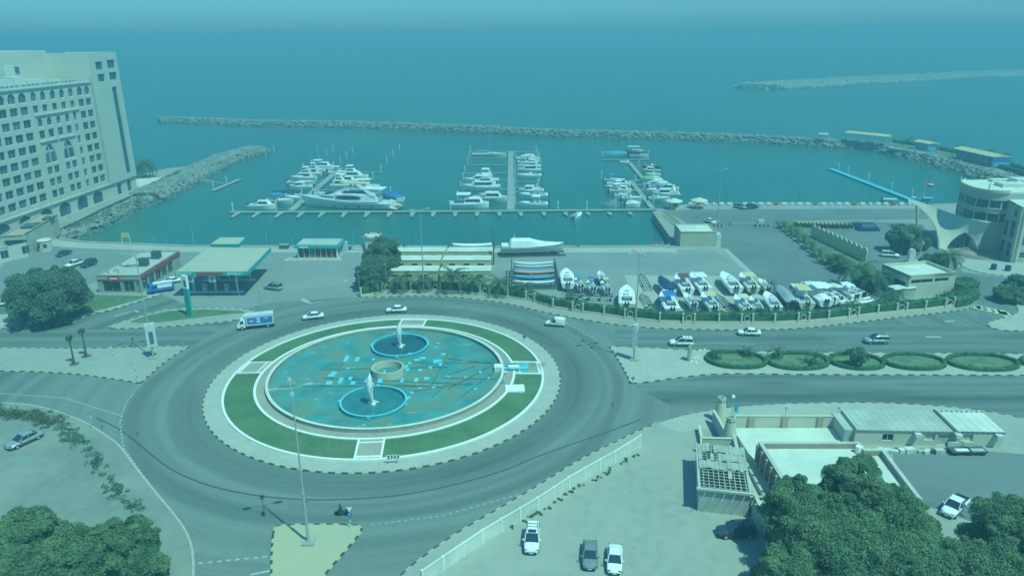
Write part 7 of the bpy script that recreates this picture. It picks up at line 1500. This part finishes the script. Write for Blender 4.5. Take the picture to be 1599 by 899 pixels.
# ================================================================ LAMPS, SIGNS
lamp(482, 846, 20.7, 'tall four headed lamp on the sandy lamp island in the foreground', z=.15)
lamp(240, 558, 20.7, 'tall four headed lamp with an advert box on the left median', box=(1.7, 4.6, 2.4, .2, .5), z=.14)
lamp(990, 561, 20.7, 'tall four headed lamp with an advert box on the right median tip', box=(1.4, 5.0, 2.2, 0, 1.2), z=.14)
lamp(662, 455, 20.0, 'tall lamp on the north pavement before the cabins', z=.14, heads=2)
lamp(1120, 346, 17.0, 'tall lamp with a flat crown near the yard entrance', z=.05, heads=3)
lamp(1408, 0 or 437, 10, 'short lamp left of the gate office', z=.05, heads=2) if 0 else None
for x, y, tp, lb in ((417, 384, 357, 'first'), (303, 383, 357, 'second'), (552, 385, 361, 'third'), (457, 384, 370, 'fourth'), (1445, 0, 0, '')):
    if y: slimlamp(x, y, tp, 'pale slim lamp post on the left quay edge', head=False, group='pale slim quay posts')
for x, y, tp in ((643, 388, 363), (770, 387, 362), (896, 386, 352), (1022, 382, 351), (1246, 320, 300), (1355, 320, 298), (1131, 320, 302), (1473, 318, 299)): slimlamp(x, y, tp, 'dark slim lamp post on the quay edge', m='metal_dark', group='dark slim quay posts')
for x, y, tp in ((565, 453, 416), (562, 458, 426), (604, 456, 414), (719, 458, 430), (793, 464, 432), (829, 466, 430), (863, 478, 445), (903, 484, 447), (944, 490, 456), (1031, 500, 470), (1122, 502, 478), (1254, 500, 478)): slimlamp(x, y, tp, 'thin pale garden lamp standing along the pillared fence', z=.14, group='garden lamps along the fence', r=.045)
for x, y, tp, lb in ((152, 482, 458, 'left thin pole on the grass before the restaurant'), (186, 474, 458, 'right thin pole on the grass before the restaurant'), (376, 481, 448, 'thin pole at the station edge left of the box truck'), (408, 482, 455, 'lamp pole right of the station kerb, nearest the forecourt car'), (243, 392, 373, 'lamp pole left of two near the quay above the restaurant'), (264, 391, 375, 'lamp pole right of two near the quay above the restaurant'), (1384, 447, 419, 'lamp pole left of the gate office'), (1224, 668, 638, 'slim lamp behind the court wall, left one'), (1306, 664, 638, 'slim lamp behind the court wall, right one'), (67, 378, 357, 'lamp pole on the hotel drive'), (110, 341, 323, 'slim pole on the promenade beside the hotel'), (143, 383, 371, 'short pole on the left quay')): slimlamp(x, y, tp, lb, head='pole' not in lb or 'lamp' in lb)
for x, y, tp in ((1257, 354, 339), (1263, 355, 341), (1269, 356, 343)): slimlamp(x, y, tp, 'short white pole at the head of the scalloped wall', head=False, group='short white poles')
def sign(px, py, parts, label, h=2.2, z=.15, rz=0, cat='road sign'):
    t = thing('road_sign', label, cat, (*G(px, py, z), z), rz); k = 5
    for i in range(k): mb = MB(); mb.cyl(0, 0, h*i/k, h*(i+1)/k, .045, None, 6); obj('post_band', mb, M['kerb_black' if i % 2 else 'gelcoat'], t)
    for shp, z0, s, m in parts:
        mb = MB()
        if shp == 'tri': pts = [(-s, z0+s*.9), (s, z0+s*.9), (0, z0-s*.8)]
        elif shp == 'disc': pts = [(s*math.cos(a*.524), z0+s*math.sin(a*.524)) for a in range(12)]
        else: pts = [(-s, z0-s*.7), (s, z0-s*.7), (s, z0+s*.7), (-s, z0+s*.7)]
        n = len(pts); mb.add([(x, -.08, zz) for x, zz in pts]+[(x, -.05, zz) for x, zz in pts], [tuple(range(n)), tuple(range(2*n-1, n-1, -1))]+[(i, i+n, (i+1) % n+n, (i+1) % n) for i in range(n)]); obj('sign_plate', mb, M[m], t)
        if shp == 'disc': mb = MB(); mb.add([(s*.3*math.cos(a*1.05), -.085, z0+s*.3*math.sin(a*1.05)) for a in range(6)], [tuple(range(6))]); obj('sign_symbol', mb, M['gelcoat' if m != 'gelcoat' else 'blue'], t)
    return t
sign(548, 824, (('tri', 2.75, .38, 'gelcoat'), ('disc', 2.05, .32, 'blue')), 'white give way triangle over a blue disc on the lamp island')
sign(145, 668, (('disc', 1.75, .42, 'gelcoat'), ('tri', 2.6, .3, 'metal')), 'round white sign at the kerb of the left sandy lot', h=2.0, z=.14, rz=-.6)
sign(988, 598, (('disc', 1.0, .3, 'blue'),), 'small round blue sign at the bottom corner of the right median', h=.9, z=.15)
sign(215, 596, (), 'black and white banded post at the tip of the left median', h=3.2, z=.14, cat='post')
sign(177, 559, (('sq', 2.4, .14, 'gelcoat'),), 'short dark post in the middle of the left median', h=2.2, z=.14, cat='post')
sign(286, 543, (), 'thin post at the upper right tip of the left median', h=1.1, z=.14, cat='post')
sign(1500 if 0 else 818, 532, (('sq', .9, .45, 'metal_dark'),), 'dark direction board seen from behind on the far right of the roundabout kerb', h=1.2, z=.18, rz=2.2)
# chevron board on two posts
cb = thing('chevron_board', 'white board with black chevrons at the near edge of the roundabout', 'road sign', (*G(614, 723, .2), .2), .06)
for x in (-.65, .65): rbox('post', 'metal', x, 0, 0, .07, .07, 1.0, cb)
rbox('board', 'gelcoat', 0, 0, .75, 1.9, .05, .62, cb)
for i in range(4):
    x = -.8+i*.45; mb = MB()
    for s in (0, 1): z0, z1 = (.78, 1.06) if s == 0 else (1.34, 1.06); mb.add([(x, -.035, z0), (x+.2, -.035, z0), (x+.38, -.035, z1), (x+.18, -.035, z1)], [(0, 1, 2, 3)])
    obj('chevron', mb, M['black'], cb)
adv = thing('advert_stand', 'upright pinkish advert stand on the right median', 'sign', (*G(1076, 562, .15), .15), .9); rbox('foot', 'concrete', 0, 0, 0, 1.0, .6, .25, adv); rbox('panel', 'pillar_pink', 0, 0, .5, 1.3, .25, 2.4, adv); rbox('leg', 'metal', 0, 0, .2, .4, .2, .4, adv)
tb = thing('lamp_foot_shade', '', '') if 0 else None
for i, (x, y) in enumerate(((1551, 412), (1573, 414))): o = rbox('waste_bin', 'navy', 0, 0, 0, 1.0, .9, 1.5, None); o.location = (*G(x+.0, y+9, .05), .05); tag(o, ['left', 'right'][i]+' dark bin on the pavement before the clubhouse', 'bin')
nl_ = [(1500, 413), (1512, 420), (1530, 425), (1560, 430), (1599, 432)]; mb = MB(); mb.prism(GL(nl_+[(1660, 432), (1660, 412), (1560, 409), (1510, 405)], .12), 0, .12); pvo = struct('pavement', mb, M['paving']); stones(GL([(1497, 410)]+nl_, .12), 0, .14, pvo)
vt = thing('covered_car', 'car under a dark blue shade cover beyond the display dhow', 'covered car', (*G(1354, 359), .05)); mb = MB(); mb.loft([[(x, -w2, 0), (x, -w2, z*.6), (x, -w2*.6, z), (x, w2*.6, z), (x, w2, z*.6), (x, w2, 0)] for x, w2, z in ((-3.2, 1.6, 1.0), (-2.4, 1.9, 2.0), (1.8, 1.9, 2.1), (3.2, 1.7, .9))]); obj('cover', mb, M['navy'], vt)
for i in range(26):
    t_ = random.uniform(0, 6.28); p = G(1086+random.uniform(-12, 22), 553+random.uniform(-8, 14), .15); s = random.uniform(.15, .4); o = obj('stone', MB().add([(s*math.cos(k)*random.uniform(.7, 1.2), s*math.sin(k)*random.uniform(.7, 1.2), -.05) for k in range(6)]+[(0, 0, s*.7)], [(k, (k+1) % 6, 6) for k in range(6)]), M['roof_white'], None, (*p, .15)); tag(o, 'small pale stone scattered beside the first hedge bed', 'stone', 'stones beside the first bed')
# ================================================================ TREES AND PLANTS
def ttop(px, py, H, W, label, n=40, lv=60000, sz=.09, base=.12, m='leaf'):
    tree(*G(px, py, H+.13), H, W, label, lumps=n, leaves=lv, size=sz, z0=.13, base=base, lr=(.13, .22), m=m)
ttop(1342, 722, 11.0, 7.5, 'tallest bushy green tree, its top just right of the white roofed hall', 44, 90000)
ttop(1248, 757, 9.0, 7.5, 'bushy green tree in front of the brown side wall of the hall', 36, 70000)
ttop(1408, 778, 9.0, 8.5, 'bushy green tree whose crown reaches the right corner of the white roofed hall', 36, 70000)
ttop(1312, 805, 8.5, 12.0, 'low wide green tree at the bottom edge in front of the two tall ones', 40, 90000)
ttop(1232, 860, 6.5, 6.5, 'small leafy tree at the bottom edge, leftmost of the green mass', 26, 36000)
ttop(1398, 838, 8.0, 12, 'low spreading green tree at the bottom edge below the white pickup', 36, 70000)
ttop(1480, 862, 6.0, 8.0, 'low green tree at the bottom edge between the pickup and the corner tree', 30, 45000)
ttop(1592, 792, 9.0, 8.5, 'dark green tree at the right edge, tallest of the corner group', 40, 80000)
ttop(1565, 868, 7.0, 9.0, 'green tree in the bottom right corner of the view', 34, 50000)
ttop(38, 806, 6.5, 7.5, 'dense green tree with a pointed top at the bottom left corner', 34, 55000)
ttop(112, 836, 6.0, 8.0, 'dense green tree at the bottom left between two higher ones', 34, 50000)
ttop(186, 822, 6.0, 7.0, 'dense green tree at the bottom left nearest the road bend', 32, 45000)
ttop(225, 866, 4.5, 5.0, 'low bush at the bottom left, rightmost of the green mass', 22, 22000)
ttop(30, 872, 5.5, 8.0, 'low dense green tree on the bottom edge at the far left', 30, 40000)
tree(*G(80, 498, .15), 10.3, 16, 'wide grey green tree between the left road and the hotel car park', lumps=44, leaves=70000, size=.16, m='leaf_grey', z0=.1, base=.12, lr=(.12, .2))
tree(*G(600, 432), 9.8, 8.5, 'tall grey green tree right of the station forecourt', lumps=30, leaves=36000, size=.16, m='leaf_grey', base=.2, lr=(.14, .24))
tree(*G(576, 452), 6.5, 6.0, 'lower grey green bush at the foot of the tall forecourt tree', lumps=22, leaves=22000, size=.16, m='leaf_grey', base=.05, lr=(.16, .26))
tree(*G(588, 445), 7.5, 7.5, 'middle grey green bush between the tall tree and the fence', lumps=22, leaves=22000, size=.16, m='leaf_grey', base=.1, lr=(.16, .26))
tree(*G(1411, 394), 7.6, 8.5, 'dark wide tree before the clubhouse car park', lumps=34, leaves=40000, size=.17, base=.12, lr=(.14, .22))
tree(*G(227, 276), 8.0, 11.0, 'round fan palm on the sand beyond the hotel', lumps=22, leaves=12000, size=.2, m='leaf_grey', base=.55, lr=(.14, .24), name='palm_tree') if 0 else palm(*G(228, 277), 9.5, 12, 'palm on the beach terrace right of the hotel', fr=26)
# palms along the fence in front of the cabins
for i, (x, y, h, w2) in enumerate(((585, 458, 4.6, 7), (624, 456, 4.8, 8), (662, 456, 4.8, 7), (707, 458, 7.2, 8.5), (740, 458, 5.2, 7.5), (780, 462, 5.0, 8), (817, 466, 4.2, 6))):
    palm(*G(x, y-2), h, w2, 'bushy date palm behind the fence before the cabins, '+['first', 'second', 'third', 'fourth and tallest', 'fifth', 'sixth', 'seventh'][i]+' from the left', 'palms behind the fence')
# yard side shrubs
for i, (x, y, h, w2) in enumerate(((892, 470, 3.4, 4.5), (1170, 498, 3.0, 4), (1190, 498, 3.2, 4), (1080, 495, 2.6, 3), (1330, 485, 3.2, 5), (1376, 480, 4.2, 4), (1388, 478, 4.6, 4.5), (1400, 470, 3.6, 4), (1203, 452, 2.6, 3))): palm(*G(x, y), h, w2, 'small shaggy palm '+['beside the dark steel frame', 'left of a close pair by the fence', 'right of a close pair by the fence', 'by the coiled hoses', 'behind the slender white hulls', 'first of three left of the gate office', 'second of three left of the gate office', 'third of three left of the gate office', 'at the back edge of the boat apron'][i], 'small palms at the hedge', fr=14)
# palm strip
for i, (x, y, h, w2) in enumerate(((1226, 356, 4.2, 5.5), (1236, 362, 4.2, 5.5), (1246, 369, 4.4, 6), (1257, 378, 4.4, 6), (1269, 389, 4.6, 6.2), (1281, 400, 4.6, 6.2), (1294, 411, 4.8, 6.5), (1309, 421, 4.8, 6))): palm(*G(x-4, y+1), h*.72, w2*.78, ['first', 'second', 'third', 'fourth', 'fifth', 'sixth', 'seventh', 'eighth'][i]+' feathery palm in the planting strip, counted from its far end', 'palms of the planting strip', fr=18)
for i, (x, y, h, w2) in enumerate(((1316, 426, 3.6, 3.8), (1304, 416, 3.2, 3.6))): tree(*G(x, y), h, w2, ['right', 'left'][i]+' dark round bush at the near end of the scalloped wall', lumps=14, leaves=7000, size=.17, base=.1, lr=(.18, .3))
palm(*G(1337, 450), 8.0, 10, 'tall palm at the near end of the planting strip', fr=24); palm(*G(1362, 457), 6.5, 8, 'shorter palm right of the tall one by the yard gate', fr=20); tree(*G(1348, 452), 3.2, 5, 'dark shrub under the two palms by the yard gate', lumps=12, leaves=6000, base=.05, lr=(.2, .3))
palm(*G(1477, 428), 8.0, 8, 'palm with a bare trunk behind the gate office', fr=24); tree(*G(1452, 424), 4.6, 5, 'bushy shrub group behind the gate office', lumps=20, leaves=14000, size=.17, base=.1, lr=(.16, .26)); tree(*G(1468, 412), 2.8, 4.5, 'low leafy shrub before the clubhouse arch', lumps=14, leaves=9000, size=.17, base=.05, lr=(.18, .28)); tree(*G(1440, 390), 3.6, 3.6, 'leafy bush beside the porch column', lumps=14, leaves=9000, size=.17, base=.05, lr=(.18, .28))
for i, (x, y, h) in enumerate(((1595, 462, 4.8), (1575, 470, 3.2))): tree(*G(x, y), h, 7, ['pale flowering bush at the right edge by the crossing', 'low dark bush beside the crossing at the right edge'][i], lumps=16, leaves=10000, size=.17, base=.05, lr=(.18, .28), m='leaf' if i else 'leaf_grey')
# young wrapped palms on the left median
for i, (x, y, tp) in enumerate(((116, 568, 527), (135, 556, 516))):
    H = HT(x, y, tp, .14); t = thing('young_palm', ['nearer', 'farther'][i]+' thin young palm with a tied head on the left median', 'palm', (*G(x, y, .14), .14)); mb = MB(); mb.path([(0, 0, 0), (.05, 0, H*.5), (0, .05, H*.9)], [.22, .15, .13], 8); obj('trunk', mb, M['bark'], t)
    link('crown', leafmesh('crown', [(0, 0, H*.93), (.15, .1, H), (-.15, 0, H*.97)], [.45, .4, .4], [160, 140, 140], .14, 'leaf_grey'), t); mb = MB(); mb.cyl(0, 0, 0, .06, .9, .7, 10); obj('planting_pit', mb, M['bark'], t)
# shrubs in the beds
for i, (x, y, h, w2, lb) in enumerate(((1118, 560, 2.2, 3.2, 'spiky shrub at the left end of the first hedge bed'), (1167, 556, 2.2, 3.2, 'spiky shrub at the upper right of the first hedge bed'), (1212, 558, 2.4, 3.6, 'spiky shrub at the left end of the second hedge bed'), (1272, 568, 2.6, 4.0, 'spiky shrub at the right end of the second hedge bed'))): palm(*G(x, y, .2), h, w2, lb, fr=14, z0=.2, name='spiky_shrub')
tree(*G(1337, 572, .2), 3.6, 3.4, 'small dark tree in the third hedge bed', lumps=12, leaves=6000, size=.12, z0=.2, base=.3, lr=(.2, .3))
# weeds and scrub on the left lot
WD = None
def weedline(name, pts, n, sprd, label, smin=.25, smax=.7, m='weed'):
    cs, rs = [], []
    P_ = [Vector(G(*p, .13)) for p in pts]
    for _ in range(n):
        k = random.randrange(len(P_)-1); p = P_[k].lerp(P_[k+1], random.random())+Vector((random.gauss(0, sprd), random.gauss(0, sprd))); s = random.uniform(smin, smax); cs.append((p.x, p.y, .13+s*.3)); rs.append(s)
    o = link(name, leafmesh(name, cs, rs, [26]*len(cs), .11, m, flat=.6)); o['kind'] = 'stuff'; return o
weedline('scrub', [(-30, 640), (20, 648), (60, 650), (90, 663)], 150, .9, '', .3, .8); weedline('scrub', [(90, 663), (110, 680), (130, 695), (150, 725)], 70, .6, '', .25, .7, 'leaf_grey'); weedline('scrub', [(150, 725), (175, 760), (190, 780), (215, 800)], 50, .6, '', .2, .6, 'leaf_grey')
weedline('scrub', [(800, 822), (850, 795), (900, 762), (950, 735), (1005, 702)], 60, .25, '', .08, .2); weedline('scrub', [(110, 355), (150, 340), (200, 318), (240, 300)], 160, 1.6, '', .4, 1.0, 'leaf_grey')
# terrace hedge and beach props
hedge('hedge', [G(240, 289), G(262, 280), G(280, 270.5)], 1.6, 1.0, 'low dark hedge edging the beach terrace', z0=.1)
hedge('hedge', [G(*p, 1.6) for p in ((1395, 222), (1440, 228), (1500, 240), (1560, 254), (1620, 270))], 3.0, 1.6, 'long dark hedge along the sea side of the breakwater path', z0=1.4, dens=60)
hedge('hedge', [G(*p, 1.6) for p in ((1530, 253), (1575, 264), (1640, 282))], 2.0, 1.4, 'short dark hedge along the harbour side of the breakwater lawn', z0=1.4, dens=40)
mb = MB(); mb.prism([G(*p, 1.5) for p in ((1385, 223), (1440, 228), (1500, 239), (1560, 252), (1630, 268), (1660, 286), (1560, 261), (1480, 243), (1400, 229))], -1, 1.45); struct('breakwater_lawn', mb, M['grass_dry'])
for i, (x, y) in enumerate(((1418, 226), (1453, 231), (1500, 238), (1545, 246), (1570, 252))): palm(*G(x, y, 1.5), 5.5, 6, 'distant palm standing on the breakwater lawn beside the huts', 'palms on the breakwater', fr=14, z0=1.4)
# ================================================================ HAZE (after everything it has to hold)
hz = MB(); hz.box(0, 6500, WZ-1.8, 26000, 13800, 63.5-(WZ-1.8)); 
hm = bpy.data.materials.new('haze'); hm.use_nodes = True; t = hm.node_tree; t.nodes.remove(t.nodes['Principled BSDF'])
pv = t.nodes.new('ShaderNodeVolumePrincipled'); pv.inputs['Color'].default_value = (.27, .66, .77, 1); pv.inputs['Density'].default_value = HAZE_D; pv.inputs['Anisotropy'].default_value = 0.0
t.links.new(pv.outputs[0], t.nodes['Material Output'].inputs['Volume'])
h = obj('haze', hz, hm); h['kind'] = 'stuff'
